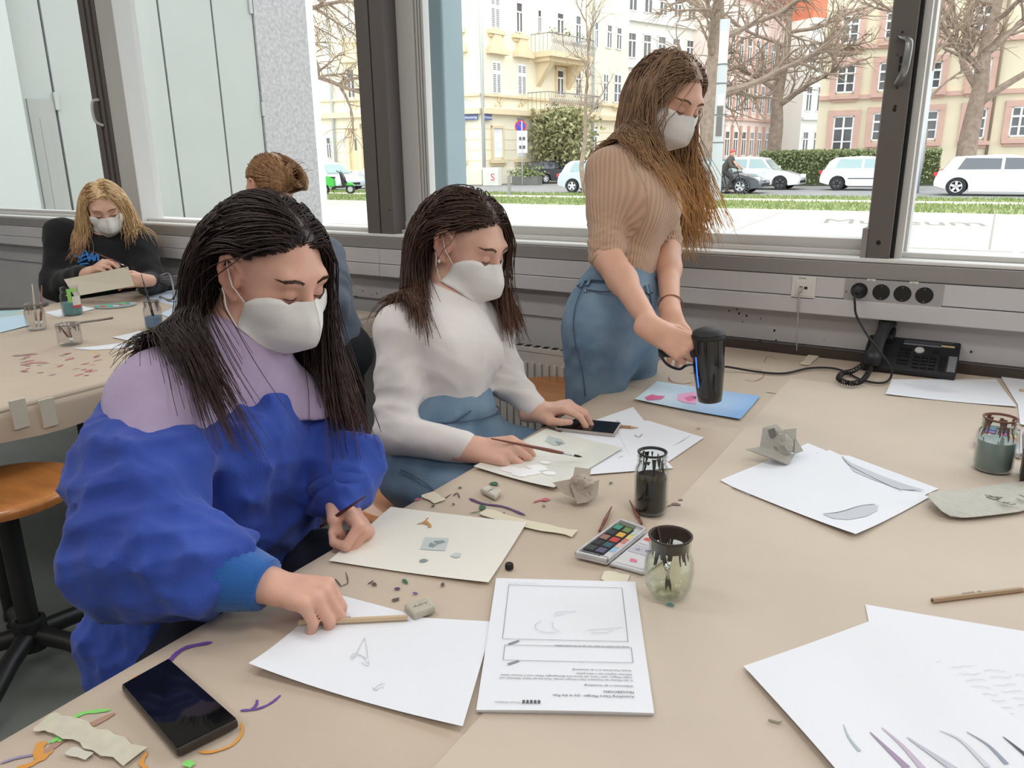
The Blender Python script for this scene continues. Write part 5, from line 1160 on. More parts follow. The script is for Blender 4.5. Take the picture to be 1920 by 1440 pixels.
flaps(t, [[PD(1430, 802, dd), PD(1456, 795, dd+.01), PD(1470, 810, dd), PD(1462, 850, dd-.015), PD(1424, 842, dd-.012)], [PD(1468, 806, dd+.01), PD(1493, 803, dd+.015), PD(1491, 848, dd), PD(1462, 850, dd-.015)], [PD(1398, 843, dd-.02), PD(1424, 838, dd-.01), PD(1491, 852, dd-.02), PD(1477, 872, dd-.04), PD(1452, 860, dd-.045)], [PD(1491, 820, dd+.005), PD(1506, 846, dd), PD(1488, 852, dd-.015)]], M_grpap)
M_smud = mat('charcoal_smudge', S(112, 110, 106), .9)
flaps(t, [[PD(1440, 806, dd-.004), PD(1452, 802, dd-.004), PD(1456, 815, dd-.008), PD(1446, 822, dd-.01)], [PD(1455, 838, dd-.018), PD(1463, 835, dd-.016), PD(1466, 846, dd-.018)]], M_smud, 'smudge', .0002)
# long grey rag of paper
def ragP(x, y, z): return PZ(x, y, z)
rag = thing('paper_napkin', 'flat folded pale grey paper towel with charcoal smears', 'paper', PZ(1830, 960, TZ))
q_ = [[(1728, 922, .016), (1790, 921, .008), (1860, 912, .006), (1935, 896, .008)], [(1752, 945, .020), (1800, 942, .015), (1868, 937, .011), (1940, 927, .012)], [(1778, 974, .004), (1830, 970, .007), (1880, 964, .004), (1945, 957, .006)]]
vs = [ragP(x, y, Z1+z) for r_ in q_ for x, y, z in r_]
o = link('cloth', vs, [(j*4+i, j*4+i+1, (j+1)*4+i+1, (j+1)*4+i) for j in range(2) for i in range(3)], mat('paper_towel', S(192, 190, 180), .9, var=.05, vscale=50, bump=.3, bscale=80), rag, None, sub=1)
s_ = o.modifiers.new('thickness', 'SOLIDIFY'); s_.thickness = .0012; s_.offset = -1
for i in range(16):
    x = 1835+i*5.5+RNG.uniform(-3, 3); y = 924+RNG.uniform(-6, 22)-i*.5; z = Z1+.0150-abs(y-940)*.0003
    v, f = ribbon([(x, y), (x+14, y+5), (x+26, y+4)], .004, z, True, i); link('smudge', v, f, M_smud, rag)
# pencils
pencil('natural wood pencil lying free on the clean brown paper', PZ(1748, 1126, Z1+.003), PZ(1935, 1103, Z1+.003), mat('pencil_dull', S(168, 142, 112), .5), .0042, True, 'GRAPHIT  HB')
pencil('natural wood pencil under the fingers touching the grey eraser', PZ(560, 1168, Z1+.006), PZ(764, 1158, Z1+.006), M_natw, .0042, False, 'Natur  2B')
pencil('brown pencil peeping out from under the smaller phone', PZ(1130, 797, Z1+.004), PZ(1197, 802, Z1+.004), mat('pencil_brown', S(176, 132, 96), .5), .0036)
pencil('short pencil stub at the rim behind the printed sheet', PZ(1912, 731, Z1+.004), PZ(1960, 735, Z1+.004), M_natw, .004, False)
# erasers
def eraser(label, quad, h, m, mark=None):
    q = [PZ(x, y, Z1) for x, y in quad]; t = thing('eraser', label, 'eraser', sum(q)/4)
    k = MB(); k.add([p for p in q]+[p+V(0, 0, h) for p in q], [(3, 2, 1, 0), (4, 5, 6, 7)]+[(i, (i+1) % 4, 4+(i+1) % 4, 4+i) for i in range(4)]); k.build('block', m, t, bevel=.0035)
    c = sum(q)/4+V(0, 0, h+.0004); r = unit(q[1]-q[0]); u = unit(q[0]-q[3])
    text('lettering', mark or 'ART', .007, mat('eraser_print', S(140, 134, 124), .8), c-r*.012-u*.003, r, u, t, .00005, width=.024)
    return t
M_er = mat('eraser_grey', S(186, 180, 164), .7, var=.07, vscale=60)
eraser('rounded grey eraser at the end of the held pencil', [(757, 1146), (803, 1132), (818, 1150), (776, 1166)], .013, M_er)
eraser('small pale grey eraser on the purple paint splash', [(901, 925), (914, 918), (941, 927), (929, 940)], .011, mat('eraser_pale', S(200, 194, 180), .7, var=.07, vscale=60))
chip = MB(); chip.prism([(0, 0), (.012, .002), (.014, .005), (.002, .004)], 0, .003, o=PZ(1440, 1352, TZ+.002)); chip.build('eraser_crumb', M_er, **tagp('tiny pale crumb beside the large white sheet', 'crumb'))
cap = PZ(945, 1062, Z1); t = thing('bottle_cap', 'small dark cap at the corner of the cream sheet', 'cap', cap); MB().lathe([(0, .008), (.006, .008), (.007, .006), (.007, 0)], 16, cap+V(.01, 0, 0)).build('shell', M_dark, t, smooth=40)
# pens
brush('thin copper coloured pen lying behind the paint box', PZ(1124, 996, Z1+.003), PZ(1147, 950, Z1+.003), M_redbr, .003, 'pen', False, ferr=M_redbr)
brush('thin copper coloured pen lying against the dark jar', PZ(1203, 982, Z1+.003), PZ(1180, 938, Z1+.003), M_redbr, .003, 'pen', False, ferr=M_redbr)
# watercolour boxes
def paintbox(label, quad, lidquad, colors, seed=0):
    q = [PZ(x, y, Z1) for x, y in quad]; t = thing('paint_box', label, 'paint box', sum(q)/4)
    M_tin = mat('paint_tin', S(206, 204, 206), .35, var=.12, vscale=40)
    B = lambda a, b, z=0.0: (q[0]*(1-a)+q[1]*a)*(1-b)+(q[3]*(1-a)+q[2]*a)*b+V(0, 0, z)
    def blk(a0, a1, b0, b1, z0, z1, m, name, par, bev=0): 
        k = MB(); k.add([B(a0, b0, z0), B(a1, b0, z0), B(a1, b1, z0), B(a0, b1, z0), B(a0, b0, z1), B(a1, b0, z1), B(a1, b1, z1), B(a0, b1, z1)], [(3, 2, 1, 0), (4, 5, 6, 7), (0, 1, 5, 4), (1, 2, 6, 5), (2, 3, 7, 6), (3, 0, 4, 7)]); return k.build(name, m, par, bevel=bev)
    tray = blk(0, 1, 0, 1, .0005, .007, M_tin, 'tray', t, .003)
    for (a0, a1, b0, b1) in ((0, 1, 0, .035), (0, 1, .965, 1), (0, .05, 0, 1), (.95, 1, 0, 1)): blk(a0, a1, b0, b1, .006, .0125, M_tin, 'rim', t, .001)
    rg = random.Random(seed); k = 0
    nb = len(colors)//2
    for i in range(2):
        for j in range(nb):
            a0 = .08+i*.33; b0 = .12+j*(.76/nb)
            p = blk(a0, a0+.29, b0+.008, b0+.76/nb-.008, .007, .0105, M_black if rg.random() < .25 else mat('pan_rim', S(60, 56, 58), .6), 'pan', t)
            c = colors[k]; k += 1
            blk(a0+.03, a0+.26, b0+.02, b0+.76/nb-.02, .0102, .0112, pmat(c), 'paint', p)
    blk(.10, .64, .045, .105, .007, .0100, mat('end_cell', S(110, 120, 100), .7), 'cell', t); blk(.10, .64, .895, .955, .007, .0100, mat('end_cell2', S(92, 92, 94), .7), 'cell', t)
    for j, c in enumerate([(190, 200, 190), (210, 200, 140), (200, 130, 120), (214, 180, 176), (150, 190, 214), (206, 206, 210)]): blk(.73, .93, .12+j*.13, .12+j*.13+.122, .007, .0088, pmat(c), 'mixing_cell', t)
    l = [PZ(x, y, Z1) for x, y in lidquad]
    k = MB(); k.add(l+[p+V(0, 0, .006) for p in l], [(3, 2, 1, 0), (4, 5, 6, 7)]+[(i, (i+1) % 4, 4+(i+1) % 4, 4+i) for i in range(4)]); lid = k.build('lid', M_tin, t, bevel=.004)
    LB = lambda a, b, z=.0065: (l[0]*(1-a)+l[1]*a)*(1-b)+(l[3]*(1-a)+l[2]*a)*b+V(0, 0, z)
    for (a0, a1, b0, b1, c) in ((.08, .5, .08, .36, (206, 202, 204)), (.55, .93, .08, .36, (196, 194, 198)), (.08, .93, .4, .62, (186, 184, 192)), (.08, .93, .66, .94, (208, 206, 208))):
        link('mixing_well', [LB(a0, b0), LB(a1, b0), LB(a1, b1), LB(a0, b1)], [(0, 1, 2, 3)], pmat(c), lid)
    for (a, b, r, c) in ((.3, .22, .012, (214, 90, 84)), (.55, .25, .008, (206, 110, 104)), (.45, .8, .009, (216, 120, 150)), (.5, .5, .006, (120, 124, 140)), (.25, .52, .005, (150, 150, 170))):
        o_ = LB(a, b, .0069); rr = random.Random(int(a*100)); link('paint_smear', [o_+V(r*rr.uniform(.6, 1.2)*math.cos(x), r*rr.uniform(.5, 1)*math.sin(x), 0) for x in np.linspace(0, 6.28, 10)[:-1]], [tuple(range(9))], pmat(c), lid)
    return t
paintbox('opened used watercolour tin with smeared colour pans', [(1163, 983), (1212, 1001), (1139, 1062), (1077, 1047)], [(1216, 1002), (1290, 1022), (1207, 1080), (1142, 1062)], [(70, 150, 120), (50, 60, 60), (150, 110, 100), (46, 46, 52), (60, 64, 70), (110, 140, 80), (214, 170, 80), (196, 70, 70), (52, 92, 104), (90, 90, 120)])
paintbox('white plastic paint box with bright colour pans at the table rim', [(1845, 803), (1915, 812), (1915, 862), (1825, 838)], [(1918, 812), (1975, 820), (1985, 872), (1918, 862)], [(90, 130, 190), (150, 110, 180), (220, 120, 60), (230, 200, 70), (100, 170, 90), (90, 150, 210), (170, 90, 160), (215, 80, 80), (230, 170, 60), (120, 180, 90)], 4)
c = PZ(1918, 905, Z1); t = thing('paint_tub', 'dark square paint tub at the table rim beside the towel', 'tub', c)
MB().box(c+V(-.006, -.005, 0), c+V(.06, .06, .055)).build('body', mat('tub_dark', S(58, 46, 42), .4), t, bevel=.003); MB().box(c+V(.0, .0, .0545), c+V(.054, .054, .056)).build('opening', M_dark, t)
# phones
def phone(label, quad, h, mback, lifts=(0, 0, 0, 0), rim=None):
    q = [PZ(x, y, Z1) for x, y in quad]; t = thing('smartphone', label, 'phone', sum(q)/4)
    def slab(z0, z1, ins, m, name, bev, par):
        c = sum(q)/4; qq = [c+(p-c)*(1-ins/np.linalg.norm(p-c)) for p in q]
        k = MB(); k.add([p+V(0, 0, z0) for p in qq]+[p+V(0, 0, z1) for p in qq], [(3, 2, 1, 0), (4, 5, 6, 7)]+[(i, (i+1) % 4, 4+(i+1) % 4, 4+i) for i in range(4)]); return k.build(name, m, par, bevel=bev)
    slab(0.0, h-.0012, 0, mback, 'case', .0028, t); s_ = slab(h-.0014, h, .003, mat('screen_glass', (.004, .004, .005), .04, spec=.6), 'screen', .0006, t)
    return t
phone('large black smartphone lying near the table corner', [(318, 1247), (449, 1364), (334, 1422), (229, 1297)], .012, mat('phone_case', S(70, 64, 60), .35, .5))
phone('smaller smartphone with pale rim under the hand on white paper', [(1078, 791), (1166, 799), (1152, 820), (1040, 808)], .010, mat('phone_gold', S(190, 178, 172), .3, .4))
# ------------------------------------------------------------------ hair dryer
hb_ = PD(1331, 752, 1.885); ht_ = PD(1327, 622, 1.84)
hd_ = thing('hair_dryer', 'black hair dryer held upright blowing down on the blue picture', 'hair dryer', hb_)
ax = unit(ht_-hb_); L = np.linalg.norm(ht_-hb_)
M_hd = mat('gloss_black', (.008, .008, .009), .12, coat=.5); M_hdm = mat('matt_black', (.02, .02, .021), .6)
MB().lathe([(.024, 0), (.0285, .002), (.031, L*.12), (.0365, L*.45), (.0385, L*.78), (.039, L*.90), (.0395, L*.93), (.037, L*.95)], 36, hb_, ax).build('barrel', M_hd, hd_, smooth=True)
MB().lathe([(.024, .0), (.021, .012), (0, .016)], 28, hb_, ax).build('nozzle_grille', M_dark, hd_)
MB().lathe([(.0405, L*.92), (.0412, L*.95), (.039, L*.985), (.030, L*1.03), (.016, L*1.055), (0, L*1.06)], 36, hb_, ax).build('rear_cap', M_hdm, hd_, smooth=True)
s1_, s2_, _ = frame_from(ax, RT)
for k in range(5): MB().lathe([(.0405-.006*k, L*(.965+.018*k)), (.0415-.006*k, L*(.972+.018*k)), (.0395-.006*k, L*(.985+.018*k))], 32, hb_, ax).build('grille_ring', M_black, hd_, smooth=True)
cmv = unit(CAMPOS-hb_); sdx = unit(np.cross(ax, cmv)); sdf = unit(cmv-ax*np.dot(cmv, ax))
lft = -sdx if np.dot(sdx, RT) > 0 else sdx
dirn = unit(sdf*.55+lft*.62)
arcp = [hb_+ax*(L*f)+dirn*(np.interp(f, [0, .12, .45, .78, 1], [.0285, .031, .0365, .0385, .039])+.0006) for f in np.linspace(.24, .68, 8)]
MB().tube(arcp, .0016, 6).build('blue_stripe', mat('blue_light', (.03, .12, .9), .3, emit=(.05, .2, 1), estr=1.2), hd_)
hs = hb_+ax*L*.74; he = PD(1236, 656, 1.885)
HANDLE = (hs, he)
MB().tube(catmull([hs, hs+(he-hs)*.35, hs+(he-hs)*.7, he], 5), list(np.linspace(.023, .017, 16)), 16).build('handle', M_hdm, hd_, smooth=True)
q0_ = PD(1252, 668, 1.79)
cordp = [he, PD(1238, 662, 1.81), PD(1250, 682, 1.82), PD(1272, 692, 1.85), PD(1292, 684, 1.88), PD(1300, 672, 1.90), PD(1312, 684, 1.92)]
crd = thing('power_cord', 'black hair dryer cord looping over the table to the wall socket', 'cord', he)
sk = SOCK[0]; DT = np.dot(PZ(1650, 700, Z1)-CAMPOS, FW)
path = [he, PD(1240, 668, 1.86), PD(1252, 684, 1.87), PD(1274, 692, 1.90), PD(1292, 684, 1.93), PZ(1330, 686, Z1+.03), PZ(1365, 688, Z1+.012), PZ(1420, 697, Z1+.004), PZ(1470, 700, Z1+.004), PZ(1520, 690, Z1+.006), PZ(1570, 692, Z1+.006), PZ(1615, 712, Z1+.004), PZ(1650, 718, Z1+.006), PD(1668, 711, DT-.085), PD(1671, 692, DT-.09), PD(1652, 662, DT-.075), PD(1626, 628, DT-.03), PY(1606, 592, TF-.045), PY(1603, 570, TF-.05), sk+V(-.004, -.045, -.015), sk+V(0, -.02, 0)]
MB().tube(catmull(path, 7), .0034, 8).build('cable', M_hdm, crd, smooth=True)
MB().lathe([(.018, .002), (.019, .012), (.012, .022), (.006, .034), (0, .035)], 20, sk+V(0, -.0035, 0), (0, -1, 0)).build('plug', M_black, crd, smooth=True)
# ------------------------------------------------------------------ desk telephone
# frame of the sloped telephone body
pb0 = PZ(1612, 693, Z1); pb1 = PZ(1790, 714, Z1); rr_ = unit((pb1-pb0)*V(1, 1, 0)); bk = np.cross(V(0, 0, 1), rr_); wd = np.linalg.norm(pb1-pb0)
fr_z, bk_z, dep = .018, .085, .135
tel = thing('desk_telephone', 'black office desk telephone with handset and keypad', 'telephone', (pb0+pb1)/2)
TP = lambda a, b, z=0.0: pb0+rr_*a*wd+bk*b*dep+V(0, 0, fr_z+(bk_z-fr_z)*b+z)      # point on the sloped face
upv = unit(TP(0, 1)-TP(0, 0)); nrm = unit(np.cross(rr_, upv))
M_tel = mat('telephone_black', S(36, 37, 40), .45)
M_telg = mat('telephone_grey', S(128, 130, 134), .45)
MB().add([pb0, pb1, pb1+bk*dep, pb0+bk*dep, TP(0, 0), TP(1, 0), TP(1, 1), TP(0, 1)], [(3, 2, 1, 0), (4, 5, 6, 7), (0, 1, 5, 4), (1, 2, 6, 5), (2, 3, 7, 6), (3, 0, 4, 7)]).build('body', M_tel, tel, bevel=.005)
def tbox(a, b, wa, wb, h, m, name, bev=.001): return MB().obox(TP(a, b)+nrm*h*.5, (rr_, upv, nrm), (wa*wd/2, wb*dep/2, h/2+.0005), ).build(name, m, tel, bevel=bev)
tbox(.60, .86, .40, .10, .003, mat('display', S(70, 76, 80), .15), 'display'); tbox(.60, .78, .40, .035, .003, M_telg, 'soft_key_bar'); tbox(.945, .28, .085, .52, .003, M_telg, 'side_panel')
MB().lathe([(0, .005), (.012, .004), (.0135, .001), (.0135, 0)], 20, TP(.585, .62), nrm).build('navigation_key', mat('nav_white', S(205, 205, 205), .4), tel, smooth=40)
for j in range(4):
    for i in range(3): tbox(.575+.085*i, .42-.105*j, .062, .072, .004, mat('key_black', S(24, 24, 27), .35), 'key', .0012)
for j in range(3):
    for i in range(2): tbox(.40+.07*i, .62-.11*j, .055, .06, .0035, bpy.data.materials['key_black'], 'key', .001)
for j in range(2): tbox(.435, .27-.1*j, .12, .05, .0035, bpy.data.materials['key_black'], 'key', .001)
for j in range(9): tbox(.845, .52-.058*j, .07, .035, .0025, M_black, 'line_key', .0008)
tbox(.76, .60, .07, .05, .0035, bpy.data.materials['key_black'], 'key', .001)
text('lettering', 'Ascotel', .009, M_telg, TP(.80, .91)+nrm*.0008, rr_, upv, tel, .0001, width=.03); tbox(.87, .82, .14, .055, .0015, mat('name_tag', S(205, 180, 140), .6), 'name_tag', .0003)
# handset on the left side
hsA, hsB = TP(.13, -.05)+nrm*.012, TP(.20, 1.08)+nrm*.035
hm = MB(); pts = [hsA+nrm*-.004, hsA+(hsB-hsA)*.08+nrm*.014, hsA+(hsB-hsA)*.3+nrm*.024, hsA+(hsB-hsA)*.7+nrm*.026, hsA+(hsB-hsA)*.92+nrm*.018, hsB]
hm.tube(catmull(pts, 4), list(np.interp(np.linspace(0, 5, 21), range(6), [.022, .026, .019, .019, .027, .022])), 16, flat=.55, hint=nrm)
hand = hm.build('handset', mat('handset_black', S(44, 45, 49), .35), tel, smooth=True)
hb0 = TP(.13, .12)+nrm*.004; MB().obox(TP(.13, .16)+nrm*.004, (rr_, upv, nrm), (.024, .028, .012)).build('mouthpiece', M_tel, hand, bevel=.008); MB().obox(TP(.19, .92)+nrm*.012, (rr_, upv, nrm), (.026, .028, .016)).build('earpiece', M_tel, hand, bevel=.008)
# coiled handset cord
coil = []; cpath = catmull([TP(.12, -.05), PZ(1625, 704, Z1+.012), PZ(1612, 716, Z1+.012), PZ(1590, 718, Z1+.012), PZ(1573, 710, Z1+.012), PZ(1580, 700, Z1+.012), PZ(1600, 695, Z1+.014), TP(.05, .05)], 30)
for i, p in enumerate(cpath):
    d = unit(cpath[min(i+1, len(cpath)-1)]-cpath[max(i-1, 0)]); s_, u_, _ = frame_from(d); a = i*1.05; coil.append(p+(s_*math.cos(a)+u_*math.sin(a))*.0068)
MB().tube(coil, .0022, 5).build('coiled_cord', M_black, tel, smooth=True)
# ------------------------------------------------------------------ far table things
def fz(px, py): return PZ(px, py, TZ+.0015)
M_haze = thin_glass('far_jar_glass', (.94, .94, .94), .8, .08)
jar('glass jar with two long brushes at the rim of the far table', fz(70, 618), .037, .105, None, glass=M_haze, stain=mat('grey_film', S(150, 145, 140), .7), seed=3, stains=10)
b0 = fz(70, 618); dd = np.dot(b0-CAMPOS, FW)
brush('white handled brush standing in the glass at the far table rim', b0+V(0, 0, .01), PD(60, 532, dd-.01), mat('pale_handle', S(190, 180, 165), .5), .0045, bristle=False); brush('red handled brush standing in the glass at the far table rim', b0+V(.01, .01, .01), PD(78, 535, dd+.02), mat('red_handle', S(150, 90, 86), .5), .004, bristle=False)
j2 = jar('glass jar of turquoise water with a green brush mark and label', fz(137, 590), .041, .122, mat('turquoise_water', S(110, 168, 176), .2), .45, None, glass=M_haze)
b0 = fz(137, 590)
nf = unit((CAMPOS-b0)*V(1, 1, 0)); sx_ = np.cross(V(0, 0, 1), nf)
def wrap(par, base, r, a0, a1, z0, z1, m, name):
    vs = []; N = 8
    for zz in (z0, z1):
        for k in range(N+1): a = a0+(a1-a0)*k/N; vs.append(base+nf*r*math.cos(a)+sx_*r*math.sin(a)+V(0, 0, zz))
    link(name, vs, [(k, k+1, N+2+k, N+1+k) for k in range(N)], m, par, True)
wrap(j2, b0, .0416, .15, 1.1, .035, .085, M_white, 'label'); wrap(j2, b0, .042, .15, 1.1, .035, .046, pmat((200, 80, 84)), 'label_band'); wrap(j2, b0, .0418, -.25, .12, .06, .118, pmat((150, 214, 110)), 'paint_drip'); wrap(j2, b0, .037, -.3, .9, .104, .118, pmat((160, 214, 120)), 'paint_drip')
jar('low glass full of small brushes in front of white sheets', fz(133, 646), .041, .078, None, glass=M_haze, stain=mat('grey_film2', S(160, 152, 148), .7), seed=6, stains=18, neck=.98)
b0 = fz(133, 646); dd = np.dot(b0-CAMPOS, FW)
for i, (x, y, lab) in enumerate(((108, 606, 'dark slim brush leaning in the low glass'), (117, 600, 'pale slim brush leaning in the low glass'), (124, 603, 'short grey brush leaning in the low glass'))): brush(lab, b0+V(.012+.004*i, 0, .008), PD(x, y, dd-.01+.01*i), [M_redbr, mat('pale2', S(190, 182, 170), .5), mat('grey_h', S(140, 128, 120), .5)][i], .0032, bristle=False)
jar('glass jar of blue water with a black brush on the far table', fz(290, 614), .035, .108, mat('blue_water', S(118, 150, 186), .2), .42, mat('grey_film3', S(128, 122, 120), .7), glass=M_haze, seed=9, stains=20)
b0 = fz(290, 614); dd = np.dot(b0-CAMPOS, FW); brush('long black brush standing in the blue water jar', b0+V(.01, 0, .01), PD(265, 514, dd), M_hd, .0048, bristle=False, ferr=M_hd)
pal = fz(213, 574); t = thing('palette', 'long oval paint palette with turquoise and green paint', 'palette', pal)
a_, b_ = fz(176, 577), fz(256, 571); u_ = unit(b_-a_); v_ = np.cross(V(0, 0, 1), u_); LL = np.linalg.norm(b_-a_)/2; cc = (a_+b_)/2
MB().prism([(LL*math.cos(x), .07*math.sin(x)) for x in np.linspace(0, 6.28, 25)[:-1]], 0, .006, o=cc, ax=(u_, v_, V(0, 0, 1))).build('plate', mat('palette_grey', S(150, 168, 168), .5), t, bevel=.002)
rg = random.Random(4)
for i in range(9): o_ = cc+u_*(LL*(-.75+.19*i))+v_*rg.uniform(-.03, .03); MB().ball(o_+V(0, 0, .006), (.025, .018, .003), 8, 5).build('paint', pmat([(110, 180, 170), (190, 110, 100), (110, 200, 140), (90, 190, 170), (200, 206, 204), (160, 120, 110), (120, 210, 130), (90, 160, 150), (180, 186, 190)][i]), t, smooth=True)
for lab, qd, m, dz in (('blue painted sheet on the far table', [(-30, 600), (45, 592), (55, 612), (-30, 632)], mat('pale_blue_sheet', S(190, 214, 230), .8), .002), ('yellow and blue painted sheet at the far table corner', [(-20, 584), (45, 582), (46, 592), (-20, 600)], mat('yellow_sheet', S(222, 206, 160), .8, col2=S(160, 196, 206), vscale=9), .001), ('white sheet behind the turquoise jar', [(84, 586), (150, 574), (180, 580), (110, 596)], M_paper, .001),
                        ('white sheets fanned out behind the lilac shoulder', [(210, 634), (262, 624), (290, 630), (238, 640)], M_paper, .0035), ('white sheet lying near the low glass and the lilac shoulder', [(134, 654), (230, 645), (260, 652), (175, 657)], M_paper, .001), ('bluish white sheet under the coiled grey cable', [(262, 556), (330, 544), (384, 553), (330, 575)], mat('bluish_paper', S(206, 216, 232), .8), .001), ('bluish white sheet beside the blue water jar', [(300, 590), (330, 575), (360, 580), (330, 600)], bpy.data.materials['bluish_paper'], .002),
                        ('narrow dark paper strip between the far table jars', [(146, 604), (212, 596), (213, 598), (148, 607)], mat('dark_strip', S(120, 108, 100), .8), .001)):
    sheet('paper_sheet', lab, qd, TZ+.0006+dz, m, (0, .004, .003, 0))
c = fz(325, 542); t = thing('tablet', 'flat dark tablet at the wall side of the far table', 'tablet', c); a_, b_ = fz(283, 543), fz(348, 541); u_ = unit(b_-a_); v_ = np.cross(V(0, 0, 1), u_); MB().obox((a_+b_)/2+V(0, 0, .006), (u_, v_, V(0, 0, 1)), (np.linalg.norm(b_-a_)/2, .05, .005)).build('case', M_black, t, bevel=.003)
c = fz(30, 577); t = thing('tray', 'dark flat tray beyond the jar at the far table rim', 'tray', c); MB().obox(c+V(0, 0, .007), (unit(V(.8, .5, 0)), unit(V(-.5, .8, 0)), V(0, 0, 1)), (.12, .06, .006)).build('shell', mat('tray_dark', S(96, 92, 90), .6), t, bevel=.004)
# grey cable coil coming from the wall
src = PY(408, 466, TF-.01); gc = thing('grey_cable', 'grey cable hanging from the wall and coiled on the far table', 'cable', src)
pc = fz(340, 552)
pth = [src, PD(396, 474, 3.28), PD(368, 492, 3.28), PD(352, 512, 3.26), PD(338, 530, 3.24)]
for k in range(26):
    a = k*.62+2.2; pth.append(pc+V(.10*math.cos(a)*(1+.05*math.sin(k)), .085*math.sin(a), .012+.075*abs(math.sin(k*.31))+.001*k))
pth += [PD(325, 560, 3.0), fz(300, 556), fz(318, 566), fz(350, 566)]
MB().tube(catmull(pth, 5), .0042, 7).build('cable', mat('cable_grey', S(120, 120, 122), .5), gc, smooth=True)
# ------------------------------------------------------------------ stools
M_seat = mat('stool_beech', S(188, 122, 66), .3, var=.18, vscale=6, stretch=(1, 6, 1), coat=.3)
def stool(label, c, h, r=.17, ang=0.0, n=5):
    c = np.asarray(c, float)*V(1, 1, 0); t = thing('stool', label, 'stool', c, group=None)
    MB().lathe([(0, h-.012), (r*.55, h-.009), (r*.88, h), (r*.97, h-.003), (r, h-.012), (r*.98, h-.028), (r*.85, h-.036), (0, h-.036)], 40, c).build('seat', M_seat, t, smooth=50)
    MB().tube([c+V(0, 0, h-.06), c+V(0, 0, h-.036)], [.03, .085], 16).build('seat_plate', M_blackm, t, smooth=40)
    MB().tube([c+V(0, 0, .12), c+V(0, 0, h-.06)], .027, 18).build('column', M_blackm, t, smooth=40)
    MB().lathe([(.03, .07), (.042, .075), (.042, .16), (.03, .165)], 18, c).build('hub', M_blackm, t, smooth=40)
    for k in range(n):
        a = ang+k*2*math.pi/n; d = V(math.cos(a), math.sin(a), 0)
        l = MB().tube([c+d*.03+V(0, 0, .115), c+d*.12+V(0, 0, .105), c+d*.27+V(0, 0, .058), c+d*.295+V(0, 0, .045)], [.026, .025, .021, .019], 12).build('leg', M_blackm, t, smooth=40)
        MB().lathe([(.028, 0), (.028, .012), (.018, .03), (.017, .05)], 14, c+d*.285).build('foot', M_black, l, smooth=40)
    return t
s1 = PZ(0, 912, .56)
stool('free wooden stool in the aisle with a black star base', (s1[0], s1[1], 0), .56, .19, .35)
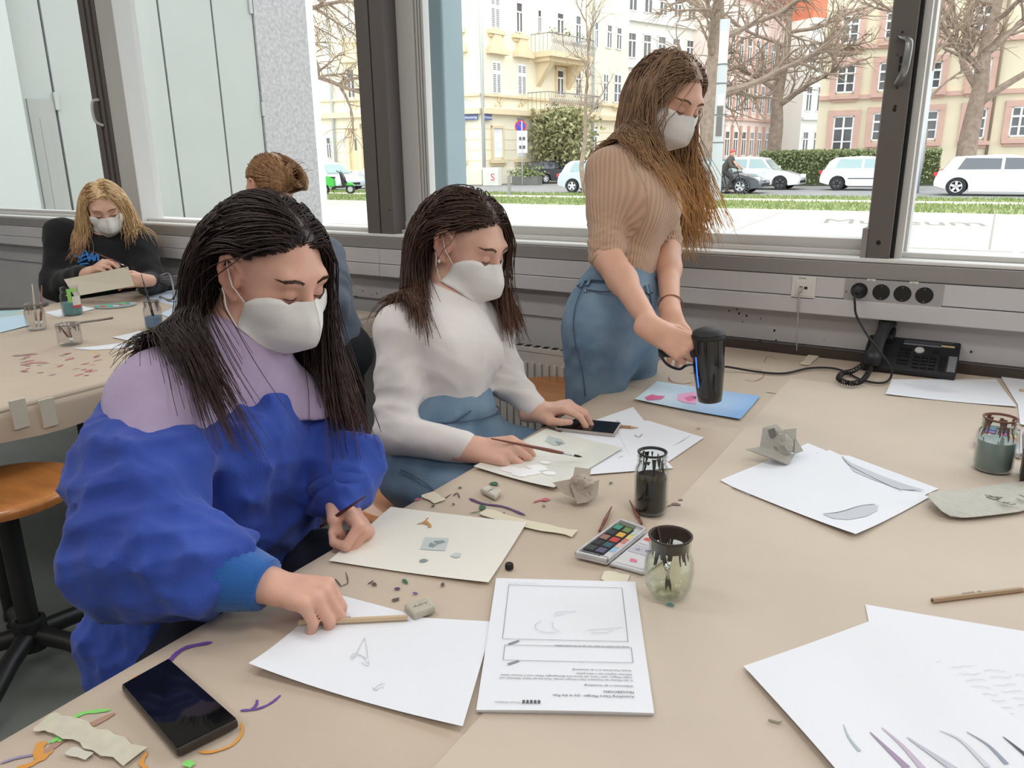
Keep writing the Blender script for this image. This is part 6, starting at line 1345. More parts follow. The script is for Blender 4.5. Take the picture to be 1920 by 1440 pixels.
# ------------------------------------------------------------------ solid modelling of people: distance fields meshed as one surface
def _smin(a, b, k):
    if k <= 0: return np.minimum(a, b)
    h = np.maximum(k-np.abs(a-b), 0)/k
    return np.minimum(a, b)-h*h*k*.25
class Sdf:
    def __init__(s): s.ops = []
    def _add(s, fn, lo, hi, k, mode): s.ops.append((fn, np.asarray(lo, float), np.asarray(hi, float), k, mode)); return s
    def cap(s, a, b, ra, rb=None, k=.02, mode='u', wide=None, sx=1.0):
        a, b = np.asarray(a, float), np.asarray(b, float); rb = ra if rb is None else rb; d = b-a; L2 = max(1e-9, d.dot(d))
        w = None if wide is None else unit(wide); R = max(ra, rb)*max(1, sx)
        def f(X, Y, Z):
            px, py, pz = X-a[0], Y-a[1], Z-a[2]
            t = np.clip((px*d[0]+py*d[1]+pz*d[2])/L2, 0, 1)
            qx, qy, qz = px-t*d[0], py-t*d[1], pz-t*d[2]; r2 = qx*qx+qy*qy+qz*qz
            if w is not None:
                qs = qx*w[0]+qy*w[1]+qz*w[2]; r2 = np.maximum(r2-qs*qs*(1-1/(sx*sx)), 1e-12)
            return np.sqrt(r2)-(ra+(rb-ra)*t)
        return s._add(f, np.minimum(a, b)-R, np.maximum(a, b)+R, k, mode)
    def chain(s, pts, rs, k=.02, wide=None, sx=1.0):
        for i in range(len(pts)-1): s.cap(pts[i], pts[i+1], rs[i], rs[i+1], k, 'u', wide, sx)
        return s
    def ell(s, c, r, ax=None, k=.02, mode='u'):
        c = np.asarray(c, float); r = np.asarray((r, r, r) if np.isscalar(r) else r, float); A = np.eye(3) if ax is None else np.asarray(ax, float)
        R = np.sqrt(((A*r[:, None])**2).sum(0))
        def f(X, Y, Z):
            px, py, pz = X-c[0], Y-c[1], Z-c[2]
            q = [px*A[i, 0]+py*A[i, 1]+pz*A[i, 2] for i in range(3)]
            k0 = np.sqrt(sum((q[i]/r[i])**2 for i in range(3))); k1 = np.sqrt(sum((q[i]/(r[i]*r[i]))**2 for i in range(3)))
            return k0*(k0-1)/np.maximum(k1, 1e-6)
        return s._add(f, c-R, c+R, k, mode)
    def cut(s, p, n, k=.004):
        """keep only what lies behind the plane through p with normal n"""
        p, n = np.asarray(p, float), unit(n)
        def f(X, Y, Z): return (X-p[0])*n[0]+(Y-p[1])*n[1]+(Z-p[2])*n[2]
        return s._add(f, None, None, k, 'i') if False else s.ops.append((f, None, None, k, 'i')) or s
    def join(s, o): s.ops += o.ops; return s
    def at(s, P):
        X, Y, Z = P[:, 0], P[:, 1], P[:, 2]; F = np.full(len(P), 1.0)
        for fn, lo, hi, k, mode in s.ops:
            d = fn(X, Y, Z)
            F = _smin(F, d, k) if mode == 'u' else -_smin(-F, d, k) if mode == 's' else -_smin(-F, -d, k)
        return F
    def grad(s, P, e=.002):
        g = np.stack([s.at(P+np.eye(3)[i]*e)-s.at(P-np.eye(3)[i]*e) for i in range(3)], 1)
        return g/np.maximum(np.linalg.norm(g, axis=1)[:, None], 1e-9)
    def grid(s, h, lo=None, hi=None, pad=.03, disp=None):
        if lo is None:
            lo = np.min([o[1] for o in s.ops if o[1] is not None and o[4] == 'u'], 0)-pad; hi = np.max([o[2] for o in s.ops if o[2] is not None and o[4] == 'u'], 0)+pad
        lo, hi = np.asarray(lo, float), np.asarray(hi, float); n = np.ceil((hi-lo)/h).astype(int)+1
        ax = [(lo[i]+h*np.arange(n[i])).astype(np.float32) for i in range(3)]; F = np.full(n, .15, np.float32)
        for fn, a, b, k, mode in s.ops:
            if a is None: i0, i1 = np.zeros(3, int), n
            else:
                m = .035+k; i0 = np.clip(((a-m-lo)/h).astype(int), 0, n); i1 = np.clip(((b+m-lo)/h).astype(int)+2, 0, n)
            if np.any(i1 <= i0): continue
            sl = tuple(slice(i0[i], i1[i]) for i in range(3))
            d = fn(ax[0][sl[0]][:, None, None], ax[1][sl[1]][None, :, None], ax[2][sl[2]][None, None, :]).astype(np.float32)
            F[sl] = _smin(F[sl], d, k) if mode == 'u' else -_smin(-F[sl], d, k) if mode == 's' else -_smin(-F[sl], -d, k)
        if disp is not None:
            ii = np.argwhere(np.abs(F) < .03); P = np.stack([ax[i][ii[:, i]] for i in range(3)], 1).astype(float)
            F[ii[:, 0], ii[:, 1], ii[:, 2]] += disp(P)
        return F, lo
    def mesh(s, h, lo=None, hi=None, disp=None, relax=1):
        F, o = s.grid(h, lo, hi, disp=disp); return nets(F, o, h, relax)
def nets(F, o, h, relax=1):
    """naive surface nets: one vertex in each cell the surface crosses"""
    S_ = F < 0; n = np.array(F.shape)-1
    c = np.zeros(n, np.int8)
    for i in (0, 1):
        for j in (0, 1):
            for k in (0, 1): c += S_[i:i+n[0], j:j+n[1], k:k+n[2]]
    cell = np.argwhere((c > 0) & (c < 8)); ID = np.full(n, -1, np.int32); ID[cell[:, 0], cell[:, 1], cell[:, 2]] = np.arange(len(cell))
    acc = np.zeros((len(cell), 3)); cnt = np.zeros(len(cell))
    cor = [(i, j, k) for i in (0, 1) for j in (0, 1) for k in (0, 1)]
    val = {q: F[cell[:, 0]+q[0], cell[:, 1]+q[1], cell[:, 2]+q[2]].astype(float) for q in cor}
    for a in cor:
        for ax in range(3):
            if a[ax] == 0:
                b = list(a); b[ax] = 1; b = tuple(b); va, vb = val[a], val[b]; m = (va < 0) != (vb < 0)
                t = np.where(m, va/np.where(m, va-vb, 1), 0); p = np.array(a, float)[None, :].repeat(len(cell), 0); p[:, ax] += t
                acc[m] += p[m]; cnt[m] += 1
    v = o+h*(cell+acc/np.maximum(cnt, 1)[:, None]); fs = []
    for ax in range(3):
        u, w = [i for i in range(3) if i != ax]
        sl0 = [slice(None)]*3; sl1 = [slice(None)]*3; sl0[ax] = slice(0, -1); sl1[ax] = slice(1, None)
        A, B = S_[tuple(sl0)], S_[tuple(sl1)]; e = np.argwhere(A != B)
        e = e[(e[:, u] > 0) & (e[:, w] > 0) & (e[:, u] < n[u]) & (e[:, w] < n[w]) & (e[:, ax] < n[ax])]
        ids = []
        for du, dw in ((-1, -1), (0, -1), (0, 0), (-1, 0)):
            q = e.copy(); q[:, u] += du; q[:, w] += dw; ids.append(ID[q[:, 0], q[:, 1], q[:, 2]])
        q = np.stack(ids, 1); fl = A[e[:, 0], e[:, 1], e[:, 2]]
        if ax == 1: fl = ~fl
        q[~fl] = q[~fl][:, ::-1]; fs.append(q[(q >= 0).all(1)])
    f = np.concatenate(fs)
    for _ in range(relax):
        sm = np.zeros_like(v); ct = np.zeros(len(v))
        for i in range(4):
            for j in (1, 3): np.add.at(sm, f[:, i], v[f[:, (i+j) % 4]]); np.add.at(ct, f[:, i], 1)
        v = v*.5+.5*sm/np.maximum(ct, 1)[:, None]
    return v, f
def waves(seed, n, wl, amp, dirn=None, spread=.5):
    """random folds: ridged plane waves of wavelength wl (m)"""
    r = np.random.default_rng(seed); D = r.normal(size=(n, 3)) if dirn is None else unit(dirn)+r.normal(0, spread, (n, 3)); D /= np.linalg.norm(D, axis=1)[:, None]
    K = 2*np.pi/(wl*r.uniform(.7, 1.5, n)); ph = r.uniform(0, 6.28, n); W_ = r.normal(size=(n, 3)); W_ /= np.linalg.norm(W_, axis=1)[:, None]
    def f(P):
        o = 0
        for i in range(n):
            warp = 1.3*np.sin(P@W_[i]*(2*np.pi/(wl*2.7))+ph[i]*2)
            o = o+np.abs(np.sin((P@D[i])*K[i]*.5+ph[i]+warp))**.7-.6
        return o*amp/math.sqrt(n)
    return f
class Frame:
    def __init__(s, o, f, up=(0, 0, 1), sc=1.0):
        s.o = np.asarray(o, float); s.f = unit(f); up = np.asarray(up, float); s.u = unit(up-s.f*np.dot(up, s.f)); s.r = np.cross(s.f, s.u); s.s = sc
        s.A = np.stack([s.r, s.f, s.u])
    def __call__(s, x, y, z): return s.o+s.s*(x*s.r+y*s.f+z*s.u)
    def loc(s, P): return ((P-s.o)@s.A.T)/s.s
def head_sdf(H, S_=None, ears=(1, -1)):
    S_ = S_ or Sdf(); q = H.s; A = H.A
    def e(c, r, k=.02, mode='u'): S_.ell(H(*c), np.array(r)*q, A, k*q, mode)
    e((0, -.015, .03), (.074, .094, .086)); e((0, .028, -.005), (.066, .062, .085), .03); e((0, .034, -.062), (.053, .052, .048), .03)
    e((0, .072, -.098), (.020, .018, .016), .03)
    for s_ in (-1, 1): e((.040*s_, .056, -.032), (.028, .026, .028), .025)
    S_.cap(H(-.036, .080, .024), H(.036, .080, .024), .0125*q, .0125*q, .022*q)
    for s_ in (-1, 1): e((.031*s_, .101, .000), (.0175, .013, .0115), .016, 's')
    for s_ in (-1, 1): e((.031*s_, .0785, -.002), (.0150, .0135, .0125), .004)
    S_.cap(H(0, .087, .012), H(0, .112, -.034), .0075*q, .0115*q, .014*q); e((0, .112, -.038), (.0115, .011, .010), .008)
    for s_ in (-1, 1): e((.011*s_, .102, -.042), (.008, .010, .0075), .007)
    S_.cap(H(-.018, .090, -.068), H(.018, .090, -.068), .008*q, .008*q, .010*q)
    for s_ in ears:
        pts = [H(s_*(.071+.014*w_), y, z) for y, z, w_ in ((.014, .008, .2), (.006, .026, .7), (-.010, .034, 1.0), (-.024, .026, 1.1), (-.029, .006, 1.0), (-.024, -.014, .8), (-.012, -.030, .45), (.004, -.036, .2))]
        S_.ell(H(s_*.076, -.008, -.002), np.array((.007, .020, .030))*q, A, .006*q)
        S_.ell(H(s_*.074, -.002, -.032), np.array((.006, .009, .010))*q, A, .006*q)
        S_.ell(H(s_*.088, -.004, -.002), np.array((.009, .011, .016))*q, A, .004*q, 's')
        for i in range(len(pts)-1): S_.cap(pts[i], pts[i+1], .0048*q, .0048*q, .004*q)
        S_.cap(H(s_*.080, .010, -.010), H(s_*.079, .010, .004), .005*q, .004*q, .006*q)
    return S_
FING = {'i': (.030, .090, (.042, .026, .021)), 'm': (.010, .094, (.046, .029, .022)), 'r': (-.010, .089, (.042, .027, .021)), 'p': (-.028, .079, (.033, .021, .019))}
def hand_sdf(Sd, wrist, d, n, side, curl, spread=(.12, .03, -.05, -.14), thumb=None, sc=.92, nails=None, arm=None):
    """side=+1: thumb on the +x side.  d points from wrist to knuckles, n is the back of the hand.  curl: per finger three bends in degrees."""
    d = unit(d); n = np.asarray(n, float); n = unit(n-d*np.dot(n, d)); x = np.cross(d, n)*side
    P = lambda a, b, c: np.asarray(wrist, float)+sc*(a*x+b*d+c*n)
    base = P(0, 0, 0); tips = {}
    Sd.cap(P(0, -.03, 0), P(0, .012, 0), .0225*sc, .022*sc, .015, 'u', x, 1.28)
    for fi, (kx, ky, ln) in FING.items():
        idx = 'imrp'.index(fi)
        Sd.cap(P(kx*.45, .008, 0), P(kx, ky, .001), .0135*sc, .0108*sc, .010)
        cu = curl[idx]; ang = 0; p = P(kx, ky, .001); sp = spread[idx]; rad = (.0098, .0089, .0080, .0070) if fi != 'p' else (.0086, .0078, .0070, .0062)
        dirx = unit(d*math.cos(sp)+x*math.sin(sp))
        for j in range(3):
            ang += math.radians(cu[j]); dd = dirx*math.cos(ang)-n*math.sin(ang); q = p+dd*ln[j]*sc
            Sd.cap(p, q, rad[j]*sc, rad[j+1]*sc, .0022 if j else .005)
            p, pd = q, dd
        tips[fi] = p
        if nails is not None: nails.append((p-pd*.004*sc, pd, dirx*math.sin(ang)+n*math.cos(ang), .0062*sc))
    Sd.cap(P(.006, .03, -.004), P(-.016, .03, -.004), .013*sc, .013*sc, .012); Sd.cap(P(.012, .065, -.004), P(-.018, .06, -.003), .0115*sc, .011*sc, .012)
    th = thumb or ((.022, .014, -.008), (.044, .046, -.016), (.052, .078, -.022), (.050, .102, -.026))
    T = [P(*q) for q in th]
    Sd.cap(T[0], T[1], .0155*sc, .0125*sc, .012); Sd.cap(T[1], T[2], .0115*sc, .0098*sc, .004); Sd.cap(T[2], T[3], .0098*sc, .0078*sc, .002)
    if nails is not None:
        td = unit(T[3]-T[2]); nn = unit(np.cross(td, np.cross(x, td))*.6+n*.8+0*x); nn = unit(nn-td*np.dot(nn, td)); nails.append((T[3]-td*.003, td, nn, .0072*sc))
    tips['t'] = T[3]; return tips
def join_meshes(parts):
    vs, fs, o = [], [], 0
    for v, f in parts: vs.append(v); fs.append(f+o); o += len(v)
    return np.concatenate(vs), np.concatenate(fs)
def nail_mesh(nails):
    vs, fs = [], []
    for c, d, n, r in nails:
        s_ = np.cross(d, n); o = len(vs); N = 6
        for j in range(4):
            for i in range(N):
                a = (i/(N-1)-.5)*1.5; t = (j/3-.35)*2.0
                w = .92 if j < 3 else .7
                vs.append(c+s_*math.sin(a)*r*w*.95+n*(math.cos(a)*r*1.06+.0002)+d*t*r*.85)
        fs += [(o+j*N+i, o+j*N+i+1, o+(j+1)*N+i+1, o+(j+1)*N+i) for j in range(3) for i in range(N-1)]
    return np.array(vs), np.array(fs)
# ---- hair as many fine strands combed over the head and hung by gravity
def strands(H, body, N, steps, step, part_x, seed, length, off=(.004, .016), back=.5, clump=60, wave=0.0, root_ok=None, gather=None, fwd=None, grav=.30, wl=.09, side=None, mirror_len=None, keep=.72, fray=.12, init_back=0.0):
    r = np.random.default_rng(seed); P = []
    while len(P) < N:
        v = r.normal(size=(N, 3)); v /= np.linalg.norm(v, axis=1)[:, None]
        L = v*np.array((.074, .094, .086))+np.array((0, -.015, .03))
        y, z = L[:, 1], L[:, 2]
        hl = np.interp(y, [-.12, -.06, -.025, .0, .02, .05, .072, .09], [-.055, -.05, -.02, .038, .030, .050, .075, .095])
        ok = z > hl
        if root_ok is not None: ok &= root_ok(L)
        P += list(L[ok])
    L = np.array(P[:N]); p = H.o+H.s*(L@H.A)
    sg = np.where(L[:, 0]+r.normal(0, .005, N) > part_x, 1.0, -1.0)
    ln = r.uniform(length[0], length[1], N)
    if mirror_len is not None: ln = np.where(sg < 0, ln*mirror_len, ln)
    d = sg[:, None]*H.r*.9+H.u*.15*np.ones((N, 1))-H.f*(.45+.3*r.random((N, 1)))-H.f*(init_back*((sg > 0) & (L[:, 1] > -.04)))[:, None]
    d = d/np.linalg.norm(d, axis=1)[:, None]
    o = r.uniform(off[0], off[1], N); ph = r.uniform(0, 6.28, N); cl = r.integers(0, clump, N); cph = r.uniform(0, 6.28, clump)[cl]
    out = [p.copy()]; trav = np.zeros(N); fr3 = r.normal(0, fray, (clump, 3))[cl]*.7+r.normal(0, fray, (N, 3))*.5
    for i in range(steps):
        q = H.loc(p); on = np.clip((q[:, 2]+.06)/.09, 0, 1)[:, None]
        tgt = V(0, 0, -1)-H.f*back*on+(fwd(q, sg, L) if fwd is not None else 0)+fr3*np.clip(trav/.12, 0, 1)[:, None]
        d = d*keep+tgt*grav; d /= np.linalg.norm(d, axis=1)[:, None]
        if wave: 
            s_ = np.cross(d, V(0, 0, 1)+.3*H.f); s_ /= np.maximum(np.linalg.norm(s_, axis=1)[:, None], 1e-6); am = wave*np.clip(trav/.15-.4, 0, 1)
            d = d+s_*(am*np.sin(trav/wl*6.28+cph+ph*.12))[:, None]; d /= np.linalg.norm(d, axis=1)[:, None]
        live = (trav < ln)[:, None]; p = p+d*step*live; trav += step
        if gather is not None: p = gather(p, q, i)
        F = body.at(p); m = F < o
        if m.any():
            g = body.grad(p[m]); p[m] += g*(o[m]-F[m])[:, None]
        out.append(p.copy())
    return np.stack(out, 1), r
def strand_mesh(X, r, w=(.0011, .0017), tip=.25):
    X = X[:, ::2] if X.shape[1] > 14 else X
    N, K, _ = X.shape; w0 = r.uniform(w[0], w[1], N)[:, None]*np.linspace(1, tip, K)[None, :]**.7
    T = np.zeros_like(X); T[:, 1:-1] = X[:, 2:]-X[:, :-2]; T[:, 0] = X[:, 1]-X[:, 0]; T[:, -1] = X[:, -1]-X[:, -2]
    T /= np.maximum(np.linalg.norm(T, axis=2)[..., None], 1e-7)
    a = np.cross(T, np.array((.31, .77, .55))); a /= np.maximum(np.linalg.norm(a, axis=2)[..., None], 1e-7); b = np.cross(T, a)
    ring = [X+w0[..., None]*(math.cos(t)*a+math.sin(t)*b) for t in (0, 2.094, 4.189)]
    v = np.stack(ring, 2).reshape(-1, 3); base = (np.arange(N)[:, None]*K+np.arange(K-1)[None, :])*3; fs = []
    for j in range(3):
        k = (j+1) % 3; fs.append(np.stack([base+j, base+k, base+3+k, base+3+j], 2).reshape(-1, 4))
    return v, np.concatenate(fs)
def hair_mat(name, c1, c2, tip=None, z0=0, z1=1, rough=.5):
    m, n, b, out = _nodes(name)
    tc = n.nodes.new('ShaderNodeTexCoord'); mp = n.nodes.new('ShaderNodeMapping'); mp.inputs['Scale'].default_value = (60, 60, 4); n.links.new(tc.outputs['Object'], mp.inputs[0])
    nz = n.nodes.new('ShaderNodeTexNoise'); nz.inputs['Scale'].default_value = 1.5; nz.inputs['Detail'].default_value = 3; n.links.new(mp.outputs[0], nz.inputs['Vector'])
    rp = n.nodes.new('ShaderNodeValToRGB'); rp.color_ramp.elements[0].position = .3; rp.color_ramp.elements[1].position = .7; rp.color_ramp.elements[0].color = C4(c1); rp.color_ramp.elements[1].color = C4(c2); n.links.new(nz.outputs['Fac'], rp.inputs[0])
    src = rp.outputs[0]
    if tip is not None:   # dyed lengths: the tips are a lighter colour than the roots
        sx = n.nodes.new('ShaderNodeSeparateXYZ'); n.links.new(tc.outputs['Object'], sx.inputs[0]); mr = n.nodes.new('ShaderNodeMapRange'); mr.inputs['From Min'].default_value = z1; mr.inputs['From Max'].default_value = z0; n.links.new(sx.outputs['Z'], mr.inputs['Value'])
        mx = n.nodes.new('ShaderNodeMix'); mx.data_type = 'RGBA'; n.links.new(mr.outputs[0], mx.inputs['Factor']); n.links.new(src, mx.inputs[6]); mx.inputs[7].default_value = C4(tip); src = mx.outputs[2]
    n.links.new(src, b.inputs['Base Color']); b.inputs['Roughness'].default_value = rough; b.inputs['Specular IOR Level'].default_value = .45
    return m
def hair_cap(H, body, h=.006, thick=.006, root_ok=None):
    S_ = Sdf(); q = H.s; S_.ell(H(0, -.015, .03), (np.array((.074, .094, .086))+thick)*q, H.A, .02); S_.ell(H(0, .02, .02), (np.array((.066, .060, .075))+thick)*q, H.A, .02)
    v, f = S_.mesh(h); L = H.loc(v); y, z = L[:, 1], L[:, 2]
    hl = np.interp(y, [-.12, -.06, -.025, .0, .02, .05, .072, .09], [-.055, -.05, -.02, .040, .036, .056, .082, .10]); ok = z > hl
    return v, f[ok[f].all(1)]
def mask_mesh(H, body, wid=1.0, drop=0.0):
    kp = [(0, .102, -.012), (0, .136, -.042), (0, .137, -.078), (0, .076, -.122-drop)]; rid = []
    for i in range(3): rid += [np.array(kp[i])*(1-q)+np.array(kp[i+1])*q for q in (0, .2, .5, .8)]
    rid = [(0.5*rid[i]+.25*rid[max(i-1, 0)]+.25*rid[min(i+1, len(rid)-1)]) if 0 < i < len(rid)-1 else rid[i] for i in range(len(rid))]+[np.array(kp[3])]; k = len(rid); vs = []; n = 9
    for s_ in (-1, 1):
        for j in range(k):
            v = j/(k-1); side = V(s_*.070*wid, .030-.012*v, -.034-.058*v); rr = rid[j]
            for i in range(n):
                u = i/(n-1); b = math.sin(math.pi*u)*(.007+.005*math.sin(math.pi*v)); p = side*(1-u)+rr*u+V(s_*b, b*.75, -.010*math.sin(math.pi*u)*(1-v)**2*0+ .012*math.sin(math.pi*u)*(1-v)**3 - .010*math.sin(math.pi*u)*v**3)
                vs.append(H(*p))
    P = np.array(vs)
    for _ in range(3):
        F = body.at(P); m = F < .004
        if m.any(): P[m] += body.grad(P[m])*(.004-F[m])[:, None]
    fs = []
    for q in (0, 1):
        for j in range(k-1):
            for i in range(n-1):
                a = q*k*n+j*n+i; f = (a, a+1, a+n+1, a+n); fs.append(f if q == 0 else f[::-1])
    return P, fs, k, n
M_skin = attr_mat('skin', .48, bump=.10, bscale=220, sss=.12, spec=.35, var=.05, vscale=30)
M_nail = mat('fingernail', S(226, 176, 164), .25, sss=.1)
M_mask = mat('mask_fleece', S(226, 224, 220), .85, bump=.06, bscale=260)
M_strap = mat('mask_strap', S(228, 222, 214), .7)
M_lash = mat('lash_dark', S(38, 28, 24), .7)
def skin_cols(v, H, base, lip=None):
    L = H.loc(v); c = np.tile(np.array(S(*base)), (len(v), 1)); warm = np.array(S(212, 120, 104))
    def mixin(w, col): 
        nonlocal c
        c = c*(1-w[:, None])+col*w[:, None]
    g = lambda cx, cy, cz, s_: np.exp(-((L[:, 0]-cx)**2+(L[:, 1]-cy)**2+(L[:, 2]-cz)**2)/(s_*s_))
    for s_ in (-1, 1): mixin(.28*g(.045*s_, .07, -.03, .025), warm); mixin(.35*g(.082*s_, -.01, 0, .03), warm); mixin(.30*g(.031*s_, .092, .0, .013), np.array(S(150, 92, 80)))
    mixin(.3*g(0, .115, -.035, .014), warm)
    return c
def face_bits(H, S_, par, brow, dens=30):
    """eyebrows and lashes as fine hairs"""
    m = MB(); rg = random.Random(2)
    for s_ in (-1, 1):
        e = MB()
        ts = np.array([rg.random() for _ in range(dens*3)]); zz = np.array([rg.uniform(-1, 1) for _ in ts])
        x = s_*(.013+.036*ts); z = .0215+.0085*np.sin(ts*2.3)-.004*ts+zz*.0030*(1-.6*ts)
        P = np.stack([H(a_, .12, b_) for a_, b_ in zip(x, z)]); Q = np.stack([H(a_+s_*.007, .12, b_+.0012+.003*(1-t_)) for a_, b_, t_ in zip(x, z, ts)])
        for _ in range(16):
            P = P-H.f*np.clip(S_.at(P)-.0003, -.01, .02)[:, None]; Q = Q-H.f*np.clip(S_.at(Q)-.0009, -.01, .02)[:, None]
        for p, q in zip(P, Q): e.tube([p, q], [.0007, .0002], 3)
        e.build('eyebrow', brow, par, kind='stuff')
    return m
def lashes(H, S_, par):
    for s_ in (-1, 1):
        pts = []
        for t in np.linspace(-1, 1, 9):
            p = H(s_*.031+.0135*t, .105, -.0075+.0028*t*t); d = -H.f
            for _ in range(14):
                F = S_.at(p[None])[0]
                if F < .0006: break
                p = p+d*max(.0004, F*.8)
            pts.append(p)
        MB().tube(pts, [.0004]+[.0011]*7+[.0004], 5).build('eyelashes', M_lash, par, smooth=True)
def put_mask(H, S_, par, ears=True, wid=1.0, drop=0.0, straps=(1, -1)):
    P, fs, k, n = mask_mesh(H, S_, wid, drop)
    o = link('face_mask', P, fs, M_mask, par, 55); sd = o.modifiers.new('thickness', 'SOLIDIFY'); sd.thickness = .0016; sd.offset = 1
    # heat-sealed rim and nose wire
    for q, s_ in ((0, -1), (1, 1)):
        top = [P[q*k*n+i] for i in range(n)]; MB().tube(top, .0011, 5).build('nose_wire', M_mask, o, smooth=True)
        if s_ in straps:
            a, b = P[q*k*n], P[q*k*n+(k-1)*n]
            e0, e1 = H(s_*.079, -.020, .024), H(s_*.077, -.022, -.018)
            for p0, p1 in ((a, e0), (b, e1)):
                mid = (p0+p1)/2+H.r*s_*.010; pts = catmull([p0, mid, p1], 6); Q = np.array(pts)
                F = S_.at(Q); mm = F < .0018; Q[mm] += S_.grad(Q[mm])*(.0018-F[mm])[:, None] if mm.any() else 0
                MB().tube(list(Q), .0013, 6).build('ear_loop', M_strap, o, smooth=True)
    return o

def finish_body(t, S_, h, H, tone, nails=None, lo=None, hi=None):
    v, f = S_.mesh(h); link('body', v, f, M_skin, t, True, cols=skin_cols(v, H, tone))
    if nails: nv, nf = nail_mesh(nails); link('fingernails', nv, nf, M_nail, t, True, kind='stuff')
def core(S_, Nb, pel, sh, arms):
    """the trunk and arms that the clothes hide, so that the body is one surface"""
    S_.cap(Nb, pel, .050, .07, .03)
    for (a, b, c) in arms: S_.cap(Nb+V(0, 0, -.03), a, .035, .034, .03); S_.cap(a, b, .034, .032, .02); S_.cap(b, c, .032, .026, .02)
# ------------------------------------------------------------------ people
def lin(a, b, t): return np.asarray(a, float)*(1-t)+np.asarray(b, float)*t
def person(label, loc): return thing('person', label, 'person', loc)
M_denim = mat('blue_denim', S(100, 128, 154), .85, col2=S(132, 156, 176), vscale=9, bump=.25, bscale=420)
M_thread = mat('denim_seam', S(74, 94, 116), .9)

def rib_mat(name, col):
    """knitted ribs: the mesh carries the running rib phase"""
    m, n, b, out = _nodes(name); b.inputs['Roughness'].default_value = .92; b.inputs['Sheen Weight'].default_value = .25
    at = n.nodes.new('ShaderNodeAttribute'); at.attribute_name = 'Col'; sp = n.nodes.new('ShaderNodeSeparateXYZ'); n.links.new(at.outputs['Vector'], sp.inputs[0])
    si = n.nodes.new('ShaderNodeMath'); si.operation = 'SINE'; n.links.new(sp.outputs[0], si.inputs[0])
    rp = n.nodes.new('ShaderNodeMapRange'); rp.inputs['From Min'].default_value = -1; rp.inputs['To Min'].default_value = .86; rp.inputs['To Max'].default_value = 1.05; n.links.new(si.outputs[0], rp.inputs['Value'])
    vm = n.nodes.new('ShaderNodeVectorMath'); vm.operation = 'SCALE'; vm.inputs[0].default_value = col; n.links.new(rp.outputs[0], vm.inputs['Scale']); n.links.new(vm.outputs[0], b.inputs['Base Color'])
    bp = n.nodes.new('ShaderNodeBump'); bp.inputs['Strength'].default_value = .6; bp.inputs['Distance'].default_value = .0016; n.links.new(si.outputs[0], bp.inputs['Height']); n.links.new(bp.outputs[0], b.inputs['Normal'])
    return m
def onskin(S_, pts, o=.002):
    Q = np.array(pts, float)
    for _ in range(4): F = S_.at(Q); Q = Q+S_.grad(Q)*(o-F)[:, None]
    return list(Q)
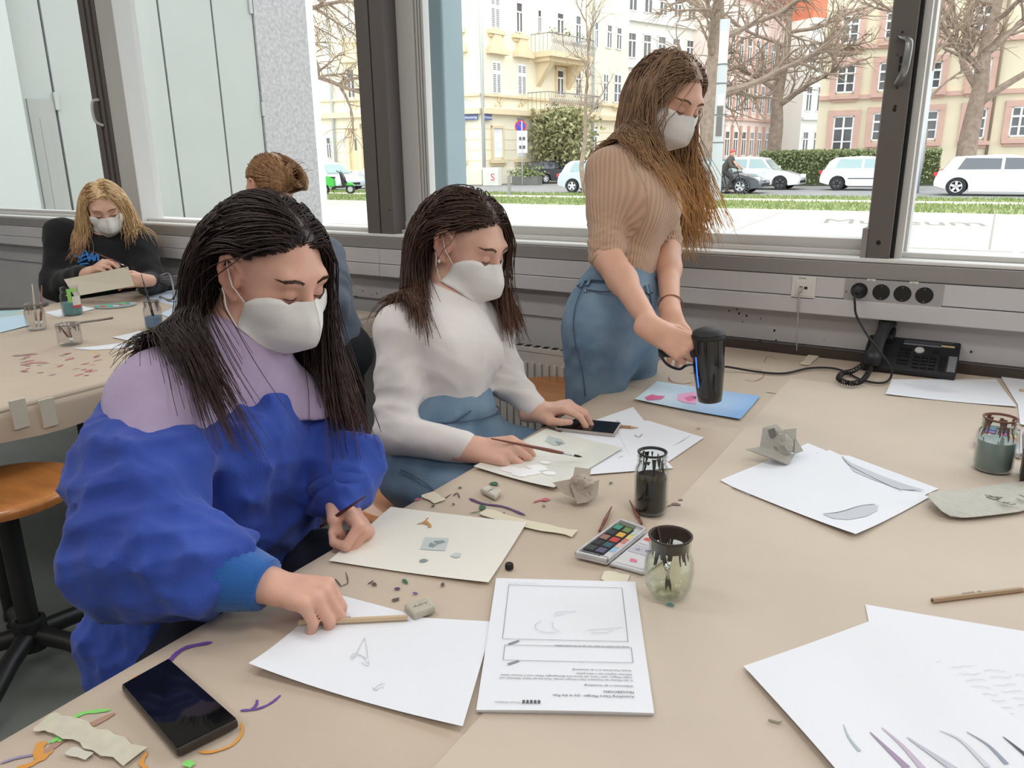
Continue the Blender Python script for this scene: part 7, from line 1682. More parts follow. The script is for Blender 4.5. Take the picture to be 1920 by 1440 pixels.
# ============ A: dark hair, blue jacket, pencil
def person_a():
    t = person('person with long black hair in a blue jacket drawing with a pencil', (-1.2, .85, 0))
    H = Frame(PD(508, 512, 1.345), (.90, -.02, -.32), (.07, .02, 1), .99)
    Nk = H(0, -.035, -.075); Nb = PD(440, 650, 1.36)
    body = head_sdf(H); body.cap(H(0, -.028, -.05), Nb, .056, .060, .03)
    SR, ER, WR = PD(300, 752, 1.25), PD(262, 1035, 1.13), PZ(480, 1092, TZ+.058)
    SL, EL, WL = PD(560, 790, 1.47), PD(640, 880, 1.43), PD(640, 955, 1.36)
    pel = PD(330, 1180, 1.42); chest = lin(Nb, pel, .42)
    nails = []; hR = Sdf()
    dR = unit(PZ(572, 1112, TZ+.05)-WR)
    tR = hand_sdf(hR, WR+dR*.01, dR, V(-.12, -.10, 1)+0*dR, -1, [(58, 38, 22), (56, 40, 24), (58, 40, 26), (62, 44, 28)], (-.05, 0, .05, .10), ((.022, .012, -.010), (.036, .046, -.026), (.034, .078, -.040), (.022, .100, -.050)), .96, nails)
    hR.cap(lin(WR, ER, .35), WR, .030, .0235, .02)
    hL = Sdf(); dL = unit(PD(668, 1000, 1.31)-PD(640, 945, 1.36)+V(0, 0, .02))
    tL = hand_sdf(hL, PD(640, 935, 1.375), unit(PD(680, 985, 1.33)-PD(640, 930, 1.37)), unit(V(.45, .65, .55)), 1, [(70, 80, 50), (72, 84, 50), (74, 84, 50), (76, 84, 50)], (.03, .01, -.02, -.05), ((.018, .014, -.016), (.030, .045, -.028), (.018, .064, -.036), (.0, .070, -.036)), .95, nails)
    hL.cap(EL, PD(640, 935, 1.375), .034, .024, .02)
    core(body, Nb, pel, None, ((SR, ER, lin(ER, WR, .5)), (SL, EL, PD(640, 935, 1.375)))); skull = Sdf().join(body); body.join(hR).join(hL)
    finish_body(t, body, .0034, H, (216, 168, 148), nails)
    lashes(H, body, t); face_bits(H, body, t, mat('brow_a', S(70, 48, 38), .7)); put_mask(H, body, t)
    # lilac shirt
    sh = Sdf(); back = unit(SR-SL)
    sh.cap(Nb+V(-.01, 0, -.03), chest, .075, .125, .05, 'u', back, 1.35); sh.cap(chest, pel, .110, .11, .05, 'u', back, 1.2)
    sh.cap(SR, lin(SR, ER, .4), .072, .07, .06); sh.cap(SL, lin(SL, EL, .5), .07, .065, .05); sh.cap(Nb+V(0, 0, -.02), SR, .052, .070, .05); sh.cap(Nb+V(0, 0, -.01), SL, .062, .07, .05)
    shc = Sdf().join(sh).cut(PD(440, 775, 1.2)+V(0, 0, -.085), unit(V(.10, -.02, 1))*-1, .01)
    v, f = shc.mesh(.0062, disp=waves(3, 6, .11, .004)); link('shirt', v, f, mat('lilac_jersey', S(178, 160, 190), .9, var=.05, vscale=20, bump=.08, bscale=300, sheen=.2), t, True)
    # jacket
    jk = Sdf()
    jk.cap(lin(chest, Nb, .1)+V(.01, .03, 0), pel+V(.0, .04, -.05), .150, .152, .05, 'u', back, 1.35)
    jk.cap(SR+V(-.01, 0, -.04), lin(SR, ER, .55)+V(-.02, 0, 0), .094, .108, .03); jk.cap(lin(SR, ER, .5)+V(-.02, 0, 0), ER, .108, .098, .03); jk.cap(ER, lin(ER, WR, .45)+V(0, 0, .01), .098, .086, .03); jk.cap(lin(ER, WR, .38), lin(ER, WR, .55), .088, .058, .03)
    jk.cap(SL+V(.03, .02, -.02), EL, .080, .078, .03); jk.cap(EL, PD(640, 915, 1.385), .078, .060, .03)
    jk.cap(pel, PD(345, 1330, 1.38), .14, .11, .05)
    jk.cut(PD(440, 775, 1.2), unit(V(.10, -.02, 1)), .012)
    wv = waves(5, 5, .15, .022); wv2 = waves(8, 5, .065, .011, unit(ER-SR), .55)
    v, f = jk.mesh(.0055, disp=lambda P: wv(P)+wv2(P)); M_blue = mat('blue_cotton', S(40, 64, 150), .85, col2=S(50, 80, 172), vscale=6, bump=.12, bscale=260, sheen=.15)
    link('jacket', v, f, M_blue, t, True)
    # collar band of the jacket
    # ribbed cuff
    a, b = lin(ER, WR, .52), lin(ER, WR, 1.0)+dR*.018; d = unit(b-a); s_, u_, _ = frame_from(d); N = 56; vs = []; K = 12
    for j in range(K):
        q = a+(b-a)*j/(K-1); r0 = np.interp(j/(K-1), [0, .25, 1], [.062, .060, .038])
        for i in range(N): an = 2*math.pi*i/N; rr = r0*(1+.028*(1 if i % 2 else -1)); vs.append(q+rr*(s_*math.cos(an)*1.05+u_*math.sin(an)*.9))
    vs.append(b-d*.006); e = len(vs)-1
    fs = [(j*N+i, j*N+(i+1) % N, (j+1)*N+(i+1) % N, (j+1)*N+i) for j in range(K-1) for i in range(N)]+[((K-1)*N+i, (K-1)*N+(i+1) % N, e) for i in range(N)]
    link('knit_cuff', vs, fs, mat('blue_rib_knit', S(38, 96, 168), .95, sheen=.3, bump=.2, bscale=300), t, True)
    aL = PD(640, 915, 1.385); bL = PD(642, 938, 1.372); MB().tube([aL, lin(aL, bL, .5), bL], [.058, .048, .034], 24).build('knit_cuff', M_blue, t, smooth=True)
    # dark trousers
    tr = Sdf(); tr.cap(pel+V(.02, -.06, -.12), PD(420, 1210, 1.33)*V(1, 1, 0)+V(0, 0, .60), .12, .10, .05); tr.cap(pel+V(.02, .12, -.10), PD(600, 1050, 1.45)*V(1, 1, 0)+V(0, 0, .62), .12, .09, .05); tr.cap(pel+V(0, 0, -.1), pel+V(0, .1, -.1), .13, .13, .05)
    for k, q in enumerate((PD(420, 1210, 1.33), PD(600, 1050, 1.45))): kn = q*V(1, 1, 0)+V(0, 0, .58); tr.cap(kn, kn+V(-.04, 0, -.48), .085, .055, .03); tr.cap(kn+V(-.05, 0, -.53), kn+V(.10, 0, -.545), .045, .035, .02)
    v, f = tr.mesh(.009, disp=waves(4, 4, .1, .004)); link('trousers', v, f, mat('navy_cloth', S(26, 28, 44), .9), t, True)
    # hair
    solid = Sdf().join(body).join(sh); solid.ell(H(.084, -.006, -.002), (.026, .032, .046), H.A, .006)
    hm = hair_mat('black_hair', S(30, 21, 19), S(58, 40, 34), S(82, 54, 46), .86, 1.14)
    def tuck(q, sg, L):
        up_ = ((sg > 0) & (q[:, 2] > .0) & (q[:, 1] > -.045))[:, None]; lo_ = np.clip((-.03-q[:, 2])/.10, 0, 1)[:, None]
        return np.where(up_, -H.f*1.1, 0)+lo_*(H.f*.22+np.where((sg > 0)[:, None], V(.66, -.16, 0), V(.14, -.20, 0)))
    ok = lambda L: ~((L[:, 0] > .03) & (L[:, 1] > -.03) & (L[:, 2] < .060))
    X, r = strands(H, solid, 4400, 38, .0120, -.004, 3, (.40, .54), (.003, .024), .24, fwd=tuck, root_ok=ok, fray=.11, mirror_len=.86, init_back=1.1)
    v, f = strand_mesh(X, r, (.0010, .0015)); hr = link('hair', v, f, hm, t, True, kind='stuff'); v, f = hair_cap(H, body); link('scalp', v, f, hm, hr, True)
    brush_t = PD(686, 930, 1.30); 
    brush('thin dark brush clasped in the fist of the blue jacket', PD(600, 988, 1.33), brush_t, mat('maroon_handle', S(84, 40, 36), .3), .0028, bristle=False, ferr=bpy.data.materials['maroon_handle'])
    return t
# ============ B: brown hair, white turtleneck
def person_b():
    t = person('person with brown hair in a white turtleneck painting with a brush', (-1.15, 1.45, 0))
    H = Frame(PD(872, 458, 1.87), (.90, .0, -.34), (.10, .05, 1), 1.0)
    Nb = PD(842, 560, 1.88)
    body = head_sdf(H); body.cap(H(0, -.028, -.05), Nb, .053, .056, .03)
    SR, ER, WR = PD(752, 622, 1.80), PD(742, 812, 1.76), PD(872, 838, 1.70)
    SL, EL, WL = PD(918, 610, 2.02), PD(950, 712, 2.00), PD(1005, 770, 1.93)
    waist, pel = PD(838, 765, 1.90), PD(825, 850, 1.92)
    nails = []; hR = Sdf(); wr = PD(882, 842, 1.69)
    hand_sdf(hR, wr, unit(PD(955, 846, 1.66)-wr), unit(V(-.15, -.55, .8)), -1, [(38, 44, 26), (46, 50, 28), (52, 54, 30), (56, 56, 30)], (.02, 0, -.02, -.05), ((.020, .014, -.012), (.036, .048, -.022), (.034, .084, -.024), (.026, .106, -.024)), .98, nails)
    hR.cap(lin(ER, WR, .5), wr, .032, .0235, .02)
    hL = Sdf(); wl = PD(1008, 772, 1.93)
    hand_sdf(hL, wl, unit(PD(1055, 764, 1.90)-wl), unit(V(.02, -.05, 1)), 1, [(34, 40, 22), (36, 42, 24), (40, 42, 24), (44, 44, 26)], (.10, .03, -.04, -.12), None, .96, nails)
    hL.cap(lin(EL, WL, .5), wl, .032, .0235, .02)
    core(body, Nb, pel, None, ((SR, ER, lin(ER, WR, .6)), (SL, EL, lin(EL, WL, .6)))); body.join(hR).join(hL)
    finish_body(t, body, .0036, H, (222, 176, 156), nails)
    lashes(H, body, t); face_bits(H, body, t, mat('brow_b', S(96, 68, 52), .7)); put_mask(H, body, t)
    MB().ball(H(.083, -.004, -.040), .0045, 10, 8).build('earring', mat('pearl', S(235, 232, 226), .2), t, smooth=True)
    tp = Sdf(); bk = unit(SR-SL)
    chest = lin(Nb, waist, .42)+V(.01, -.01, 0)
    tp.cap(Nb+V(0, 0, -.03), chest, .060, .096, .05, 'u', bk, 1.32); tp.cap(chest, waist, .096, .090, .05, 'u', bk, 1.28); tp.cap(chest+V(.045, -.06, -.02), chest+V(.045, -.055, -.03), .036, .034, .06); tp.cap(chest+V(.045, .06, -.02), chest+V(.045, .065, -.03), .036, .034, .06)
    tp.cap(SR, lin(SR, ER, .5), .060, .054, .03); tp.cap(lin(SR, ER, .5), ER, .054, .048, .02); tp.cap(ER, lin(ER, WR, .97), .050, .038, .02)
    tp.cap(SL, EL, .060, .048, .03); tp.cap(EL, lin(EL, WL, .95), .048, .034, .02); tp.cap(Nb+V(0,0,-.02), SR, .050, .056, .04); tp.cap(Nb+V(0,0,-.02), SL, .050, .055, .04)
    tp.cap(Nb+V(-.005, 0, -.01), lin(Nb, H(0, -.02, -.08), .55), .062, .060, .02)
    w1 = waves(11, 4, .075, .0085, unit(ER-SR), .35); w2 = waves(12, 4, .13, .004)
    arm_ = lambda P: np.clip(1.4-np.minimum(np.linalg.norm(P-lin(SR, ER, .6), axis=1), np.linalg.norm(P-EL, axis=1))/.12, 0, 1)
    v, f = tp.mesh(.0055, disp=lambda P: w1(P)*(.15+.85*arm_(P))+w2(P)); link('turtleneck', v, f, mat('white_jersey', S(226, 220, 218), .9, var=.03, vscale=15, bump=.06, bscale=400, sheen=.2), t, True)
    je = Sdf(); je.cap(waist+V(0, 0, -.005), pel, .106, .128, .04, 'u', bk, 1.3); k1, k2 = PD(985, 905, 1.62)*V(1, 1, 0)+V(0, 0, .62), V(-.70, 1.62, .62)
    je.cap(pel+bk*.08+V(.02, 0, -.02), V(-.72, 1.30, .625), .105, .080, .05); je.cap(pel-bk*.08+V(.02, 0, -.02), k2, .105, .080, .05)
    for q in (V(-.72, 1.30, .62), k2): je.cap(q, q+V(.02, 0, -.5), .075, .06, .03); je.cap(q+V(.0, 0, -.56), q+V(.14, 0, -.575), .045, .035, .02)
    w3 = waves(14, 5, .07, .006)
    v, f = je.mesh(.0075, disp=w3); j = link('jeans', v, f, M_denim, t, True)
    MB().tube([waist+V(0, 0, -.005)+bk*(.145*math.cos(a))+np.cross(bk, V(0, 0, 1))*(.113*math.sin(a)) for a in np.linspace(0, 6.28, 40)], .0015, 5, caps=False).build('waistband', M_thread, j, smooth=True)
    def seam(path, d_, r=.0014, m=M_thread, name='seam'): MB().tube(onskin(je, catmull([PD(x, y, d_) for x, y in path], 6), .004), r, 5).build(name, m, j, smooth=True)
    seam([(770, 800), (830, 795), (890, 770)], 1.80, .002); seam([(740, 880), (800, 905), (850, 930)], 1.72)
    solid = Sdf().join(body).join(tp); solid.ell(H(.082, -.004, -.004), (.022, .026, .036), H.A, .006); hm = hair_mat('brown_hair', S(48, 32, 26), S(84, 58, 46), S(112, 78, 60), 1.0, 1.14)
    def tuck(q, sg, L):
        up_ = ((sg > 0) & (q[:, 2] > .0) & (q[:, 1] > -.045))[:, None]; lo_ = (q[:, 2] < -.05)[:, None]
        return np.where(up_, -H.f*1.1, 0)+np.where(lo_, H.f*.12+np.where((sg > 0)[:, None], V(.34, -.42, 0), V(.10, 0, 0)), 0)
    ok = lambda L: ~((L[:, 0] > .03) & (L[:, 1] > -.03) & (L[:, 2] < .060))
    X, r = strands(H, solid, 3600, 30, .0115, .006, 5, (.28, .34), (.003, .022), .18, fwd=tuck, root_ok=ok, fray=.12, init_back=1.1)
    v, f = strand_mesh(X, r, (.0011, .0019)); hr = link('hair', v, f, hm, t, True, kind='stuff'); v, f = hair_cap(H, body); link('scalp', v, f, hm, hr, True)
    brush('fine brush with silver ferrule held over the grey wash sheet', PD(1092, 857, 1.65), PD(920, 822, 1.655), M_redbr, .0036)
    return t
# ============ C: standing, beige ribbed sweater
def person_c():
    t = person('standing person with long fair hair in a beige ribbed sweater and jeans', (-1.0, 2.1, 0))
    H = Frame(PD(1253, 185, 2.27), (.78, -.32, -.42), (.16, .05, 1), 1.03)
    Nb = PD(1190, 292, 2.26)
    body = head_sdf(H); body.cap(H(0, -.028, -.05), Nb, .052, .055, .03)
    SR, ER, WR = PD(1142, 322, 2.18), PD(1136, 478, 2.12), PD(1228, 618, 1.93)
    SL, EL, WL = PD(1232, 330, 2.42), PD(1250, 462, 2.34), PD(1258, 588, 2.10)
    waist, pel = PD(1170, 500, 2.26), PD(1152, 590, 2.25)
    bk = unit(SR-SL)
    nails = []; hR = Sdf(); hs, he = HANDLE; ha = unit(hs-he)
    wr = PD(1226, 620, 1.872); g = PD(1292, 656, 1.845)
    hand_sdf(hR, wr, unit(g-wr), unit(V(-.25, -.75, .55)), -1, [(40, 66, 40), (46, 70, 40), (50, 70, 40), (54, 70, 40)], (.04, 0, -.03, -.06), ((.020, .014, -.012), (.036, .044, -.030), (.040, .076, -.040), (.036, .100, -.042)), .98, nails)
    hR.cap(ER, lin(ER, WR, .35), .038, .036, .03); hR.cap(lin(ER, WR, .35), wr, .036, .023, .02)
    hL = Sdf(); wl = PD(1258, 592, 2.08)
    hand_sdf(hL, wl, unit(PD(1282, 650, 1.98)-wl), unit(V(.3, -.5, .5)), 1, [(30, 40, 24), (34, 42, 24), (36, 42, 24), (40, 44, 24)], (.1, .03, -.04, -.1), None, .94, nails)
    hL.cap(EL, lin(EL, WL, .35), .037, .035, .03); hL.cap(lin(EL, WL, .35), wl, .035, .023, .02)
    core(body, Nb, pel, None, ((SR, ER, lin(ER, WR, .4)), (SL, EL, lin(EL, WL, .4)))); body.join(hR).join(hL)
    finish_body(t, body, .0042, H, (220, 172, 148), nails)
    lashes(H, body, t); face_bits(H, body, t, mat('brow_c', S(120, 90, 66), .7)); put_mask(H, body, t)
    tp = Sdf(); chest = lin(Nb, waist, .42)+V(.02, -.03, 0); fr = np.cross(bk, V(0, 0, 1)); fr = fr if fr[0] > 0 else -fr
    tp.cap(Nb+V(0, 0, -.04), chest, .066, .104, .05, 'u', bk, 1.32); tp.cap(chest, waist, .104, .086, .06, 'u', bk, 1.32)
    for s_ in (-1, 1): tp.cap(chest+bk*.065*s_+fr*.058, chest+bk*.065*s_+fr*.06+V(0, 0, -.02), .052, .05, .05)
    tp.cap(SR, lin(SR, ER, .5), .060, .052, .035); tp.cap(lin(SR, ER, .5), lin(SR, ER, .98), .053, .052, .02); tp.cap(SL, EL, .056, .050, .03)
    tp.cap(Nb, SR, .05, .057, .045); tp.cap(Nb, SL, .05, .055, .045); tp.cap(waist, waist+V(0, 0, -.012), .088, .090, .02, 'u', bk, 1.32)
    tp.cap(Nb+V(0, 0, -.01), lin(Nb, H(0, -.02, -.08), .5), .058, .056, .02)
    w1 = waves(21, 4, .09, .003); w2 = waves(22, 3, .030, .011, unit(ER-SR), .15)
    def dsp(P):
        s_ = np.clip(1-np.minimum(np.linalg.norm(P-ER, axis=1), np.linalg.norm(P-EL, axis=1))/.15, 0, 1)
        return w1(P)+w2(P)*s_
    v, f = tp.mesh(.0048, disp=dsp)
    def ang(P, a, b, ref):
        d = unit(b-a); e1 = unit(ref-d*np.dot(ref, d)); e2 = np.cross(d, e1); Q = P-a; return np.arctan2(Q@e2, Q@e1)
    cmv = -unit(CAMPOS-chest)
    def dseg(P, a, b): d = b-a; tt = np.clip(((P-a)@d)/d.dot(d), 0, 1); return np.linalg.norm(P-a-tt[:, None]*d, axis=1)
    ds = np.stack([dseg(v, Nb, waist)-.06, dseg(v, SR, ER), dseg(v, SL, EL)], 1); wh = ds.argmin(1)
    ph = np.stack([ang(v, Nb, waist, -cmv)*34, ang(v, SR, ER, -cmv)*16, ang(v, SL, EL, -cmv)*16], 1)[np.arange(len(v)), wh]*2
    link('sweater', v, f, rib_mat('beige_rib', S(196, 160, 134)), t, True, cols=np.stack([ph, ph, ph], 1))
    je = Sdf(); je.cap(waist+V(0, 0, -.02), pel, .094, .122, .05, 'u', bk, 1.30); je.cap(pel, pel+V(0, 0, -.06), .122, .12, .05, 'u', bk, 1.3)
    for s_ in (-1, 1):
        h_ = pel+bk*.085*s_+V(0, 0, -.05); kn = h_+V(-.02, .02, -.42)+bk*.02*s_; je.cap(h_, kn, .100, .078, .05); ft = V(kn[0]-.02, kn[1], .07); je.cap(kn, ft, .078, .066, .03)
        je.cap(V(ft[0]-.02, ft[1]+.02, .045), V(ft[0]+.14, ft[1]-.04, .035), .045, .034, .02)
    v, f = je.mesh(.0075, disp=waves(24, 5, .08, .005)); j = link('jeans', v, f, M_denim, t, True)
    # seams, waistband and pocket lines
    wb = waist+V(0, 0, -.035)
    cm = unit((CAMPOS-wb)*V(1, 1, 0)); sdw = np.cross(V(0, 0, 1), cm)
    def seam(path, d_, r=.0014, m=M_thread, name='seam'): MB().tube(onskin(je, catmull([PD(x, y, d_) for x, y in path], 6), .004), r, 5).build(name, m, j, smooth=True)
    seam([(1100, 535), (1097, 620), (1095, 745)], 2.15); seam([(1062, 520), (1100, 528), (1140, 545), (1200, 552), (1232, 545)], 2.15, .003); seam([(1100, 545), (1130, 560), (1155, 555)], 2.13, .002); seam([(1222, 530), (1215, 570), (1200, 600)], 2.15, .003)
    for (x, y) in ((1082, 512), (1105, 520), (1220, 530)): seam([(x, y), (x-1, y+20)], 2.14, .005, M_denim, 'belt_loop')
    MB().ball(onskin(je, [PD(1101, 550, 2.13)], .004)[0], .004, 8, 6).build('rivet', M_chrome, j)
    q = PD(1250, 570, 2.12); d_ = unit(EL-WL); s1, u1, _ = frame_from(d_); c0 = lin(EL, WL, .88); MB().tube([c0+.033*(s1*math.cos(a)+u1*math.sin(a)) for a in np.linspace(0, 6.4, 30)], .0022, 6).build('bracelet', mat('bracelet_thread', S(150, 104, 84), .8), t, smooth=True)
    solid = Sdf().join(body).join(tp); hm = hair_mat('fair_hair', S(122, 95, 74), S(168, 134, 104), S(226, 178, 122), 1.24, 1.46)
    fw = lambda q, sg, L: np.clip((-.02-q[:, 2])/.08, 0, 1)[:, None]*np.where((sg > 0)[:, None], np.where((L[:, 1] > -.01)[:, None], V(.22, -.10, 0), np.where((L[:, 1] > -.06)[:, None], V(.50, -.10, 0), V(-.05, .15, 0))), H.f*.20-H.r*.05)+np.where(((q[:, 2] > -.06) & (q[:, 1] > .0))[:, None], -H.f*.8, 0)
    X, r = strands(H, solid, 2200, 46, .0128, -.004, 9, (.42, .54), (.003, .018), -.10, fwd=fw, wave=.34, wl=.085, clump=36, fray=.12, root_ok=lambda L: (L[:, 1] > -.03) | (L[:, 0] < -.01))
    X2, r2 = strands(H, body, 1500, 46, .0128, -.004, 10, (.30, .40), (.004, .018), .05, fwd=lambda q, sg, L: 0, wave=.22, wl=.09, clump=36, fray=.06, root_ok=lambda L: (L[:, 1] < .0))
    v, f = join_meshes([strand_mesh(X, r, (.0012, .0021)), strand_mesh(X2, r2, (.0013, .0023))]); hr = link('hair', v, f, hm, t, True, kind='stuff'); v, f = hair_cap(H, body); link('scalp', v, f, hm, hr, True)
    return t
# ============ D: blonde, black sweatshirt, behind the far table
def person_d():
    t = person('blonde person in a black sweatshirt holding a paper behind the far table', (-3.95, 2.25, 0))
    H = Frame(PD(197, 388, 3.95), (.80, -.50, -.42), (-.02, -.10, 1), 1.04)
    Nb = PD(190, 462, 4.0); body = head_sdf(H); body.cap(H(0, -.028, -.05), Nb, .052, .055, .03)
    SR, ER, WR = PD(118, 440, 4.0), PD(104, 535, 3.95), PD(160, 512, 3.75)
    SL, EL, WL = PD(262, 462, 4.05), PD(286, 535, 3.98), PD(272, 528, 3.74)
    nails = []; hR = Sdf(); wr = PD(166, 512, 3.74)
    hand_sdf(hR, wr, unit(PD(212, 482, 3.68)-wr), unit(V(-.1, -.55, .7)), -1, [(30, 46, 26), (36, 50, 28), (42, 54, 30), (48, 56, 30)], (.03, 0, -.02, -.05), None, .98, nails); hR.cap(lin(ER, WR, .5), wr, .032, .025, .02)
    hL = Sdf(); wl = PD(272, 526, 3.74)
    hand_sdf(hL, wl, unit(PD(226, 526, 3.68)-wl), unit(V(.6, -.5, .35)), 1, [(24, 34, 20), (28, 36, 22), (30, 36, 22), (34, 38, 22)], (.08, .02, -.04, -.1), None, .98, nails); hL.cap(lin(EL, WL, .5), wl, .032, .025, .02)
    core(body, Nb, PD(170, 600, 4.1), None, ((SR, ER, lin(ER, WR, .6)), (SL, EL, lin(EL, WL, .6)))); body.join(hR).join(hL)
    finish_body(t, body, .0052, H, (226, 182, 160))
    lashes(H, body, t); face_bits(H, body, t, mat('brow_d', S(150, 116, 84), .7)); put_mask(H, body, t)
    tp = Sdf(); bk = unit(SR-SL); chest = PD(188, 510, 4.02); pel = PD(170, 610, 4.1)
    tp.cap(Nb+V(0, 0, -.04), chest, .075, .13, .05, 'u', bk, 1.35); tp.cap(chest, pel, .13, .14, .05, 'u', bk, 1.3); tp.cap(SR, ER, .082, .072, .04); tp.cap(ER, lin(ER, WR, .9), .072, .045, .03); tp.cap(SL, EL, .080, .072, .04); tp.cap(EL, lin(EL, WL, .88), .072, .045, .03); tp.cap(Nb, SR, .06, .078, .05); tp.cap(Nb, SL, .06, .076, .05)
    v, f = tp.mesh(.009, disp=waves(31, 5, .12, .008)); link('sweatshirt', v, f, mat('black_fleece', S(24, 24, 27), .95, sheen=.15), t, True)
    cl = Sdf(); cl.cap(Nb+V(.0, .0, -.02), Nb+V(.0, .0, -.012), .060, .058, .02); v, f = cl.mesh(.006); link('collar', v, f, M_mask, t, True)
    lg = thing('x', 'x', 'x'); bpy.data.objects.remove(lg)
    ps = MB()
    for pth in ([(137, 478), (150, 482), (163, 476)], [(150, 486), (160, 470), (168, 490)], [(146, 492), (165, 484), (180, 488)], [(168, 488), (172, 474), (176, 490)], [(176, 488), (182, 476), (185, 490)], [(150, 496), (166, 494)]):
        pts = catmull([PD(x, y, 3.85) for x, y in pth], 4); Q = np.array(pts)
        for _ in range(6): F = tp.at(Q); Q = Q+ (-unit(CAMPOS-chest))*np.clip(F-.006, -.1, .1)[:, None]
        ps.tube(list(Q), .0055, 5)
    ps.build('chest_print', mat('blue_print', S(50, 120, 190), .7), t, kind='stuff')
    lgz = Sdf(); lgz.cap(pel, V(-3.62, 2.02, .6), .12, .09, .05); lgz.cap(pel+V(0, .1, 0), V(-3.6, 2.25, .6), .12, .09, .05)
    for q in (V(-3.62, 2.02, .6), V(-3.6, 2.25, .6)): lgz.cap(q, q*V(1, 1, 0)+V(0, 0, .08), .075, .055, .03); lgz.cap(q*V(1, 1, 0)+V(0, 0, .04), q*V(1, 1, 0)+V(.13, -.03, .035), .042, .034, .02)
    v, f = lgz.mesh(.012); link('trousers', v, f, mat('black_cloth', S(26, 26, 30), .9), t, True)
    solid = Sdf().join(body).join(tp); hm = hair_mat('blonde_hair', S(196, 156, 108), S(236, 206, 160), S(190, 148, 116), .94, 1.06)
    fw = lambda q, sg, L: np.where((q[:, 2] < .02)[:, None], H.f*.10+H.r*(sg*.10)[:, None], 0)+np.where(((q[:, 2] > -.02) & (q[:, 1] > .03))[:, None], -H.f*.5, 0)
    X, r = strands(H, solid, 2000, 30, .0135, .012, 13, (.28, .36), (.003, .016), .12, fwd=fw, wave=.16, clump=40)
    v, f = strand_mesh(X, r, (.0018, .0028)); hr = link('hair', v, f, hm, t, True, kind='stuff'); v, f = hair_cap(H, body); link('scalp', v, f, hm, hr, True)
    pa = [PD(120, 524, 3.70), PD(240, 500, 3.66), PD(252, 536, 3.60), PD(140, 556, 3.62)]
    o = link('paper_sheet', [p for p in pa], [(0, 1, 2, 3)], mat('buff_paper', S(206, 196, 178), .8), None, **tagp('buff paper sheet held up by the blonde person', 'paper')); m_ = o.modifiers.new('thickness', 'SOLIDIFY'); m_.thickness = .001
    brush('slim brush in the hand of the blonde person', PD(238, 500, 3.64), PD(170, 470, 3.70), M_redbr, .003)
    return t
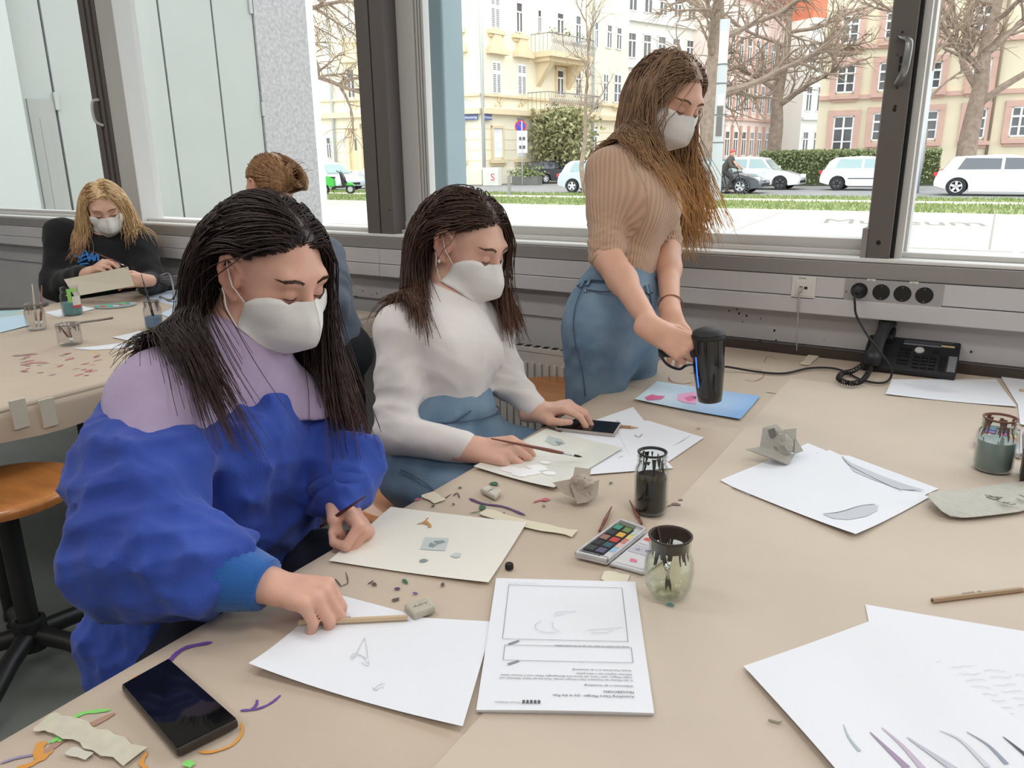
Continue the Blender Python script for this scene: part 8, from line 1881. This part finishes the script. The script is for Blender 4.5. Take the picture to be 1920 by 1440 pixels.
# ============ E: person with a hair bun seen from behind
def person_e():
    t = person('person with a reddish hair bun seated at the far table seen from behind', (-2.1, 2.05, 0))
    H = Frame(PD(508, 352, 2.95), (-.95, .12, -.30), (0, 0, 1), 1.02)
    Nb = PD(545, 440, 2.95); body = head_sdf(H); body.cap(H(0, -.028, -.05), Nb, .052, .055, .03)
    pel = PD(606, 640, 2.93); chest = lin(Nb, pel, .45); bk = unit(V(.5, .85, 0)); SR = Nb+bk*.13+V(.0, 0, -.09); SL = Nb-bk*.17+V(.02, 0, -.05)
    tp = Sdf(); tp.cap(Nb+V(0, 0, -.04), chest, .075, .12, .05, 'u', bk, 1.3); tp.cap(chest, pel, .12, .125, .05, 'u', bk, 1.25)
    E1, E2 = PD(622, 575, 2.85), SL+V(-.1, 0, -.25); W1, W2 = V(-2.42, 2.28, .80), V(-2.45, 1.9, .80)
    tp.cap(SR, E1, .070, .062, .04); tp.cap(SL, E2, .068, .058, .04); tp.cap(E1, W1, .060, .045, .03); tp.cap(E2, W2, .058, .045, .03); tp.cap(Nb, SR, .06, .068, .04); tp.cap(Nb, SL, .06, .068, .04)
    v, f = tp.mesh(.009, disp=waves(41, 5, .09, .007)); link('pullover', v, f, mat('grey_blue_knit', S(92, 100, 114), .95, col2=S(70, 78, 92), vscale=12, sheen=.2), t, True)
    core(body, Nb, pel, None, ((SR, E1, W1), (SL, E2, W2)))
    for w_, e_ in ((W1, E1), (W2, E2)): hand_sdf(body, lin(e_, w_, .95), unit((w_-e_)*V(1, 1, .3)), V(0, 0, 1), 1 if w_ is W2 else -1, [(20, 24, 14)]*4, sc=.95)
    finish_body(t, body, .0055, H, (220, 172, 150))
    tr = Sdf(); tr.cap(pel+V(0, 0, -.03), pel+V(0, 0, -.06), .13, .135, .04, 'u', bk, 1.3)
    for s_ in (-1, 1):
        kn = V(-2.42, pel[1]+.11*s_, .58); tr.cap(pel+bk*.08*s_+V(0, 0, -.05), kn, .10, .08, .04); tr.cap(kn, kn*V(1, 1, 0)+V(.05, 0, .08), .075, .05, .03); tr.cap(kn*V(1, 1, 0)+V(.06, 0, .04), kn*V(1, 1, 0)+V(-.10, 0, .035), .042, .034, .02)
    v, f = tr.mesh(.01, disp=waves(42, 4, .09, .004)); link('trousers', v, f, mat('black_denim', S(28, 30, 34), .9), t, True)
    solid = Sdf().join(body); hm = hair_mat('reddish_hair', S(126, 92, 62), S(186, 142, 98), None)
    bun = H(.01, -.128, .0); r0 = np.random.default_rng(2)
    def ga(p, q, i):
        d = bun-p; L_ = np.linalg.norm(d, axis=1)[:, None]; return p+d*np.clip(.06+.01*i, 0, .4)*(L_ > .02)
    X, r = strands(H, solid, 1800, 16, .012, .0, 15, (.19, .22), (.004, .012), .9, gather=ga, grav=.1)
    v1, f1 = strand_mesh(X, r, (.0016, .0026))
    Y = []; N = 420
    for i in range(N):       # the twisted knot with loose ends
        a = r0.uniform(0, 6.28); tw = r0.uniform(.7, 1.2); pts = []
        for k in range(12):
            th = a+k*.55; rr = .040*tw*(1-.02*k); pts.append(bun+H.r*rr*math.cos(th)-H.f*(.012+.022*math.sin(th*.5)**2+r0.normal(0, .004))+H.u*rr*math.sin(th))
        if i % 14 == 0: pts = pts[:5]+[pts[4]+(H.u*(.006*q-.0006*q*q)+H.r*(.004*q)*(1 if i % 4 else -.6)-H.f*.003*q) for q in range(1, 8)]
        Y.append(pts)
    v2, f2 = strand_mesh(np.array(Y), r0, (.0016, .0026)); v, f = join_meshes([(v1, f1), (v2, f2)])
    hr = link('hair', v, f, hm, t, True, kind='stuff'); v, f = hair_cap(H, body); link('scalp', v, f, hm, hr, True)
    return t
for fn in (person_a, person_b, person_c, person_d, person_e): fn()
# stools under the seated people
q = PZ(715, 895, .56); stool('wooden stool under the person in the white turtleneck', (-1.16, 1.40, 0), .575, .19, .2)
stool('wooden stool standing behind the turtleneck person near the radiator', tuple(PZ(1032, 728, .56)*V(1, 1, 0)), .56, .18, .9)
stool('wooden stool under the person in the blue jacket', tuple((PD(345, 1180, 1.45))*V(1, 1, 0)), .46, .16, .5)
stool('wooden stool under the person with the hair bun', tuple(PD(590, 640, 2.95)*V(1, 1, 0)), .54, .15, .1)

# ============ cyclist in the street
def cyclist():
    o = gp(1368, 31.0); o = V(o[0], o[1], GZ-.03); t = person('cyclist in dark clothes with a red helmet on the road', o)
    F_ = lambda x, z, y=0.0: o+V(x, y, z)
    b = Sdf(); b.ell(F_(.12, 1.62), (.085, .075, .11), None, .02); b.cap(F_(.10, 1.50), F_(.06, 1.42), .05, .05, .03)
    for s_ in (-1, 1): b.cap(F_(.45, 1.06, .2*s_), F_(.50, 1.03, .2*s_), .04, .03, .02)
    b.cap(F_(.06, 1.42), F_(.45, 1.06, .2), .03, .03, .03); b.cap(F_(.06, 1.42), F_(.45, 1.06, -.2), .03, .03, .03)
    v, f = b.mesh(.014); link('body', v, f, M_skin, t, True, cols=np.tile(np.array(S(200, 160, 140)), (len(v), 1)))
    j = Sdf(); j.cap(F_(.05, 1.40), F_(-.22, .98), .15, .15, .08, 'u', V(0, 1, 0), 1.25)
    for s_ in (-1, 1): j.cap(F_(.03, 1.38, .19*s_), F_(.16, 1.14, .25*s_), .075, .065, .04); j.cap(F_(.16, 1.14, .25*s_), F_(.42, 1.07, .2*s_), .065, .05, .03)
    v, f = j.mesh(.018, disp=waves(51, 4, .14, .012)); link('jacket', v, f, mat('dark_anorak', S(74, 70, 68), .8), t, True)
    l = Sdf()
    for s_, kx, kz, ax_, az in ((-1, .16, .72, .0, .22), (1, .12, .60, -.02, .36)): l.cap(F_(-.22, .95, .08*s_), F_(kx, kz, .1*s_), .095, .07, .03); l.cap(F_(kx, kz, .1*s_), F_(ax_, az, .1*s_), .065, .05, .03); l.cap(F_(ax_-.06, az-.06, .1*s_), F_(ax_+.14, az-.08, .1*s_), .045, .035, .02)
    v, f = l.mesh(.018); link('trousers', v, f, mat('dark_trousers', S(60, 56, 56), .85), t, True)
    h = Sdf(); h.ell(F_(.11, 1.68), (.125, .10, .085), None, .02); h.cut(F_(0, 1.655), (0.15, 0, -1), .01); v, f = h.mesh(.012); link('helmet', v, f, mat('red_helmet', S(206, 66, 70), .4), t, True)
    bk_ = thing('bicycle', 'dark bicycle under the cyclist with the red helmet', 'bicycle', o)
    for x in (-.52, .55):
        w_ = MB().lathe([(.31, -.02), (.335, -.02), (.345, 0), (.335, .02), (.31, .02)], 28, F_(x, .345), (0, 1, 0)).build('wheel', M_tyre, bk_, smooth=True)
        sp_ = MB(); [sp_.tube([F_(x, .345), F_(x+.31*math.cos(a), .345+.31*math.sin(a))], .004, 3) for a in np.linspace(0, 6.28, 15)[:-1]]; sp_.build('spoke', M_post, w_, kind='stuff')
    fr = MB()
    for a, c_ in (((-.52, .345), (-.05, .30)), ((-.05, .30), (-.22, .86)), ((-.22, .80), (.36, .86)), ((.38, .78), (-.05, .30)), ((.34, .98), (.55, .345)), ((-.52, .345), (-.2, .78))): fr.tube([F_(*a), F_(*c_)], .02, 6)
    fr.build('frame', M_dark, bk_); MB().tube([F_(.45, 1.04, -.26), F_(.34, 1.02, -.1), F_(.34, 1.02, .1), F_(.45, 1.04, .26)], .016, 6).build('handlebar', M_dark, bk_); MB().ball(F_(-.24, .90), (.14, .08, .05)).build('saddle', M_dark, bk_, smooth=True)
cyclist()
